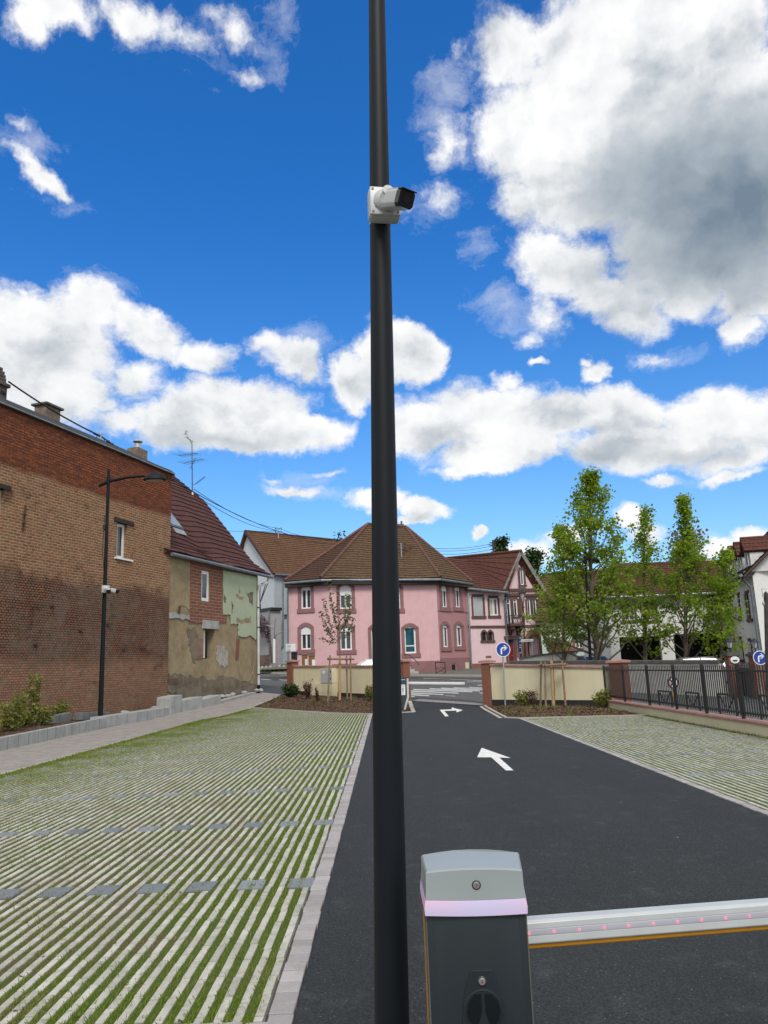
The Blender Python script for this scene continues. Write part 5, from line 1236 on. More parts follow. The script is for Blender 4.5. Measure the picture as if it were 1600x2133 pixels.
CWR = cwall(PR1, PR2, VY(1036, 1382.5, PR1[1]).z, VY(1275, 1388, PR2[1]).z, 'cream rendered wall with pink coping right of the gate')
# utility cabinet against the left cream wall
def cab():
    r0 = CWL.rect(660, 705.5, 1392, 1452); r = thing('utility_cabinet', CWL.P(r0[0], .3, .3), 'cream meter cabinet with one grey metal door against the left cream wall', 'cabinet')
    mb = MB(); zlow = CWL.px(685, 1423)[1]; top = CWL.px(697, 1392)[1]; um = CWL.px(681, 1400)[0]; u0 = CWL.px(660, 1425)[0]; u1 = CWL.px(706, 1400)[0]
    CWL.box(mb, um, u1, zlow, top, .12, .42); CWL.box(mb, u0, u1, .1, zlow-.01, .12, .44); mb.build('housing', CREAM, r, bevel=.01)
    mb = MB(); CWL.box(mb, um+.10, u1-.02, zlow+.02, top-.02, .42, .45); d_ = mb.build('door', M('light_grey_paint', (.42, .46, .48), .5, var=.08), r, bevel=.008)
    mb = MB()
    for zz in (.25, .72): CWL.box(mb, u1-.10, u1-.06, zlow+(top-zlow)*zz, zlow+(top-zlow)*zz+.10, .45, .475)
    mb.build('latch', BLACKM, d_)
    mb = MB(); CWL.box(mb, um+.2, um+.42, top-.24, top-.1, .45, .455); mb.build('label_plate', WHITEP, d_)
    mb = MB()
    for a in (u0+(u1-u0)*.33, u0+(u1-u0)*.6): CWL.box(mb, a-.006, a+.006, .1, zlow-.02, .44, .444)
    CWL.box(mb, um, u1, zlow-.45, zlow-.44, .44, .444); mb.build('joint', M('joint_tan', (.25, .22, .15), .9), r)  # thin tan lines mark the joints of the cabinet housing
cab()
# low wall and railing along the right parking rows
lw = thing('low_wall', (7.32, 20, 0), 'low cream plinth wall with pink coping under the black fence', 'wall')
mb = MB(); mb.bb(7.24, 7.46, -6, 27.2, -.2, .24); mb.build('wall', CREAM, lw)
mb = MB()
y = -6
while y < 27: mb.bb(7.19, 7.51, y+.003, min(27.2, y+2.0)-.003, .24, .295); y += 2.0
mb.build('coping', COPING, lw, bevel=.008, seg=1)
FXp = 7.35
pyl = [27.05, 24.9, 22.55, 20.45, 18.55, 16.65, 14.75, 12.85, 10.95]
fn = thing('metal_fence', (FXp, 20, .295), 'black metal railing fence standing on the low cream wall', 'fence')
for y in pyl:
    mb = MB(); mb.bb(FXp-.03, FXp+.03, y-.03, y+.03, .29, 1.42); mb.build('post', BLACKM, fn)
for a, b in zip(pyl, pyl[1:]):
    mb = MB()
    for z in (.42, 1.27): mb.bb(FXp-.018, FXp+.018, b+.03, a-.03, z-.02, z+.02)
    mb.build('rail', BLACKM, fn)
    mb = MB(); n = 17
    for k in range(1, n): yy = b+(a-b)*k/n; mb.bb(FXp-.010, FXp+.010, yy-.010, yy+.010, .36, 1.39)
    o = mb.build('baluster_panel', BLACKM, fn)
for k, (x0, x1) in enumerate(((1371, 1397), (1428, 1455), (1496, 1530), (1580, 1625))):
    yy = (25.2, 23.0, 21.0, 18.9)[k]; xx = 8.3
    a = VY(x0, 1438+k*2.5, 1); da = ray(x0, 1439+k*3); db = ray(x1, 1439+k*3)
    P_ = CO+da*((xx+.9)/da.x); Q_ = CO+db*((xx+.9)/db.x); h = P_.z
    a, b = V3((P_.x, P_.y, 0)), V3((Q_.x, Q_.y, 0))
    r = thing('street_barrier', (a+b)/2, ('farthest of the braced street barriers, beside the small red-ringed sign', 'braced street barrier behind the fence, second from the terracotta pillar', 'braced street barrier behind the fence in front of the brick gate pillar', 'braced street barrier behind the fence under the right-hand blue sign')[k], 'barrier', 'black cross-braced street barriers')
    mb = MB()
    for q in (a, b): mb.tube([q, q+V3((0, 0, h))], .028, 8)
    mb.tube([a+V3((0, 0, h)), b+V3((0, 0, h))], .028, 8); mb.build('frame', BLACKM, r, smooth=True)
    mb = MB(); mdl = (a+b)/2+V3((0, 0, .12)); mb.tube([a+V3((0, 0, h)), mdl, b+V3((0, 0, h))], .022, 6); mb.build('cross_brace', BLACKM, r, smooth=True)
# long white boundary wall beyond the street on the right
WA, WB = V3((6.4, 41.1, 0)), V3((13.12, 30.7, 0))
FWB = Fac((WA.x, WA.y), (WB.x, WB.y))
bw_ = thing('boundary_wall', (WA+WB)/2, 'long pale boundary wall with dark weathered coping across the street', 'wall')
zt0, zt1 = FWB.px(1100, 1375)[1], FWB.px(1515, 1374)[1]
OFFW = mat_render('off_white_render', (.62, .61, .57), (.52, .51, .48), streak=.5)
def ws(mb, z0, a, b, t):
    P = [FWB.P(0, 0, t), FWB.P(FWB.L-.2, 0, t), FWB.P(FWB.L-.2, 0, -t), FWB.P(0, 0, -t)]; hi = [a, b, b, a]; lo = z0
    mb.add([p+V3((0, 0, z)) for p, z in zip(P, lo)]+[p+V3((0, 0, z)) for p, z in zip(P, hi)], [(3, 2, 1, 0), (4, 5, 6, 7), (0, 1, 5, 4), (1, 2, 6, 5), (2, 3, 7, 6), (3, 0, 4, 7)])
mb = MB(); ws(mb, [-.2]*4, zt0-.14, zt1-.14, .12); mb.build('wall', OFFW, bw_)
mb = MB(); ws(mb, [zt0-.14, zt1-.14, zt1-.14, zt0-.14], zt0, zt1, .2); mb.build('coping', CONCD, bw_, bevel=.02)
bc = thing('curved_wall', (6.5, 41.5, .4), 'grey ramped wall top rising behind the pale boundary wall', 'wall')
mb = MB(); PP = [VY(x, y, yy) for x, y, yy in ((1083, 1373, 44), (1120, 1366.5, 43.6), (1160, 1362, 43), (1200, 1358.5, 42.2))]
for a, b in zip(PP, PP[1:]): mb.add([V3((a.x, a.y, .3)), V3((b.x, b.y, .3)), V3((b.x, b.y+.3, .3)), V3((a.x, a.y+.3, .3)), a, b, b+V3((0, .3, 0)), a+V3((0, .3, 0))], [(3, 2, 1, 0), (4, 5, 6, 7), (0, 1, 5, 4), (1, 2, 6, 5), (2, 3, 7, 6), (3, 0, 4, 7)])
mb.build('wall', OFFW, bc)
mb = MB()
for a, b in zip(PP, PP[1:]): mb.beam(a+V3((0, .15, .03)), b+V3((0, .15, .03)), .42, .10)
mb.build('coping', CONCD, bc)
# brick gate pillars, gate, lanterns
def bpillar(x0, x1, ytop, yy, lab, lantern=True, oval=False):
    a, b = VY(x0, 1400, yy), VY(x1, 1400, yy); h = VY(x0, ytop, yy).z; w_ = b.x-a.x; cx_ = (a.x+b.x)/2
    r = thing('brick_pillar', (cx_, yy+w_/2, 0), lab, 'pillar', 'brick gate pillars across the street')
    mb = MB(); mb.bb(a.x, b.x, yy, yy+w_, -.2, h-.1); mb.build('shaft', BRICK3, r)
    mb = MB(); mb.bb(a.x-.07, b.x+.07, yy-.07, yy+w_+.07, h-.1, h); mb.bb(a.x, b.x, yy, yy+w_, h, h+.06); mb.build('cap', CONCD, r, bevel=.015)
    if oval:
        c = VY(1530.5, 1374.5, yy-.03); mb = MB(); mb.lathe(c, [(.17, 0), (.17, .025)], 28, (0, -1, 0)); o = mb.build('name_plate', WHITEP, r)
        for v in o.data.vertices: v.co.z = (c.z)+(v.co.z-c.z)*.78
        mb = MB(); mb.prism([c+V3((x, -.028, z)) for x, z in ((-.10, -.0), (.10, 0), (.08, -.05), (.0, -.075), (-.08, -.05))], (0, -.006, 0)); mb.build('emblem', M('dark_teal', (.02, .07, .08), .6), r)
    return cx_, h+.06, yy+w_/2, w_
def lantern(c, s, lab):
    c = V3(c); r = thing('pillar_lantern', c, lab, 'lantern', 'black lanterns on the brick pillars')
    mb = MB(); mb.lathe(c, [(.10*s, 0), (.03*s, .05*s), (.03*s, .14*s), (.09*s, .16*s)], 10); mb.lathe(c+V3((0, 0, .42*s)), [(.21*s, 0), (.15*s, .07*s), (.05*s, .13*s), (.02*s, .2*s)], 12)
    for k in range(6): a = k*math.pi/3; mb.beam(c+V3((.09*math.cos(a)*s, .09*math.sin(a)*s, .16*s)), c+V3((.17*math.cos(a)*s, .17*math.sin(a)*s, .42*s)), .014, .014)
    mb.build('frame', BLACKM, r); mb = MB(); mb.lathe(c+V3((0, 0, .16*s)), [(.08*s, 0), (.15*s, .25*s)], 12); mb.build('globe', M('milky_glass', (.45, .50, .55), .3), r)
c1 = bpillar(1521.5, 1542.5, 1361, 30.3, 'red brick gate pillar with a white oval plate', oval=True)
lantern((c1[0], c1[2], c1[1]), .95, 'black lantern on the pillar with the white oval plate')
c2 = bpillar(1575, 1603, 1361, 28.6, 'orange brick pillar behind the right-hand round blue sign')
lantern((c2[0]-.05, c2[2], c2[1]), .85, 'black lantern above the right-hand round blue sign')
gg = thing('garden_gate', ((c1[0]+c2[0])/2, 29.5, 0), 'black sheet metal gate with iron scrolls between the brick pillars', 'gate')
a, b = V3((c1[0]+.22, 30.3, 0)), V3((c2[0]-.28, 29.0, 0)); z1 = VY(1560, 1387, 29.7).z
mb = MB(); D = (b-a).normalized(); mb.box((a+b)/2+V3((0, 0, z1/2)), ((b-a).length, .04, z1-.1), D, (-D.y, D.x, 0)); mb.build('panel', BLACKM, gg)
mb = MB()
for k in range(5):
    c = lerp(a, b, (k+.5)/5)+V3((0, 0, z1+.07)); mb.tube([c+D*(.085-.012*i*.6)*math.cos(i*.7)+V3((0, 0, (.085-.012*i*.6)*math.sin(i*.7))) for i in range(10)], .010, 5)
mb.beam(a+V3((0, 0, z1)), b+V3((0, 0, z1)), .03, .03); mb.build('scroll', BLACKM, gg)

# ================================================================== NEAR POLE WITH CAMERA
def lamp_post(base, top_z, lean, r0, r1, arm_dir, arm_z, arm_l, lab, stub=.35, grp='anthracite street lamps', head=True):
    base = V3(base); r = thing('street_lamp', base, lab, 'street lamp', grp); H = top_z-base.z; ln = V3(lean)
    P = lambda h: base+V3((0, 0, h))+ln*h
    mb = MB(); n = 14; hs_ = [H*i/n for i in range(n+1)]; mb.tube([P(h) for h in hs_], [r0+(r1-r0)*h/H for h in hs_], 28); mb.build('pole', METAL, r, smooth=True)
    mb = MB(); mb.lathe(base, [(r0*1.9, 0), (r0*1.9, .012), (r0*1.08, .014), (r0*1.05, .05)], 24)
    for k in range(4): a = math.pi/4+k*math.pi/2; mb.lathe(base+V3((math.cos(a)*r0*1.5, math.sin(a)*r0*1.5, .012)), [(.014, 0), (.014, .015), (.008, .03)], 6)
    mb.build('base_plate', METAL, r)
    d = V3(arm_dir).normalized(); c = P(arm_z-base.z); mb = MB()
    path = [c-d*stub-V3((0, 0, .16)), c-d*.0, c+d*arm_l*.5+V3((0, 0, .13)), c+d*arm_l+V3((0, 0, .16))]
    mb.tube(path, [.055, .06, .055, .045], 12)
    mb.lathe(P(arm_z-base.z-.12), [(r1*1.35, 0), (r1*1.35, .24)], 16); mb.build('arm', METAL, r, smooth=True)
    h = c+d*(arm_l+.36)+V3((0, 0, .13)); X = d; Y = V3((-d.y, d.x, 0)); mb = MB(); N_ = 20; P_ = []
    for rr, hh in ((.02, .17), (.28, .14), (.62, .06), (.86, -.03), (1.0, -.12), (.97, -.15)):
        for k in range(N_): a = 2*math.pi*k/N_; P_.append(h+X*(math.cos(a)*rr*.42)+Y*(math.sin(a)*rr*.26)+V3((0, 0, hh*1.0)))
    F_ = [(i*N_+k, i*N_+(k+1) % N_, (i+1)*N_+(k+1) % N_, (i+1)*N_+k) for i in range(5) for k in range(N_)]+[tuple(range(N_)), tuple(range(5*N_, 6*N_))[::-1]]
    mb.add(P_, F_); hd_ = mb.build('lamp_head', METAL, r, smooth=True)
    mb = MB(); mb.add([h+X*(math.cos(2*math.pi*k/N_)*.33)+Y*(math.sin(2*math.pi*k/N_)*.20)+V3((0, 0, -.16)) for k in range(N_)], [tuple(range(N_))]); mb.closed = False; mb.build('lens', M('lamp_lens', (.30, .29, .25), .2), hd_)
    return r, P
pb, ptp = VY(816.5, 2133, 3.0), VY(785, 0, 3.0)
lean = V3(((ptp.x-pb.x)/(ptp.z-pb.z), 0, 0)); base0 = pb-V3((lean.x*pb.z, 0, pb.z))
rb_, rt_ = 73/2/1601*(pb-CO).dot(_f), 34/2/1601*(ptp-CO).dot(_f)
slope = (rb_-rt_)/(ptp.z-pb.z); r0_ = rb_+slope*pb.z; H_ = 7.4
np_, PP0 = lamp_post(base0, H_, lean, r0_, r0_-slope*H_, (-.8, -.6, 0), 7.1, 1.4, 'tall black tapering post in the foreground carrying a white camera', stub=.3)
# security camera on the near post
def cctv(c, nrm, cdir, s, lab, two=False, grp='security cameras on the posts'):
    c = V3(c); n = V3(nrm).normalized(); Z = V3((0, 0, 1)); X = n.cross(Z)*-1; X.normalize(); Zp = X.cross(n)*-1
    if Zp.z < 0: Zp = -Zp
    r = thing('security_camera', c, lab, 'camera', grp); WP = M('camera_white', (.43, .45, .45), .38, var=.04)
    b = MB(); b.box(c+n*.03*s, (.134*s, .060*s, .134*s), X, n, Zp); bo = b.build('junction_box', WP, r, bevel=.016*s, smooth=True, seg=3)
    l = MB(); l.box(c+n*.066*s, (.128*s, .014*s, .128*s), X, n, Zp); l.build('lid', WP, bo, bevel=.006*s, smooth=True)
    q = MB()
    for a in (-1, 1):
        for e_ in (-1, 1): q.lathe(c+X*a*.052*s+Zp*e_*.052*s+n*.0725*s, [(.0055*s, 0), (.005*s, .003*s)], 10, n)
    for a in (-.041, .045): q.lathe(c+X*a*s-Zp*.032*s+n*.0725*s, [(.0022*s, 0), (.0022*s, .002*s)], 6, n)
    q.build('screw', M('dark_steel', (.10, .10, .10), .5), bo)
    m_ = MB(); m_.lathe(c+n*.073*s, [(.049*s, 0), (.050*s, .006*s), (.044*s, .016*s), (.026*s, .026*s), (.021*s, .05*s), (.021*s, .075*s)], 26, n); mo = m_.build('mount', WP, r, smooth=True)
    q = MB()
    for k in range(3): a = 3.7+k*2.1; q.lathe(c+X*math.cos(a)*.037*s+Zp*math.sin(a)*.037*s+n*.086*s, [(.0058*s, 0), (.005*s, .004*s)], 10, n)
    q.build('screw', MATS['dark_steel'], mo)
    for j, cd in enumerate([cdir] if not two else cdir):
        d = V3(cd).normalized(); Y2 = d.cross(Z).normalized(); j0 = c+n*.118*s-Z*.026*s-Y2*.016*s; Y2 = d.cross(Z).normalized(); U2 = Y2.cross(d).normalized()
        if two: j0 = j0+X*(.075*s if j else -.0*s)+n*(.03*s if j else 0)
        def bar_(mb, o0, o1, hw, top, bot, up=.0):
            P_ = []
            for o in (o0, o1):
                for (a, b_) in ((-.84, 1), (-1, .8), (-1, -.6), (-.74, -1), (.74, -1), (1, -.6), (1, .8), (.84, 1)): P_.append(j0+d*o*s+Y2*a*hw*s+U2*(b_*top if b_ > 0 else b_*bot)*s)
            mb.add(P_, [tuple(range(8))[::-1], tuple(range(8, 16))]+[(i, (i+1) % 8, 8+(i+1) % 8, 8+i) for i in range(8)])
        a = MB(); bar_(a, -.015, .095, .038, .034, .034); bd = a.build('body', WP, r, bevel=.004*s, smooth=True)
        a = MB(); a.box(j0+d*.048*s+U2*.0365*s, (.12*s, .064*s, .005*s), d, Y2, U2); a.build('sun_shield', WP, bd, bevel=.002*s, smooth=True)
        a = MB(); bar_(a, .0955, .1235, .0365, .033, .033); fo = a.build('front_glass', M('camera_black', (.006, .006, .007), .18), bd, bevel=.002*s)
        a = MB(); a.box(j0+d*.116*s+U2*.0355*s, (.034*s, .072*s, .005*s), d, Y2, U2); a.build('visor', MATS['camera_black'], bd, bevel=.001*s)
        a = MB(); a.lathe(j0+d*.1236*s, [(.017*s, 0), (.017*s, .0015*s)], 20, d); a.build('lens', M('camera_lens', (.01, .01, .02), .05), fo)
        if s < 1.5: a = MB(); a.box(j0+d*.004*s+Y2*-.0383*s+U2*.012*s, (.014*s, .0006, .004*s), d, Y2, U2); a.box(j0+d*.022*s+Y2*-.0383*s+U2*.012*s, (.014*s, .0006, .0025*s), d, Y2, U2); a.build('emblem', M('grey_print', (.28, .30, .32), .6), bd)
    return r
cz = VY(797, 430, 2.93); pr_ = r0_-slope*cz.z
cc = PP0(cz.z)+V3((.012, -pr_+.004, 0))
cctv(cc, (.16, -1, 0), (.50, -.72, -.45), 1.0, 'white bullet camera with a black face high on the foreground post')
# straps that hold the box
mb = MB()
for dz in (-.04, .04): mb.lathe(PP0(cz.z+dz)-V3((0, 0, .006)), [(pr_+.002, 0), (pr_+.002, .012)], 28)
mb.build('strap', GALV, np_)

# ================================================================== ENTRY BARRIER (bottom right)
def barrier_box():
    A = G(886, 1820, .946); B = G(1089, 1815, .946); D_ = V3((B.x-A.x, B.y-A.y, 0)); W_ = D_.length; X = D_.normalized(); Y = V3((-X.y, X.x, 0)); O_ = V3((A.x, A.y, 0))
    dp = .25; r = thing('barrier_cabinet', O_+X*W_/2+Y*dp/2, 'anthracite barrier cabinet with pale grey hood and glowing pinkish band', 'barrier')
    c = O_+X*W_/2+Y*dp/2; Z = V3((0, 0, 1))
    BODY = M('cabinet_paint', (.012, .019, .024), .48, var=.08, scale=2, bmp=.04, bscale=300, spec=.45)
    GREYC = M('hood_grey', (.27, .305, .31), .3, spec=.7, var=.04, scale=2, bmp=.02, bscale=200)
    YEL = M('signal_yellow', (.62, .28, .012), .45, var=.08)
    def plan(w_, d_, bulge=.012, n=6, r_=.014):
        # plan outline with slightly bowed front
        pts = []
        for i in range(n+1): t = i/n; pts.append((-w_/2+w_*t, -d_/2-bulge*math.sin(math.pi*t)))
        for i in range(n+1): t = i/n; pts.append(((w_/2-w_*t)*1.11, d_/2+bulge*.3*math.sin(math.pi*t)))
        return pts
    def loft(mb, secs):
        n = len(secs[0][0]); P = []
        for pts, zf in secs: P += [c+X*a+Y*b+V3((0, 0, zf(a, b) if callable(zf) else zf)) for a, b in pts]
        F = [(i*n+k, i*n+(k+1) % n, (i+1)*n+(k+1) % n, (i+1)*n+k) for i in range(len(secs)-1) for k in range(n)]
        F += [tuple(range(n))[::-1], tuple(range((len(secs)-1)*n, len(secs)*n))]; mb.add(P, F)
    topf = lambda a, b: .950+.012*(1-(2*a/W_)**2)+.004*(1-(2*b/dp)**2)
    mb = MB(); loft(mb, [(plan(W_+.006, dp+.006), .868), (plan(W_, dp, .013), .90), (plan(W_-.002, dp-.002, .013), lambda a, b: topf(a, b)-.004), (plan(W_-.012, dp-.012, .012), topf)])
    hood = mb.build('hood', GREYC, r, smooth=True)
    mt, n, b_ = base('light_band'); tcx = n.new('ShaderNodeTexCoord').outputs['Object']
    nz = n.noise(n.scl(tcx, (1, 1, 1.5)), 6, 1, .4); sx = n.new('ShaderNodeSeparateXYZ'); n.put(sx.inputs[0], tcx)
    f = n.mr(nz, .42, .70); n.put(b_.inputs['Base Color'], n.mix(f, (.47, .45, .62), (.57, .44, .57))); b_.inputs['Roughness'].default_value = .35
    n.put(b_.inputs['Emission Color'], n.mix(f, (.5, .35, .6), (1, .25, .45))); b_.inputs['Emission Strength'].default_value = .09
    mb = MB(); loft(mb, [(plan(W_+.012, dp+.012, .014), .822), (plan(W_+.014, dp+.014, .014), .845), (plan(W_+.007, dp+.007, .013), .867)]); mb.build('light_band', mt, r, smooth=True)
    mb = MB(); mb.prism([c+X*a+Y*b for a, b in ((-W_/2, -dp/2+.008), (W_/2, -dp/2+.008), (W_*.553, dp/2-.004), (-W_*.553, dp/2-.004))], (0, 0, .822)); mb.build('body', BODY, r, bevel=.004, smooth=True)
    mb = MB(); loft(mb, [([(-W_/2+.012, -dp/2+.01), (-W_/2+.012+W_*.25, -dp/2-.004), (0, -dp/2-.008), (W_/2-.012-W_*.25, -dp/2-.004), (W_/2-.012, -dp/2+.01)], z) for z in (.02, .820)]); mb.build('front_door', BODY, r, bevel=.003, smooth=True)
    mb = MB()
    side = lambda s_, t, o: c+X*s_*(W_/2+.053*W_*t+o)+Y*(-dp/2+dp*t)
    for s_ in (-1, 1): mb.prism([side(s_, .50, .0), side(s_, .57, .0), side(s_, .57, .006), side(s_, .50, .006)], (0, 0, .80))
    mb.build('yellow_trim', YEL, r)
    mb = MB()
    for s_ in (-1, 1): mb.prism([side(s_, .06, .0), side(s_, .42, .0), side(s_, .42, .004), side(s_, .06, .004)], (0, 0, .81))
    mb.build('grey_trim', M('olive_grey_trim', (.10, .105, .09), .5), r)
    def lock(xo, z, yo, par):
        q = c+X*xo-Y*(dp/2+yo)+V3((0, 0, z)); a = MB(); a.lathe(q, [(.0145, 0), (.0145, .002), (.012, .004)], 24, -Y); a.build('lock_ring', M('dark_bezel', (.03, .032, .034), .4), par, smooth=True)
        a = MB(); a.lathe(q-Y*.003, [(.0105, 0), (.0105, .003), (.009, .0045)], 22, -Y); lk = a.build('lock', M('lock_steel', (.42, .36, .36), .35, metal=.7), par, smooth=True)
        a = MB(); a.box(q-Y*.0078, (.0018, .0008, .008), X, Y); a.build('keyhole', DARK, lk)
    lock(.005, .912, .012, r)
    zc = .590; xo = .006
    pl_ = [(-.030, .075), (.030, .075), (.036, .069), (.050, .030), (.060, -.01), (.066, -.06), (.066, -.105), (.058, -.115), (-.058, -.115), (-.066, -.105), (-.066, -.06), (-.060, -.01), (-.050, .030), (-.036, .069)]
    mb = MB(); mb.prism([c+X*(xo+a)-Y*(dp/2+.006)+V3((0, 0, zc+b)) for a, b in pl_], -Y*.007); hp = mb.build('handle_plate', BODY, r, bevel=.002)
    lock(xo, zc+.043, .0125, hp)
    q = c+X*xo-Y*(dp/2+.013)+V3((0, 0, zc-.040)); mb = MB(); mb.lathe(q, [(.062, 0), (.062, .0025), (.057, .0035), (.056, .0005)], 36, -Y); ho = mb.build('handle', BODY, hp, smooth=True)
    mb = MB()
    for s_ in (-1, 1):
        pts = [(s_*(.010+.018*math.sin(math.pi*min(t, 1))), 0) for t in (0, 1)]
        out = [(s_*(.006), .048), (s_*.026, .046), (s_*.044, .028), (s_*.052, 0), (s_*.046, -.024), (s_*.030, -.042), (s_*.020, -.038), (s_*.012, -.02), (s_*.006, 0)]
        mb.prism([q+X*a+V3((0, 0, b))-Y*.0040 for a, b in out], -Y*.0006)
    mb.build('handle_recess', M('recess_black', (.006, .009, .011), .25), ho)
    # arm
    P0 = VY(1093, 1938, (c+Y*.03).y); P1 = VY(1600, 1917, (c+Y*.03).y+.10)
    z0 = P0.z; d = (P1-P0).normalized(); d.z = 0; d.normalize(); L_ = 3.3; yy = P0-d*.16
    am = thing('boom', yy, 'closed white barrier arm with a row of red lights and yellow lower edge', 'boom')
    Y3 = V3((-d.y, d.x, 0)); h = .094; ALU = M('arm_white', (.46, .485, .49), .35, var=.06, scale=6, spec=.6)
    cc_ = yy+d*L_/2
    prof = [(a*.9, b*.78) for a, b in [(-.030, -.046), (-.034, -.040), (-.034, -.012), (-.026, -.010), (-.026, .012), (-.034, .014), (-.034, .038), (-.020, .046), (.030, .046), (.034, .040), (.034, -.040), (.030, -.046)]]
    mb = MB(); mb.prism([yy+Y3*a+V3((0, 0, b)) for a, b in prof], d*L_); mb.build('profile', ALU, am, bevel=.0015, seg=1)
    mb = MB(); mb.prism([yy+Y3*a+V3((0, 0, b)) for a, b in ((-.027, -.0105), (-.0315, -.008), (-.0325, 0), (-.0315, .009), (-.027, .012))], d*L_); mb.build('light_strip', M('strip_diffuser', (.40, .40, .46), .3, var=.05), am, smooth=True)
    mb = MB(); mb.tube([yy-V3((0, 0, .0465))+Y3*-.006, yy-V3((0, 0, .0465))+Y3*-.006+d*L_], .0095, 12); mb.build('rubber_edge', YEL, am, smooth=True)
    RED = M('red_led', (1.0, .10, .16), .4, emit=1.1)
    k = 0; s_ = .165
    led = MB(); led.lathe((0, 0, 0), [(.0045, 0), (.0035, .0012)], 10, -Y3); first = None
    while s_ < L_-.1:
        if first is None: first = led.build('red_light', RED, am, local=True); o = first
        else: o = inst(first, am)
        o.location = d*s_-Y3*.0323; s_ += .0865
    mb = MB(); mb.box(yy+d*.02, (.12, .085, .11), d, Y3); mb.build('clamp', BODY, am, bevel=.006)
barrier_box()

# ================================================================== EXIT BARRIER by the gate
def exit_barrier():
    yy = 29.8; q = lambda x, y, dy=0: VY(x, y, yy+dy)
    r = thing('exit_barrier', q(840, 1474), 'dark exit barrier cabinet with pale side bracket by the gate, behind the post', 'barrier')
    DK = M('cabinet_slate', (.03, .042, .048), .5)
    mb = MB(); mb.prism([q(820, 1412), q(846.5, 1411), q(848, 1452), q(842, 1476), q(818, 1477)], (0, .34, 0)); mb.build('body', DK, r, bevel=.01)
    mb = MB(); mb.prism([q(818, 1411), q(852, 1409.5), q(852, 1412), q(818, 1413)], (0, .4, 0)); mb.build('lid', DK, r, bevel=.01)
    mb = MB(); mb.prism([q(847, 1413), q(851, 1413), q(852, 1453), q(845, 1478), q(841, 1478), q(848, 1452)], (0, .28, 0)); mb.build('side_bracket', M('bracket_grey', (.45, .49, .51), .5), r)
    mb = MB(); mb.prism([q(835.5, 1426, -.006), q(844, 1426, -.006), q(844.5, 1447.5, -.006), q(836, 1448, -.006)], (0, .004, 0)); st_ = mb.build('notice', WHITEP, r)
    mb = MB(); mb.prism([q(838.5, 1432, -.011), q(840.5, 1432, -.011), q(840.5, 1441, -.011), q(838.7, 1441, -.011)], (0, .003, 0)); mb.lathe(q(839.6, 1443.6, -.009), [(.018, 0), (.018, .003)], 10, (0, -1, 0))
    mb.prism([q(837, 1428.5, -.011), q(842.5, 1428.5, -.011), q(842.5, 1429.5, -.011), q(837, 1429.5, -.011)], (0, .003, 0)); mb.build('print', M('ink_blue', (.03, .04, .10), .7), st_)
    mb = MB(); mb.prism([q(836, 1415, -.006), q(844, 1415, -.006), q(844, 1416.5, -.006), q(836, 1416.5, -.006)], (0, .004, 0)); mb.build('cyan_strip', M('pale_cyan', (.30, .55, .65), .5), r)
    am = thing('boom', q(852, 1423, .2), 'plain white boom across the far gate, reaching right from the dark cabinet', 'boom')
    a, b = q(846, 1422.5, .2), q(968, 1423.5, .2); mb = MB(); mb.beam(a, b, .06, .085); mb.build('profile', WHITEP, am, bevel=.006)
    mb = MB(); mb.beam(a+V3((0, -.033, 0)), b+V3((0, -.033, 0)), .01, .012); mb.build('light_strip', MATS['strip_diffuser'], am)
exit_barrier()

# ================================================================== OTHER LAMPS
lb = G(209, 1497, .27); q = VY(227, 977, lb.y)
az2 = VY(226, 1003, lb.y).z; hx = VY(302, 990, lb.y)
lp1, PL_ = lamp_post((lb.x, lb.y, .22), q.z, ((q.x-lb.x)/(q.z-.25)*1.0, 0, 0), .085, .05, (1, .0, 0), az2, hx.x-(lb.x+(q.x-lb.x)), 'street lamp standing in front of the brick wall at the end of the shrub bed')
cq = VY(222, 1228, lb.y)
cctv(PL_(cq.z-.22)+V3((.03, -.06, 0)), (.55, -.83, 0), [(.45, -.85, -.35), (.97, -.15, -.30)], 2.0, 'pair of small white cameras on the lamp post before the brick wall', two=True)
mb = MB(); p = lambda h: PL_(h)+V3((-.08, -.02, 0)); mb.tube([p(VY(218, 1085, lb.y).z), p(VY(218, 1160, lb.y).z)+V3((-.04, 0, 0)), p(VY(218, 1200, lb.y).z)+V3((.03, 0, 0))], .012, 5); mb.lathe(p(VY(218, 1112, lb.y).z), [(.03, -.1), (.05, -.05), (.05, .08), (.02, .1)], 8); mb.build('hanging_cable', BLACKM, lp1)
lb2 = VY(1228.5, 1384, 40.0); q = VY(1217, 1150, 40.0); sx_ = VY(1217, 1166, 40.0)
lamp_post((lb2.x, 40.0, terr(40)), q.z, ((q.x-lb2.x)/(q.z-lb2.z), 0, 0), .085, .05, (.55, .83, 0), sx_.z, 1.15, 'street lamp rising in front of the big maple on the right', stub=.25)

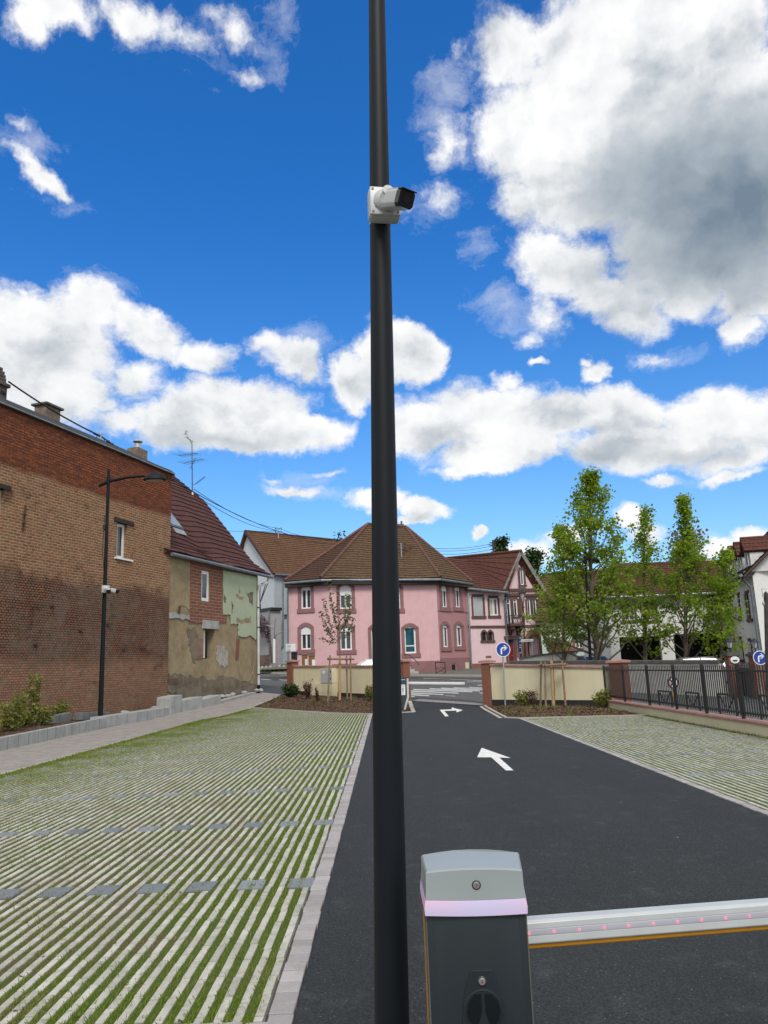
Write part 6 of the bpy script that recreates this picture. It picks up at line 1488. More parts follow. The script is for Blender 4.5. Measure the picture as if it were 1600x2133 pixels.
# ================================================================== SIGNS
SBLUE = M('sign_blue', (.008, .045, .30), .4, var=.05); SWHT = M('sign_white', (.78, .80, .84), .4, var=.03)
def disc(mb, c, r, th, n=36, ax=(0, -1, 0)): mb.lathe(c, [(r, 0), (r, th)], n, ax)
def round_sign(px_, py_, rpx, yy, pbx, pby, lab, zb=None):
    c = VY(px_, py_, yy); R_ = rpx/1601*(c-CO).dot(_f); b = VY(pbx, pby, yy+.05); zb = terr(yy) if zb is None else zb
    r = thing('road_sign', (b.x, yy+.05, zb), lab, 'road sign', 'round blue turn right signs')
    mb = MB(); mb.tube([V3((b.x, yy+.05, zb)), V3((c.x, yy+.05, c.z+R_*.6))], .032, 12); mb.build('pole', GALV, r, smooth=True)
    mb = MB(); disc(mb, c+V3((0, .012, 0)), R_, .012); fc = mb.build('disc', SWHT, r)
    mb = MB(); disc(mb, c+V3((0, -.0015, 0)), R_*.90, .002); mb.build('blue_face', SBLUE, fc)
    T = [(-.34, -.68), (-.14, -.68), (-.14, -.05), (-.13, .04), (-.08, .10), (0, .12), (.14, .12), (.14, .12)]
    w_ = .105*R_; path = [(-.25, -.62), (-.25, -.02), (-.19, .16), (-.03, .24), (.40, .24)]; mb = MB(); pr = []
    L_, Rr = [], []
    for i, (a, b2) in enumerate(path):
        p0_, p1_ = path[max(i-1, 0)], path[min(i+1, len(path)-1)]; dx, dz = p1_[0]-p0_[0], p1_[1]-p0_[1]; l_ = math.hypot(dx, dz); nx, nz = -dz/l_, dx/l_
        L_.append((a+nx*.10, b2+nz*.10)); Rr.append((a-nx*.10, b2-nz*.10))
    K = lambda p: c+V3((p[0]*R_, -.0065, p[1]*R_))
    for i in range(len(path)-1): mb.prism([K(L_[i]), K(L_[i+1]), K(Rr[i+1]), K(Rr[i])], (0, .002, 0))
    mb.prism([K(p) for p in ((.62, .24), (.22, -.12), (.06, -.12), (.36, .17))], (0, .002, 0)); mb.prism([K(p) for p in ((.62, .24), (.36, .31), (.04, .62), (.22, .60))], (0, .002, 0))
    mb.build('arrow', SWHT, fc)
    mb = MB(); mb.beam(V3((c.x, yy+.03, c.z-.06)), V3((c.x, yy+.03, c.z+.06)), .10, .02); mb.build('clamp', GALV, r)
yS = 30.0
round_sign(1048, 1353, 15.2, yS, 1052.5, 1466, 'round blue turn-right sign on a thin pole beside the gate pillar')
round_sign(1583.5, 1370, 14.6, 27.5, 1594, 1500, 'round blue turn-right sign at the right edge above the black fence')
c = VY(1402, 1422, 20.3); rs = V3((FXp+.05, 0, 0)); d = ray(1402, 1422); c = CO+d*((FXp+.16)/d.x)
r = thing('no_stopping_sign', (c.x, c.y, 0), 'small round sign with dark red ring and cross behind the black fence', 'road sign')
mb = MB(); mb.tube([V3((c.x, c.y+.03, -.1)), V3((c.x, c.y+.03, c.z+.1))], .025, 8); mb.build('pole', GALV, r, smooth=True)
mb = MB(); disc(mb, c, .155, .01, 28); fc = mb.build('disc', M('dark_red_paint', (.13, .01, .018), .5), r)
mb = MB(); disc(mb, c+V3((0, -.009, 0)), .118, .003, 28); mb.build('white_face', SWHT, fc)
mb = MB()
for a in (-1, 1): mb.beam(c+V3((-.09*a, -.0145, .09)), c+V3((.09*a, -.0145, -.09)), .003, .04, (0, 1, 0) if False else (0, 0, 1))
mb.build('cross', MATS['dark_red_paint'], fc)
mb = MB(); mb.bb(c.x-.05, c.x+.05, c.y-.02, c.y, c.z-.36, c.z-.24); mb.build('yellow_tag', M('faded_yellow', (.45, .28, .03), .6), r)
# blue column sign and street name plate in front of the gable house
yy = 47; q = lambda x, y, dy=0: VY(x, y, yy+dy)
bt = thing('info_column', q(1084, 1386), 'narrow dark blue sign column with pale text rows before the gable house', 'sign')
mb = MB(); mb.prism([q(1077, 1326), q(1085.5, 1325), q(1086.5, 1362), q(1081, 1362)], (0, .15, 0)); mb.build('panel', M('navy_panel', (.012, .04, .13), .4, var=.4, scale=8), bt, bevel=.01)
mb = MB(); mb.tube([V3((q(1085, 1380).x, yy+.08, terr(yy))), q(1085, 1360, .08)], .06, 10); mb.build('post', M('navy_post', (.010, .015, .16), .4), bt, smooth=True)
mb = MB()
for y in (1329, 1336.5, 1344, 1349, 1360): a, b = q(1082, y, -.01), q(1086, y, -.01); mb.bb(a.x, b.x, yy-.012, yy-.004, a.z-.015, a.z+.015)
mb.build('text_row', WHITEP, bt)
sn = thing('direction_sign', q(1086, 1386), 'small white direction plate with grey lettering on a pole', 'sign')
a, b = q(1085.5, 1337, -.1), q(1111, 1331, -.1); mb = MB(); mb.bb(a.x, b.x, yy-.12, yy-.10, a.z, b.z); pl_ = mb.build('plate', SWHT, sn)
mb = MB(); x = a.x+.04; rnd = random.Random(4); zc = (a.z+b.z)/2
for k in range(12):
    if k in (3, 8): x += .03
    w_ = rnd.uniform(.022, .036); mb.bb(x, x+w_, yy-.126, yy-.121, zc-.028, zc+.028 if k in (4, 8) else zc+.018); x += w_+.012
mb.prism([V3((b.x-.075, yy-.126, zc-.025)), V3((b.x-.03, yy-.126, zc)), V3((b.x-.075, yy-.126, zc+.025))], (0, .004, 0)); mb.build('lettering', M('grey_ink', (.18, .19, .22), .8), pl_)
mb = MB(); mb.tube([V3((b.x-.1, yy-.08, terr(yy))), V3((b.x-.1, yy-.08, b.z))], .025, 8); mb.build('pole', GALV, sn)
# heritage lantern
yy = 49; b_ = VY(1094, 1390, yy); t_ = VY(1089.5, 1256, yy); ls = thing('street_lantern', (b_.x, yy, terr(yy)), 'slender brown post with a tapering glass lantern before the pink gable', 'street lamp')
mb = MB(); mb.tube([V3((b_.x, yy, terr(yy))), t_], [.085, .045], 10)
for z in (1303, 1266): qq = VY(1090.5, z, yy); mb.lathe(qq, [(.05, 0), (.09, .04), (.05, .1)], 10)
mb.build('post', M('brown_cast_iron', (.035, .018, .018), .5), ls, smooth=True)
t2 = t_; mb = MB(); mb.lathe(t2+V3((0, 0, .62)), [(.28, 0), (.27, .04), (.16, .16), (.05, .22), (.02, .27)], 6)
for k in range(4): a = k*math.pi/2+.5; mb.beam(t2+V3((.04*math.cos(a), .04*math.sin(a), 0)), t2+V3((.25*math.cos(a), .25*math.sin(a), .62)), .025, .025)
mb.build('lantern_frame', BLACKM, ls); mb = MB(); mb.lathe(t2+V3((0, 0, .04)), [(.05, 0), (.21, .56)], 4); mb.build('lantern_glass', M('frosted', (.62, .50, .52), .4), ls)
# wooden pole at the right edge
yy = 26; b_ = VY(1604, 1480, yy); t_ = VY(1595.5, 1236, yy)
up = thing('utility_pole', (b_.x, yy, 0), 'dark weathered wooden utility pole with insulators at the right edge', 'pole')
mb = MB(); mb.tube([V3((b_.x, yy, -.1)), t_, t_+V3((0, 0, .07))], [.10, .07, .01], 12); mb.build('pole', M('tarred_wood', (.045, .040, .034), .9, var=.4, scale=6, bmp=.6), up)
mb = MB(); mb.beam(t_+V3((-.13, 0, -.05)), t_+V3((.13, 0, -.05)), .02, .03); mb.tube([t_+V3((-.12, 0, -.15)), t_+V3((-.12, 0, .16)), t_+V3((.05, 0, .14))], .012, 6); mb.lathe(t_+V3((-.12, 0, -.42)), [(.02, 0), (.045, .04), (.045, .12), (.02, .16)], 8); mb.build('insulator', GALV, up)

# ================================================================== CARS
def car(loc, rotz, paint, lab, L=4.2, W=1.78, H=1.47, grp='parked cars beyond the walls'):
    r = thing('parked_car', loc, lab, 'car', grp); r.rotation_euler = (0, 0, rotz); s = L/4.2; h = H/1.47
    prof = [(-2.08, .30, .78), (-2.10, .62, .84), (-1.98, .90, .84), (-1.25, .98, .86), (-.2, .97, .88), (1.2, .99, .88), (2.02, .95, .84), (2.10, .60, .84), (2.06, .30, .78)]
    mb = MB(); P = []
    for x, z, w_ in prof: P += [V3((x*s, -w_*W/1.78, z*h)), V3((x*s, w_*W/1.78, z*h))]
    n = len(prof); F = [(2*i, 2*i+2, 2*i+3, 2*i+1) for i in range(n-1)]
    low = [V3((x*s, sy*w_*W/1.78, .22*h)) for x, z, w_ in prof for sy in (-1, 1)]
    o = 2*n; F += [(2*i, o+2*i, o+2*i+2, 2*i+2) for i in range(n-1)]+[(2*i+1, 2*i+3, o+2*i+3, o+2*i+1) for i in range(n-1)]+[(o+2*i, o+2*i+1, o+2*i+3, o+2*i+2) for i in range(n-1)]+[(0, 1, o+1, o), (2*n-2, o+2*n-2, o+2*n-1, 2*n-1)]
    mb.add(P+low, F); mb.build('body', paint, r, bevel=.04, smooth=True, local=True)
    cab_ = [(-1.15, .96, .80), (-.40, 1.40, .60), (.30, 1.47, .58), (1.15, 1.43, .58), (1.95, .97, .76)]
    def shell(k, i0=0):
        mb = MB(); P = []
        for x, z, w_ in cab_: P += [V3((x*s, -(w_+k)*W/1.78, (z+k)*h)), V3((x*s, (w_+k)*W/1.78, (z+k)*h))]
        P += [V3((x*s, sy*.80*W/1.78, .93*h)) for x in (-1.15, -.4, .3, 1.15, 1.95) for sy in (-1, 1)]; m_ = 5; o = 10
        mb.add(P, [(2*i, 2*i+2, 2*i+3, 2*i+1) for i in range(4)]+[(2*i, o+2*i, o+2*i+2, 2*i+2) for i in range(4)]+[(2*i+1, 2*i+3, o+2*i+3, o+2*i+1) for i in range(4)]+[(0, 1, o+1, o), (8, o+8, o+9, 9)]); return mb
    shell(0).build('windows', GLASS, r, local=True)
    mb = MB(); mb.prism([V3((x*s, -.60*W/1.78, z*h)) for x, z in ((-.42, 1.40), (.3, 1.475), (1.17, 1.435), (1.17, 1.465), (.3, 1.505), (-.42, 1.43))], (0, 1.2*W/1.78, 0)); mb.build('roof', paint, r, bevel=.015, smooth=True, local=True)
    mb = MB()
    for sy in (-1, 1):
        for a, b in (((-1.15, .96, .805), (-.40, 1.42, .61)), ((1.15, 1.44, .59), (1.95, .97, .77)), ((.35, 1.46, .595), (.35, .97, .81))): mb.beam((a[0]*s, sy*a[2]*W/1.78, a[1]*h), (b[0]*s, sy*b[2]*W/1.78, b[1]*h), .05, .07)
        mb.beam((-.3*s, sy*.56, 1.50*h), (1.1*s, sy*.56, 1.49*h), .03, .03)
    mb.build('pillar_frame', paint, r, local=True)
    for x in (-1.32, 1.32):
        for sy in (-1, 1):
            mb = MB(); mb.lathe((x*s, sy*.72*W/1.78, .31), [(.2, 0), (.31, .02), (.31, .17), (.2, .2)], 20, (0, sy, 0)); w_ = mb.build('wheel', BLACKM, r, local=True)
            mb = MB(); mb.lathe((x*s, sy*.72*W/1.78+sy*.195, .31), [(.19, 0), (.17, .012), (.04, .02)], 14, (0, sy, 0)); mb.build('rim', GALV, w_, local=True)
    for sy in (-1, 1):
        mb = MB(); mb.box((-2.03*s, sy*.62, .70*h), (.12, .32, .14)); mb.build('headlight', SWHT, r, bevel=.02, local=True)
    return r
CARW = M('white_car_paint', (.72, .73, .74), .25, var=.03); CARS = M('silver_car_paint', (.13, .135, .14), .6); CARB = M('blue_car_paint', (.10, .22, .42), .3)
q = VY(773, 1376, 47.5); car((q.x, 47.5, terr(47.5)), rad(8), CARW, 'white parked car mostly hidden behind the cream wall and its coping')
q = VY(1467, 1366, 38.5); car((q.x, 38.5, terr(38.5)-.14), rad(172), CARS, 'silver car roof just above the pale boundary wall by the garages', H=1.36)
q = VY(1232, 1366, 46); car((q.x, 46, terr(46)-.25), rad(100), CARB, 'pale blue car glimpsed under the big maple behind the street lamp', H=1.5)

# ================================================================== TREES AND PLANTS
def leafmb(pts, size, rnd, flat=.0, asp=1.0, droop=0):
    """small folded leaf faces at the given points"""
    V, F = [], []
    for p in pts:
        s = size*rnd.uniform(.6, 1.35)
        a = V3((rnd.uniform(-1, 1), rnd.uniform(-1, 1), rnd.uniform(-.6, .6)-droop)).normalized(); n = V3((rnd.uniform(-1, 1), rnd.uniform(-1, 1), rnd.uniform(.0, 1.3))).normalized()
        b = n.cross(a)
        if b.length < .1: continue
        b.normalize(); n = a.cross(b); w_ = s*.42*asp; o = len(V)
        V += [p-a*s*.5, p+b*w_+n*s*.12, p+a*s*.5, p-b*w_+n*s*.12]
        F += [(o, o+1, o+2), (o, o+2, o+3)]
    return V, F
def leafobj(V, F, name, mat, parent, off):
    me = bpy.data.meshes.new(name); me.from_pydata([tuple(v-off) for v in V], [], F); me.materials.append(mat)
    o = bpy.data.objects.new(name, me); COL.objects.link(o); o.parent = parent; return o
def tree(base, top, prof, lab, cat='tree', nlimb=34, leaf=.17, nleaf=9000, mat=None, r0=.16, seed=1, name='maple_tree', grp=None, z0f=.07, up=.75, bark=None, clump=.20, stems=1, asp=1.0):
    """prof: list of (height fraction, crown radius left, crown radius right)"""
    rnd = random.Random(seed); base = V3(base); top = V3(top); H = top.z-base.z; mat = mat or LEAF
    r = thing(name, base, lab, cat, grp)
    def ax(t): return lerp(base, top, t)+V3((.10*math.sin(t*5+seed), .10*math.cos(t*4+seed), 0))*H/10*t*2
    def rad_at(t, a):
        for (h0, l0, r0_), (h1, l1, r1_) in zip(prof, prof[1:]):
            if h0 <= t <= h1:
                k = (t-h0)/(h1-h0); L_, R_ = l0+(l1-l0)*k, r0_+(r1_-r0_)*k; c = math.cos(a)
                return ((L_+R_)/2+(R_-L_)/2*c)*(1.34-.38*t)
        return .1
    tk = MB(); tk.tube([ax(i/14) for i in range(15)], [max(.012, r0*(1-.93*i/14)**1.0) for i in range(15)], 8); limbs = []
    tips = []
    for k in range(nlimb):
        t0 = z0f+(.90-z0f)*((k+rnd.random())/nlimb)**.95; a = k*2.4+rnd.uniform(-.4, .4)
        te = min(.99, t0+rnd.uniform(.14, .30)*up*1.3); R_ = rad_at(te, a)*rnd.uniform(.6, 1.1)
        p0_ = ax(t0); e_ = ax(te)+V3((math.cos(a)*R_, math.sin(a)*R_, 0)); m_ = lerp(p0_, e_, .5)+V3((0, 0, -.10*R_))
        rr = max(.012, r0*(1-t0)*.42); path = [p0_, lerp(p0_, m_, .5), m_, lerp(m_, e_, .55)+V3((0, 0, .03*R_)), e_]
        tk.tube(path, [rr, rr*.8, rr*.6, rr*.4, rr*.15], 5)
        for j in range(7):
            q = rnd.uniform(.3, 1)**.8; pp = lerp(p0_, e_, q); l_ = (.28+.5*R_*.35)*rnd.uniform(.5, 1.2); d = V3((rnd.uniform(-1, 1), rnd.uniform(-1, 1), rnd.uniform(-.15, .9))).normalized()
            tp = pp+d*l_; tk.tube([pp, lerp(pp, tp, .5)+V3((0, 0, -.02)), tp], [rr*.3, rr*.2, .004], 4); tips += [(pp, tp)]
        tips.append((lerp(p0_, e_, .55), e_+(e_-p0_)*.06))
    for k in range(6): tips.append((ax(.86+.022*k), ax(min(1, .88+.022*k))+V3((rnd.uniform(-.12, .12), rnd.uniform(-.12, .12), .06))))
    tk.build('trunk', bark or BARK, r, smooth=True)
    pts = []; per = max(3, nleaf//len(tips))
    for a, b in tips:
        w_ = rnd.uniform(.3, 1.7)*(1 if (a.z-base.z)/H < .8 else .55)
        for i in range(int(per*w_)):
            q = rnd.random()**.7; pts.append(lerp(a, b, q)+V3((rnd.gauss(0, clump), rnd.gauss(0, clump), rnd.gauss(0, clump*.8))))
    V, F = leafmb(pts, leaf, rnd, asp=asp); leafobj(V, F, 'crown', mat, r, base)
    return r
def tpos(px_, ybase, yy, px_t, ytop, z=None):
    b = VY(px_, ybase, yy); t = VY(px_t, ytop, yy); b.z = terr(yy)-.05 if z is None else z; return b, t
G3 = 'young maples behind the pale boundary wall'
b, t = tpos(1243, 1370, 40.8, 1222, 984)
tree(b, t, [(0, .2, .2), (.10, 2.2, 1.7), (.28, 3.0, 2.2), (.45, 2.75, 2.3), (.6, 2.15, 2.2), (.75, 1.75, 1.85), (.88, 1.15, 1.2), (.96, .6, .6), (1, .15, .15)], 'largest and fullest green maple, standing behind the right-hand street lamp', nlimb=80, nleaf=11500, leaf=.17, seed=3, r0=.19, grp=G3, clump=.16)
b, t = tpos(1172, 1372, 42.5, 1168, 1096)
tree(b, t, [(0, .2, .2), (.25, 1.3, 1.3), (.5, 1.4, 1.4), (.8, .9, .8), (1, .1, .1)], 'lower leafy maple between the pink gable and the largest maple', nlimb=28, nleaf=4500, leaf=.16, seed=5, r0=.11, grp=G3, clump=.16)
b, t = tpos(1338, 1370, 42.2, 1346, 1056)
tree(b, t, [(0, .2, .2), (.12, 1.5, 1.4), (.42, 1.4, 1.3), (.62, .95, 1.0), (.8, .5, .6), (.93, .22, .22), (1, .03, .03)], 'slender airy maple standing in the middle of the maple row', nlimb=44, nleaf=4300, leaf=.155, seed=8, r0=.13, grp=G3, clump=.16)
b, t = tpos(1426, 1370, 40.0, 1423, 1034)
tree(b, t, [(0, .2, .2), (.10, 1.5, 1.9), (.36, 1.7, 2.1), (.6, 1.0, 1.25), (.78, .6, .8), (.92, .2, .2), (1, .03, .03)], 'loose spiky-topped maple in front of the second garage opening', nlimb=52, nleaf=6000, leaf=.16, seed=11, r0=.14, grp=G3, clump=.15)
b, t = tpos(1492, 1370, 39.0, 1512, 1146)
tree(b, t, [(0, .2, .2), (.2, .9, .8), (.5, 1.0, .85), (.8, .7, .6), (1, .3, .3)], 'small low maple at the right end of the row beside the dormer house', nlimb=22, nleaf=3200, leaf=.16, seed=14, r0=.09, grp=G3, clump=.16)
# distant trees over the roofs
b, t = tpos(1041, 1300, 120, 1041, 1124, 2); tree(b, t, [(0, .5, .5), (.3, 1.8, 2.0), (.7, 1.7, 1.6), (1, .4, .4)], 'dark pointed tree far behind the roof of the pink gable house', nlimb=40, nleaf=7000, leaf=.5, mat=LEAFD, seed=21, name='far_tree', r0=.3, clump=.45)
b, t = tpos(1112, 1300, 95, 1106, 1150, 2); tree(b, t, [(0, .5, .5), (.4, 2.2, 2.4), (.7, 2.0, 2.2), (1, .8, .8)], 'dark green far tree just right of the pink gable peak', nlimb=36, nleaf=5000, leaf=.42, mat=LEAFD, seed=22, name='far_tree', r0=.25, clump=.5)
b, t = tpos(1425, 1300, 80, 1428, 1112, 1.8); tree(b, t, [(0, .5, .5), (.4, 2.2, 2.4), (.75, 2.2, 2.3), (1, 1.2, 1.2)], 'greyish half-bare tree behind the long house, seen through the spiky maple', nlimb=46, nleaf=4200, leaf=.34, mat=LEAFB, seed=23, name='far_tree', r0=.25, clump=.5)
b, t = tpos(712, 1300, 80, 711, 1106, 2); tree(b, t, [(0, .5, .5), (.5, .9, .9), (.8, 1.0, .6), (1, .3, .3)], 'few leafy twigs showing above the left roof edge of the pink corner house', nlimb=16, nleaf=420, leaf=.35, mat=LEAFD, seed=24, name='far_tree', r0=.14, clump=.3)

def sapling(base, ytop, yy, brs, lab, seed, nleafk=1.0, trunkx=None):
    """slender nursery tree: trunk, long thin upright branches with small leaf clusters"""
    rnd = random.Random(seed); base = V3(base); top = VY(trunkx or 0, ytop, yy); H = top.z-base.z; r = thing('sapling', base, lab, 'sapling', 'staked saplings in the mulch beds')
    tk = MB(); P = lambda t: lerp(base, top, t)
    tk.tube([P(i/8) for i in range(9)], [.042, .040, .036, .03, .024, .018, .012, .008, .005], 8); pts = []
    for x0, y0, x1, y1, bow, dy in brs:
        a, b = VY(x0, y0, yy), VY(x1, y1, yy+dy); m_ = lerp(a, b, .45)+V3((bow, 0, -.1)); tk.tube([a, lerp(a, m_, .6), m_, lerp(m_, b, .5)+V3((bow*.3, 0, 0)), b], [.013, .011, .009, .006, .003], 5)
        n = int((b-a).length/.10)
        for i in range(n+1):
            t = .25+.75*i/n; c = lerp(a, b, t)+V3((bow*1.6*math.sin(t*3.1)*.5, 0, -.1*math.sin(t*3.1)))
            for k in range(int(3*nleafk+rnd.random()*4)): pts.append(c+V3((rnd.gauss(0, .05), rnd.gauss(0, .05), rnd.gauss(0, .045))))
            if i == n:
                for k in range(8): pts.append(c+V3((rnd.gauss(0, .07), rnd.gauss(0, .07), rnd.gauss(0, .06))))
    tk.build('trunk', BARK, r, smooth=True)
    V, F = leafmb(pts, .095, rnd); leafobj(V, F, 'crown', LEAFS, r, base)
    return r
ylS = 34.0; bs = VY(706, 1451, ylS); bs.z = moundz(bs.x, ylS, BEDL, .16)
sapling(bs, 1310, ylS, [(707, 1335, 687, 1222, -.05, .3), (707, 1335, 675, 1250, -.12, -.3), (706, 1338, 668, 1275, -.15, .2), (707, 1330, 703, 1235, 0, -.4), (708, 1325, 722, 1240, .05, .3), (708, 1330, 729, 1242, .1, -.2),
                        (708, 1330, 735, 1290, .12, .3), (708, 1332, 738, 1306, .1, -.3), (706, 1336, 684, 1312, -.1, .4), (706, 1337, 672, 1330, -.05, -.2), (708, 1320, 694, 1262, -.03, .5), (708, 1318, 732, 1262, .06, .5)],
        'thin sapling with few reddish-green leaves in front of the pink corner house', 31, trunkx=709)
yrS = 28.3; br_ = VY(1155, 1471, yrS); br_.z = moundz(br_.x, yrS, BEDR, .10)
sapling(br_, 1330, yrS, [(1149, 1362, 1140, 1288, -.05, .2), (1149, 1362, 1133, 1300, -.08, -.2), (1150, 1360, 1149, 1290, 0, .1), (1150, 1360, 1161, 1296, .06, -.2), (1150, 1362, 1168, 1305, .08, .3), (1149, 1364, 1136, 1322, -.05, .3), (1150, 1364, 1163, 1325, .05, -.3)],
        'staked sapling in front of the right cream wall, its leaves merging with the maples', 33, 1.4, trunkx=1150)
def stakes(st, bars_, wrap, yy, bed, bh, lab):
    r = thing('tree_stakes', VY(*wrap[0], yy), lab, 'tree stakes', 'stake frames round the saplings'); r.location.z = terr(yy)
    P = []
    for x0, y0, x1, y1, dy in st:
        a, b = VY(x0, y0, yy+dy), VY(x1, y1, yy+dy); a.z = moundz(a.x, a.y, bed, bh)-.05
        mb = MB(); mb.tube([a, b], [.038, .036], 9); mb.build('stake', WOODS, r, smooth=True); P.append(b)
    for (i, j, dz) in bars_:
        a, b = P[i]-V3((0, 0, dz)), P[j]-V3((0, 0, dz)); d = (b-a).normalized(); mb = MB(); mb.tube([a-d*.13, b+d*.16], .04, 9); mb.build('cross_rail', WOODS, r, smooth=True)
    mb = MB(); a, b = VY(*wrap[0], yy), VY(*wrap[1], yy); a.z = moundz(a.x, a.y, bed, bh)-.03; mb.tube([a, lerp(a, b, .5), b], [.062, .056, .05], 10)
    mb.build('trunk_wrap', WRAP, r, smooth=True)
    mb = MB(); c = lerp(a, b, .93)
    for p in P: mb.beam(c-V3((0, 0, 0)), p-V3((0, 0, .17)), .012, .04)
    mb.build('tie', BLACKM, r)
stakes([(682.5, 1453, 687.5, 1365, -.3), (723.5, 1451, 722, 1366, .35), (731, 1452, 730, 1365, -.2)], [(0, 1, .14), (1, 2, .15), (0, 2, .16)], ((707.5, 1452), (708, 1367)), ylS, BEDL, .16, 'three wooden stakes round the wrapped trunk left of the black post')
stakes([(1125.5, 1467, 1127, 1377, .3), (1137, 1472, 1135.5, 1378, -.3), (1178.5, 1471, 1170.5, 1376, 0)], [(0, 1, .12), (1, 2, .13), (0, 2, .14)], ((1153, 1471), (1148.5, 1375)), yrS, BEDR, .10, 'three wooden stakes round the wrapped trunk before the right cream wall')
def shrub(base, w_, h, n, leaf, mat, lab, seed, stems=9, name='shrub', cat='shrub', upr=0, grp=None, r0=.012, asp=1.0, ball=False):
    rnd = random.Random(seed); base = V3(base); r = thing(name, base, lab, cat, grp); mb = MB(); pts = []
    for k in range(stems):
        a = k*2.4+rnd.random(); R_ = w_/2*rnd.uniform(.25, 1)*(1-upr*.6); hh = h*rnd.uniform(.6, 1.0); e_ = base+V3((math.cos(a)*R_, math.sin(a)*R_, hh)); b_ = base+V3((math.cos(a)*R_*.25, math.sin(a)*R_*.25, -.02)); m_ = lerp(b_, e_, .5)+V3((math.cos(a)*R_*.15, math.sin(a)*R_*.15, 0))
        mb.tube([b_, m_, e_], [r0, r0*.7, r0*.3], 5)
        for i in range(n//stems):
            q = rnd.uniform(.2, 1.05); c = lerp(b_, m_, q*2) if q < .5 else lerp(m_, e_, q*2-1); sg = w_*.10*(1-.6*upr)
            pts.append(c+V3((rnd.gauss(0, sg), rnd.gauss(0, sg), rnd.gauss(0, h*.05))))
    mb.build('stem', BARK, r, smooth=True); V, F = leafmb(pts, leaf, rnd, asp=asp); leafobj(V, F, 'foliage', mat, r, base); return r
def bedp(px_, py_, yy, bed, bh): q = VY(px_, py_, yy); q.z = moundz(q.x, yy, bed, bh)-.01; return q
shrub(bedp(607, 1452, 37.2, BEDL, .16), .75, .62, 900, .11, LEAFD, 'rounded dark green shrub at the foot of the far left terracotta pillar', 41, 16, asp=.9)
shrub(bedp(641, 1452, 35.2, BEDL, .16), .7, .85, 420, .07, LEAFR, 'upright dark red barberry beside the meter cabinet', 42, 9, upr=.6)
shrub(bedp(660, 1462, 33.2, BEDL, .16), .35, .60, 260, .06, LEAFR, 'narrow dark red spike plant in front of the stakes', 43, 5, upr=.8)
shrub(bedp(769, 1452, 33.2, BEDL, .16), .45, .66, 330, .09, LEAFY, 'small leggy green shrub touching the black foreground post', 44, 8)
shrub(bedp(1088, 1467, 29.0, BEDR, .10), .55, .60, 420, .085, LEAFY, 'small green shrub right of the blue sign pole', 45, 11)
shrub(bedp(1109, 1477, 27.6, BEDR, .10), .55, .60, 420, .05, LEAFR, 'wispy dark red bush in front of the right-hand stakes', 46, 15, upr=.3)
shrub(bedp(1259, 1476, 26.6, BEDR, .10), .62, .58, 560, .09, M('x', (1, 1, 1)) and LEAFY, 'round olive-green shrub near the terracotta pillar by the fence', 47, 14)
for i, (px_, yy, w_, h, lab) in enumerate(((18, 19.6, 1.1, 1.05, 'yellow-green laurel at the left edge of the photo'), (36, 22.2, .8, 1.25, 'upright laurel second from the left edge'), (70, 21.8, .75, 1.75, 'tallest laurel, with a thin upright leader'), (92, 20.4, .85, .75, 'broad low laurel in the middle of the bed'),
                                 (128, 22.6, .8, .85, 'low laurel nearest the street lamp'), (52, 18.6, .8, .55, 'short yellow-leaved laurel close to the concrete edging'), (-40, 18, 1.2, 1.2, 'laurel just outside the left edge'))):
    yy = (10.75+.25*(i % 3))*1634/(812-px_); q = VY(px_, 1500, yy); q.z = .24
    shrub(q, w_*.78, h*.9, int(300*w_*h)+170, .11, LEAFY, lab, 50+i, 9, name='laurel_shrub', cat='shrub', upr=.35, grp='young laurels in the raised bed', asp=.62)
# wisteria on the lean-to
wr = VY(566, 1370, 74.2); wv_ = thing('wisteria', (wr.x, 74.2, 2.5), 'mauve flowering wisteria hanging on the grey lean-to', 'climber'); rnd = random.Random(61)
mb = MB(); A_ = [VY(*p, 74.3) for p in ((566, 1378), (564, 1345), (560, 1312), (552, 1288), (538, 1276))]; mb.tube(A_, [.10, .08, .06, .05, .03], 7); mb.tube([VY(*p, 74.3) for p in ((566, 1350), (555, 1330), (545, 1310))], .04, 6); mb.build('stem', BARK, wv_, smooth=True)
pts = []
for k in range(70):
    x = rnd.uniform(536, 561); y = 1275+(x-536)*1.0+rnd.uniform(-4, 30); c = VY(x, y, 74.3+rnd.uniform(-.3, .3))
    for i in range(22): t = rnd.random(); pts.append(c+V3((rnd.gauss(0, .10)*(1-t*.5), rnd.gauss(0, .08), -t*.55)))
V, F = leafmb(pts, .14, rnd); leafobj(V, F, 'blossom', WIST, wv_, V3(wv_.location))
# grass blades in the joints and along the edges
def blades(name, n, region, h, seed, wdt=.004, accept=None):
    rnd = random.Random(seed); V, F = [], []; k = 0
    while k < n:
        x, y, z = region(rnd)
        if accept and not accept(x, y, rnd): 
            k += .25; continue
        k += 1
        hh = h*rnd.uniform(.35, 1.3)*(1+.03*y*0); a = rnd.uniform(0, 6.28); l_ = rnd.uniform(.1, .75)*hh; wd = wdt*rnd.uniform(.6, 1.4)*(1+y*.10)
        d = V3((math.cos(a), math.sin(a), 0)); s_ = V3((-d.y, d.x, 0))*wd; p = V3((x, y, z)); o = len(V)
        V += [p-s_, p+s_, p+d*l_*.35+V3((0, 0, hh*.65))+s_*.6, p+d*l_+V3((0, 0, hh))]; F += [(o, o+1, o+2), (o, o+2, o+3)]
    me = bpy.data.meshes.new(name); me.from_pydata([tuple(v) for v in V], [], F); me.materials.append(GRASSM)
    o = bpy.data.objects.new(name, me); COL.objects.link(o); return tag(o, 'short grass growing in the joints between the paving bars', 'grass', kind='stuff')
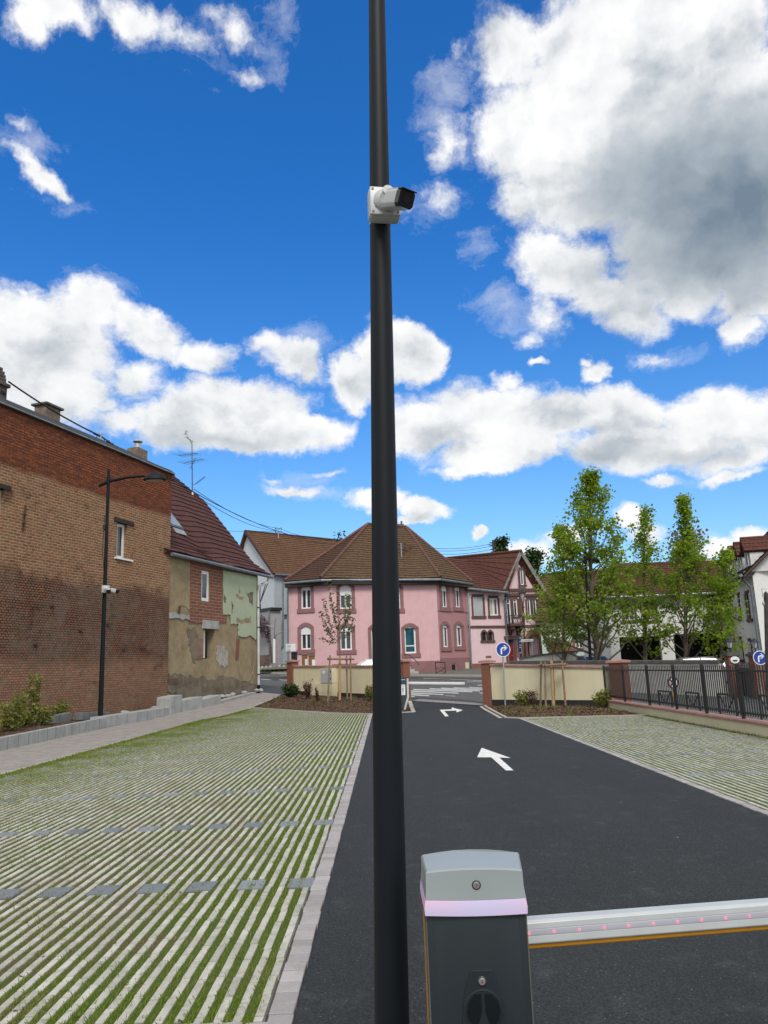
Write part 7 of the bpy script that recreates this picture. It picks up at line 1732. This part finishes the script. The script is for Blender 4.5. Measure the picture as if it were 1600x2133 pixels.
def cover(x, y):
    a = mn.fractal(V3((x*1.3, y*1.0, 1.7)), .8, 2.0, 4)*.55+.36
    a += max(0, min(1, (x+1.9)/.9))*.35 if x < 0 else 0
    a += max(0, min(1, (-4.4-x)/2.2))*.25+max(0, min(1, (y-9)/12))*.16
    return a
def reg_left(r_):
    y = 3.95+(r_.random()**1.9)*24.5; x = -.84-r_.random()*6.05
    k = round((-.815-x)/.0945-.5); x = -.815-(k+.5)*.0945+r_.gauss(0, .014)+skew(y); return x, y, terr(y)
acc = lambda x, y, r_: x > -6.9 and y < lotend(x) and r_.random() < cover(x, y)
blades('joint_grass', 125000, reg_left, .026, 71, .0012, acc)
blades('joint_grass', 9000, lambda r_: ((lambda y: (-6.86+abs(r_.gauss(0, .10))+(max(0, y-28.3)*.18), y, terr(y)))(8+r_.random()*25)), .05, 72, .003)
def reg_right(r_):
    y = 4+r_.random()*19; x = 3.9+r_.random()*3.3; k = round((7.22-x)/.0945-.5); return 7.22-(k+.5)*.0945+r_.uniform(-.018, .018), y, 0
blades('joint_grass', 22000, reg_right, .022, 73, .0016, lambda x, y, r_: y < 23 and r_.random() < cover(x-9, y)+.1)
blades('joint_grass', 2200, lambda r_: (7.22-abs(r_.gauss(0, .035)), 8+r_.random()*14.5, 0), .05, 74, .0022)
blades('joint_grass', 30000, lambda r_: ((lambda y, x: (x, y, terr(y)))(9+r_.random()*24, -6.85+abs(r_.gauss(0, 1.0)))), .035, 77, .0022, lambda x, y, r_: x > -6.88 and y < lotend(x)-.1 and r_.random() < .25+mn.fractal(V3((x*1.1, y*.8, 5)), .8, 2.0, 4))
lit = MB(); lit.closed = False; rnd = random.Random(91)
for k in range(900):
    x = rnd.uniform(-6.8, -.9) if k < 760 else rnd.uniform(-.6, 3.6); y = 4+20*rnd.random()**2; z = terr(y)+.012; a_ = rnd.uniform(0, 6.28); d = V3((math.cos(a_), math.sin(a_), rnd.uniform(-.3, .3))); s_ = V3((-d.y, d.x, rnd.uniform(-.3, .3))); L_ = rnd.uniform(.004, .018) if k < 760 else rnd.uniform(.002, .006)
    p = V3((x, y, z)); lit.quad(p-d*L_, p+s_*L_*.5, p+d*L_, p-s_*L_*.5)
tag(lit.build('leaf_litter', mat_island('leaf_litter', (.16, .10, .06), (.05, .032, .02))), 'tiny dead leaves and grit scattered over paving and asphalt', 'litter', kind='stuff')
# tufts on the mulch
rnd = random.Random(75); V, F = [], []
for bed, bh in ((BEDL, .16), (BEDR, .10)):
    xs = [p[0] for p in bed]; ys = [p[1] for p in bed]
    for k in range(90):
        x, y = rnd.uniform(min(xs), max(xs)), rnd.uniform(min(ys), max(ys))
        if not inside((x, y), bed): continue
        for j in range(14):
            p = V3((x+rnd.gauss(0, .07), y+rnd.gauss(0, .07), moundz(x, y, bed, bh)-.01)); h_ = rnd.uniform(.04, .16); a = rnd.uniform(0, 6.28); d = V3((math.cos(a), math.sin(a), 0)); s_ = V3((-d.y, d.x, 0))*.006; o = len(V)
            V += [p-s_, p+s_, p+d*h_*.5+V3((0, 0, h_))]; F += [(o, o+1, o+2)]
me = bpy.data.meshes.new('weed_tufts'); me.from_pydata([tuple(v) for v in V], [], F); me.materials.append(GRASSM); o = bpy.data.objects.new('weed_tufts', me); COL.objects.link(o)
tag(o, 'thin dry grass tufts scattered over the mulch beds', 'grass', kind='stuff')
# bark chips on the mulch for relief
rnd = random.Random(76); mb = MB(); mb.closed = False
for bed, bh, n_ in ((BEDL, .16, 5200), (BEDR, .10, 3600)):
    xs = [p[0] for p in bed]; ys = [p[1] for p in bed]
    for k in range(n_):
        x, y = rnd.uniform(min(xs), max(xs)), rnd.uniform(min(ys), max(ys))
        if not inside((x, y), bed): continue
        a = rnd.uniform(0, 6.28); d = V3((math.cos(a), math.sin(a), rnd.uniform(-.5, .5))).normalized(); s_ = V3((-d.y, d.x, rnd.uniform(-.6, .6))).normalized(); L_ = rnd.uniform(.02, .06); w_ = rnd.uniform(.008, .02)
        p = V3((x, y, moundz(x, y, bed, bh)+.012)); mb.quad(p-d*L_-s_*w_, p+d*L_-s_*w_, p+d*L_+s_*w_, p-d*L_+s_*w_)
tag(mb.build('bark_chips', mat_island('bark_chips', (.19, .115, .07), (.055, .03, .02), stain=.5)), 'brown bark chips covering the two planted beds', 'mulch', kind='stuff')

# ================================================================== AERIALS AND OVERHEAD LINES
CAB = M('black_cable', (.012, .012, .013), .7)
def cable(a, b, sag, r_, lab): mb = MB(); mb.tube(sagline(a, b, sag, 18), r_, 5); tag(mb.build('power_cable', CAB, smooth=True, loc=a), lab, 'cable', 'overhead power cables')
# wall anchor on the brick building roof
qa = FB.P(*FB.px(210, 921, -2.4), -2.4); ra_ = thing('roof_mast', qa, 'stubby cable mast with insulators on the grey sheet roof of the brick building', 'mast')
qt = FB.P(*FB.px(210, 904, -2.4), -2.4); mb = MB(); mb.tube([qa-V3((0, 0, .4)), qt], .055, 8); mb.lathe(qt, [(.07, -.02), (.07, .05), (.02, .09)], 8); mb.build('pole', GALV, ra_, smooth=True)
mb = MB()
for s_ in (-1, 1): mb.tube([qt+FD*.28*s_*math.sin(a/5*math.pi)*1.0+V3((0, 0, -.05-.34*a/5)) for a in range(6)], .018, 5)
mb.beam(qt+V3((0, 0, -.12)), qt-FD*.5+V3((0, 0, -.12)), .04, .06); mb.build('bracket', BLACKM, ra_)
chp = FB.P(*FB.px(18, 795, -2.0), -2.0)
cable(chp, qt+V3((0, 0, -.1)), .12, .035, 'thick cable from the dark hooded chimney to the stubby roof mast')
ck = FB.P(*FB.px(352, 995, .1), .1)
cable(qt+V3((0, 0, -.1)), ck, .10, .035, 'thick cable from the stubby roof mast to the right end of the brick roof edge')
mb = MB(); cc2 = sagline(qt+V3((0, 0, -.1)), ck, .10, 18)
for k in (2, 3, 4): mb.lathe(cc2[k], [(.05, -.08), (.07, 0), (.05, .08)], 7, (cc2[k+1]-cc2[k]))
mb.build('cable_clamp', BLACKM, ra_)
e1 = VY(700, 1125, 70); cable(ck, e1, .9, .022, 'long cable from the brick building crossing in front of the far gable house')
c3, _, _ = onroof(404, 1022); e2, e3 = VY(580, 1106, 78), VY(580, 1100, 78)
cable(c3+V3((0, 0, .1)), e3, .5, .02, 'upper thin cable from the plum roof to the mast of the far gable house')
cable(c3+V3((.1, 0, -.3)), e2, .5, .02, 'lower thin cable from the plum roof to the mast of the far gable house')
cable(VY(474, 1106, 74), e2, .05, .02, 'short level cable just left of the far gable house mast')
r_, t_ = mast(580, 1121, 1099, 79.5, 'small mast on the ridge of the far orange-brown roof')
cable(e3, VY(698, 1125, 72), .3, .02, 'cable from the far ridge mast toward the twigs over the pink corner house'); cable(e2, VY(700, 1133, 72), .35, .02, 'lower cable from the far ridge mast ending behind the pink corner house roof')
pm = V3(mt1); pl_t = VY(1027, 1128, 75)
for k, dz in enumerate((-.12, -.3, -.55)): cable(pm+V3((0, 0, dz)), pl_t+V3((0, 0, dz*1.3)), .45, .02, ('top', 'middle', 'bottom')[k]+' one of the three cables right of the pink corner house mast')
pp = thing('utility_pole', (pl_t.x, 75, terr(75)), 'distant dark pole with crossarms beside the pointed far tree', 'pole'); mb = MB(); mb.tube([V3((pl_t.x, 75, terr(75))), pl_t+V3((0, 0, .15))], [.14, .10], 8); mb.build('pole', MATS['tarred_wood'], pp)
mb = MB()
for dz in (-.1, -.45, -.8): mb.beam(pl_t+V3((-.35, 0, dz)), pl_t+V3((.3, 0, dz)), .07, .07)
mb.build('crossarm', BLACKM, pp)
# television aerial on the plum roof
c4, sl_, nn_ = onroof(401, 1032); ae = thing('tv_aerial', c4, 'tall thin television aerial on the plum roof', 'aerial'); yy = c4.y
q = lambda x, y: VY(x, y, yy)
mb = MB(); mb.tube([c4-V3((0, 0, .2)), q(400, 925), q(400, 918)], [.04, .025, .02], 8); mb.tube([q(400, 925), q(394, 915), q(389, 906)], .018, 6); mb.build('mast', M('dark_galv', (.09, .095, .10), .5), ae, smooth=True)
mb = MB()
def yagi(x0, y0, x1, y1, n_, h_):
    a, b = q(x0, y0), q(x1, y1); b.y -= .8; mb.tube([a, b], .016, 5)
    for k in range(n_):
        c = lerp(a, b, k/(n_-1)); d = (b-a).normalized(); s_ = V3((-d.y, d.x, 0)).normalized()*h_*(1-.3*k/n_); mb.tube([c-s_, c+s_], .009, 4)
yagi(372, 949, 418, 952, 8, .45); yagi(382, 965, 430, 964, 7, .5); yagi(397, 975, 414, 962, 3, .15); yagi(386, 905, 396, 905.5, 4, .12); yagi(388, 911, 407, 927, 3, .12)
mb.build('antenna_array', M('dark_galv', (.09, .095, .10), .5), ae)
mb = MB(); a_ = q(405, 1008); yag = (405, 1012, 434, 1001); a, b = q(405, 1010), q(434, 1001); b.y -= .9; mb.tube([c4+V3((0, 0, .75)), a, b], .016, 5)
for k in range(9): c = lerp(a, b, .2+.8*k/8); mb.tube([c-V3((.05, .10, 0)), c+V3((.05, .10, 0))], .010, 4)
mb.build('side_antenna', M('dark_galv', (.09, .095, .10), .5), ae)
mb = MB(); mb.lathe(c4-V3((0, 0, .12)), [(.12, 0), (.06, .12), (.05, .3)], 8); mb.build('base_collar', WHITEP, ae)
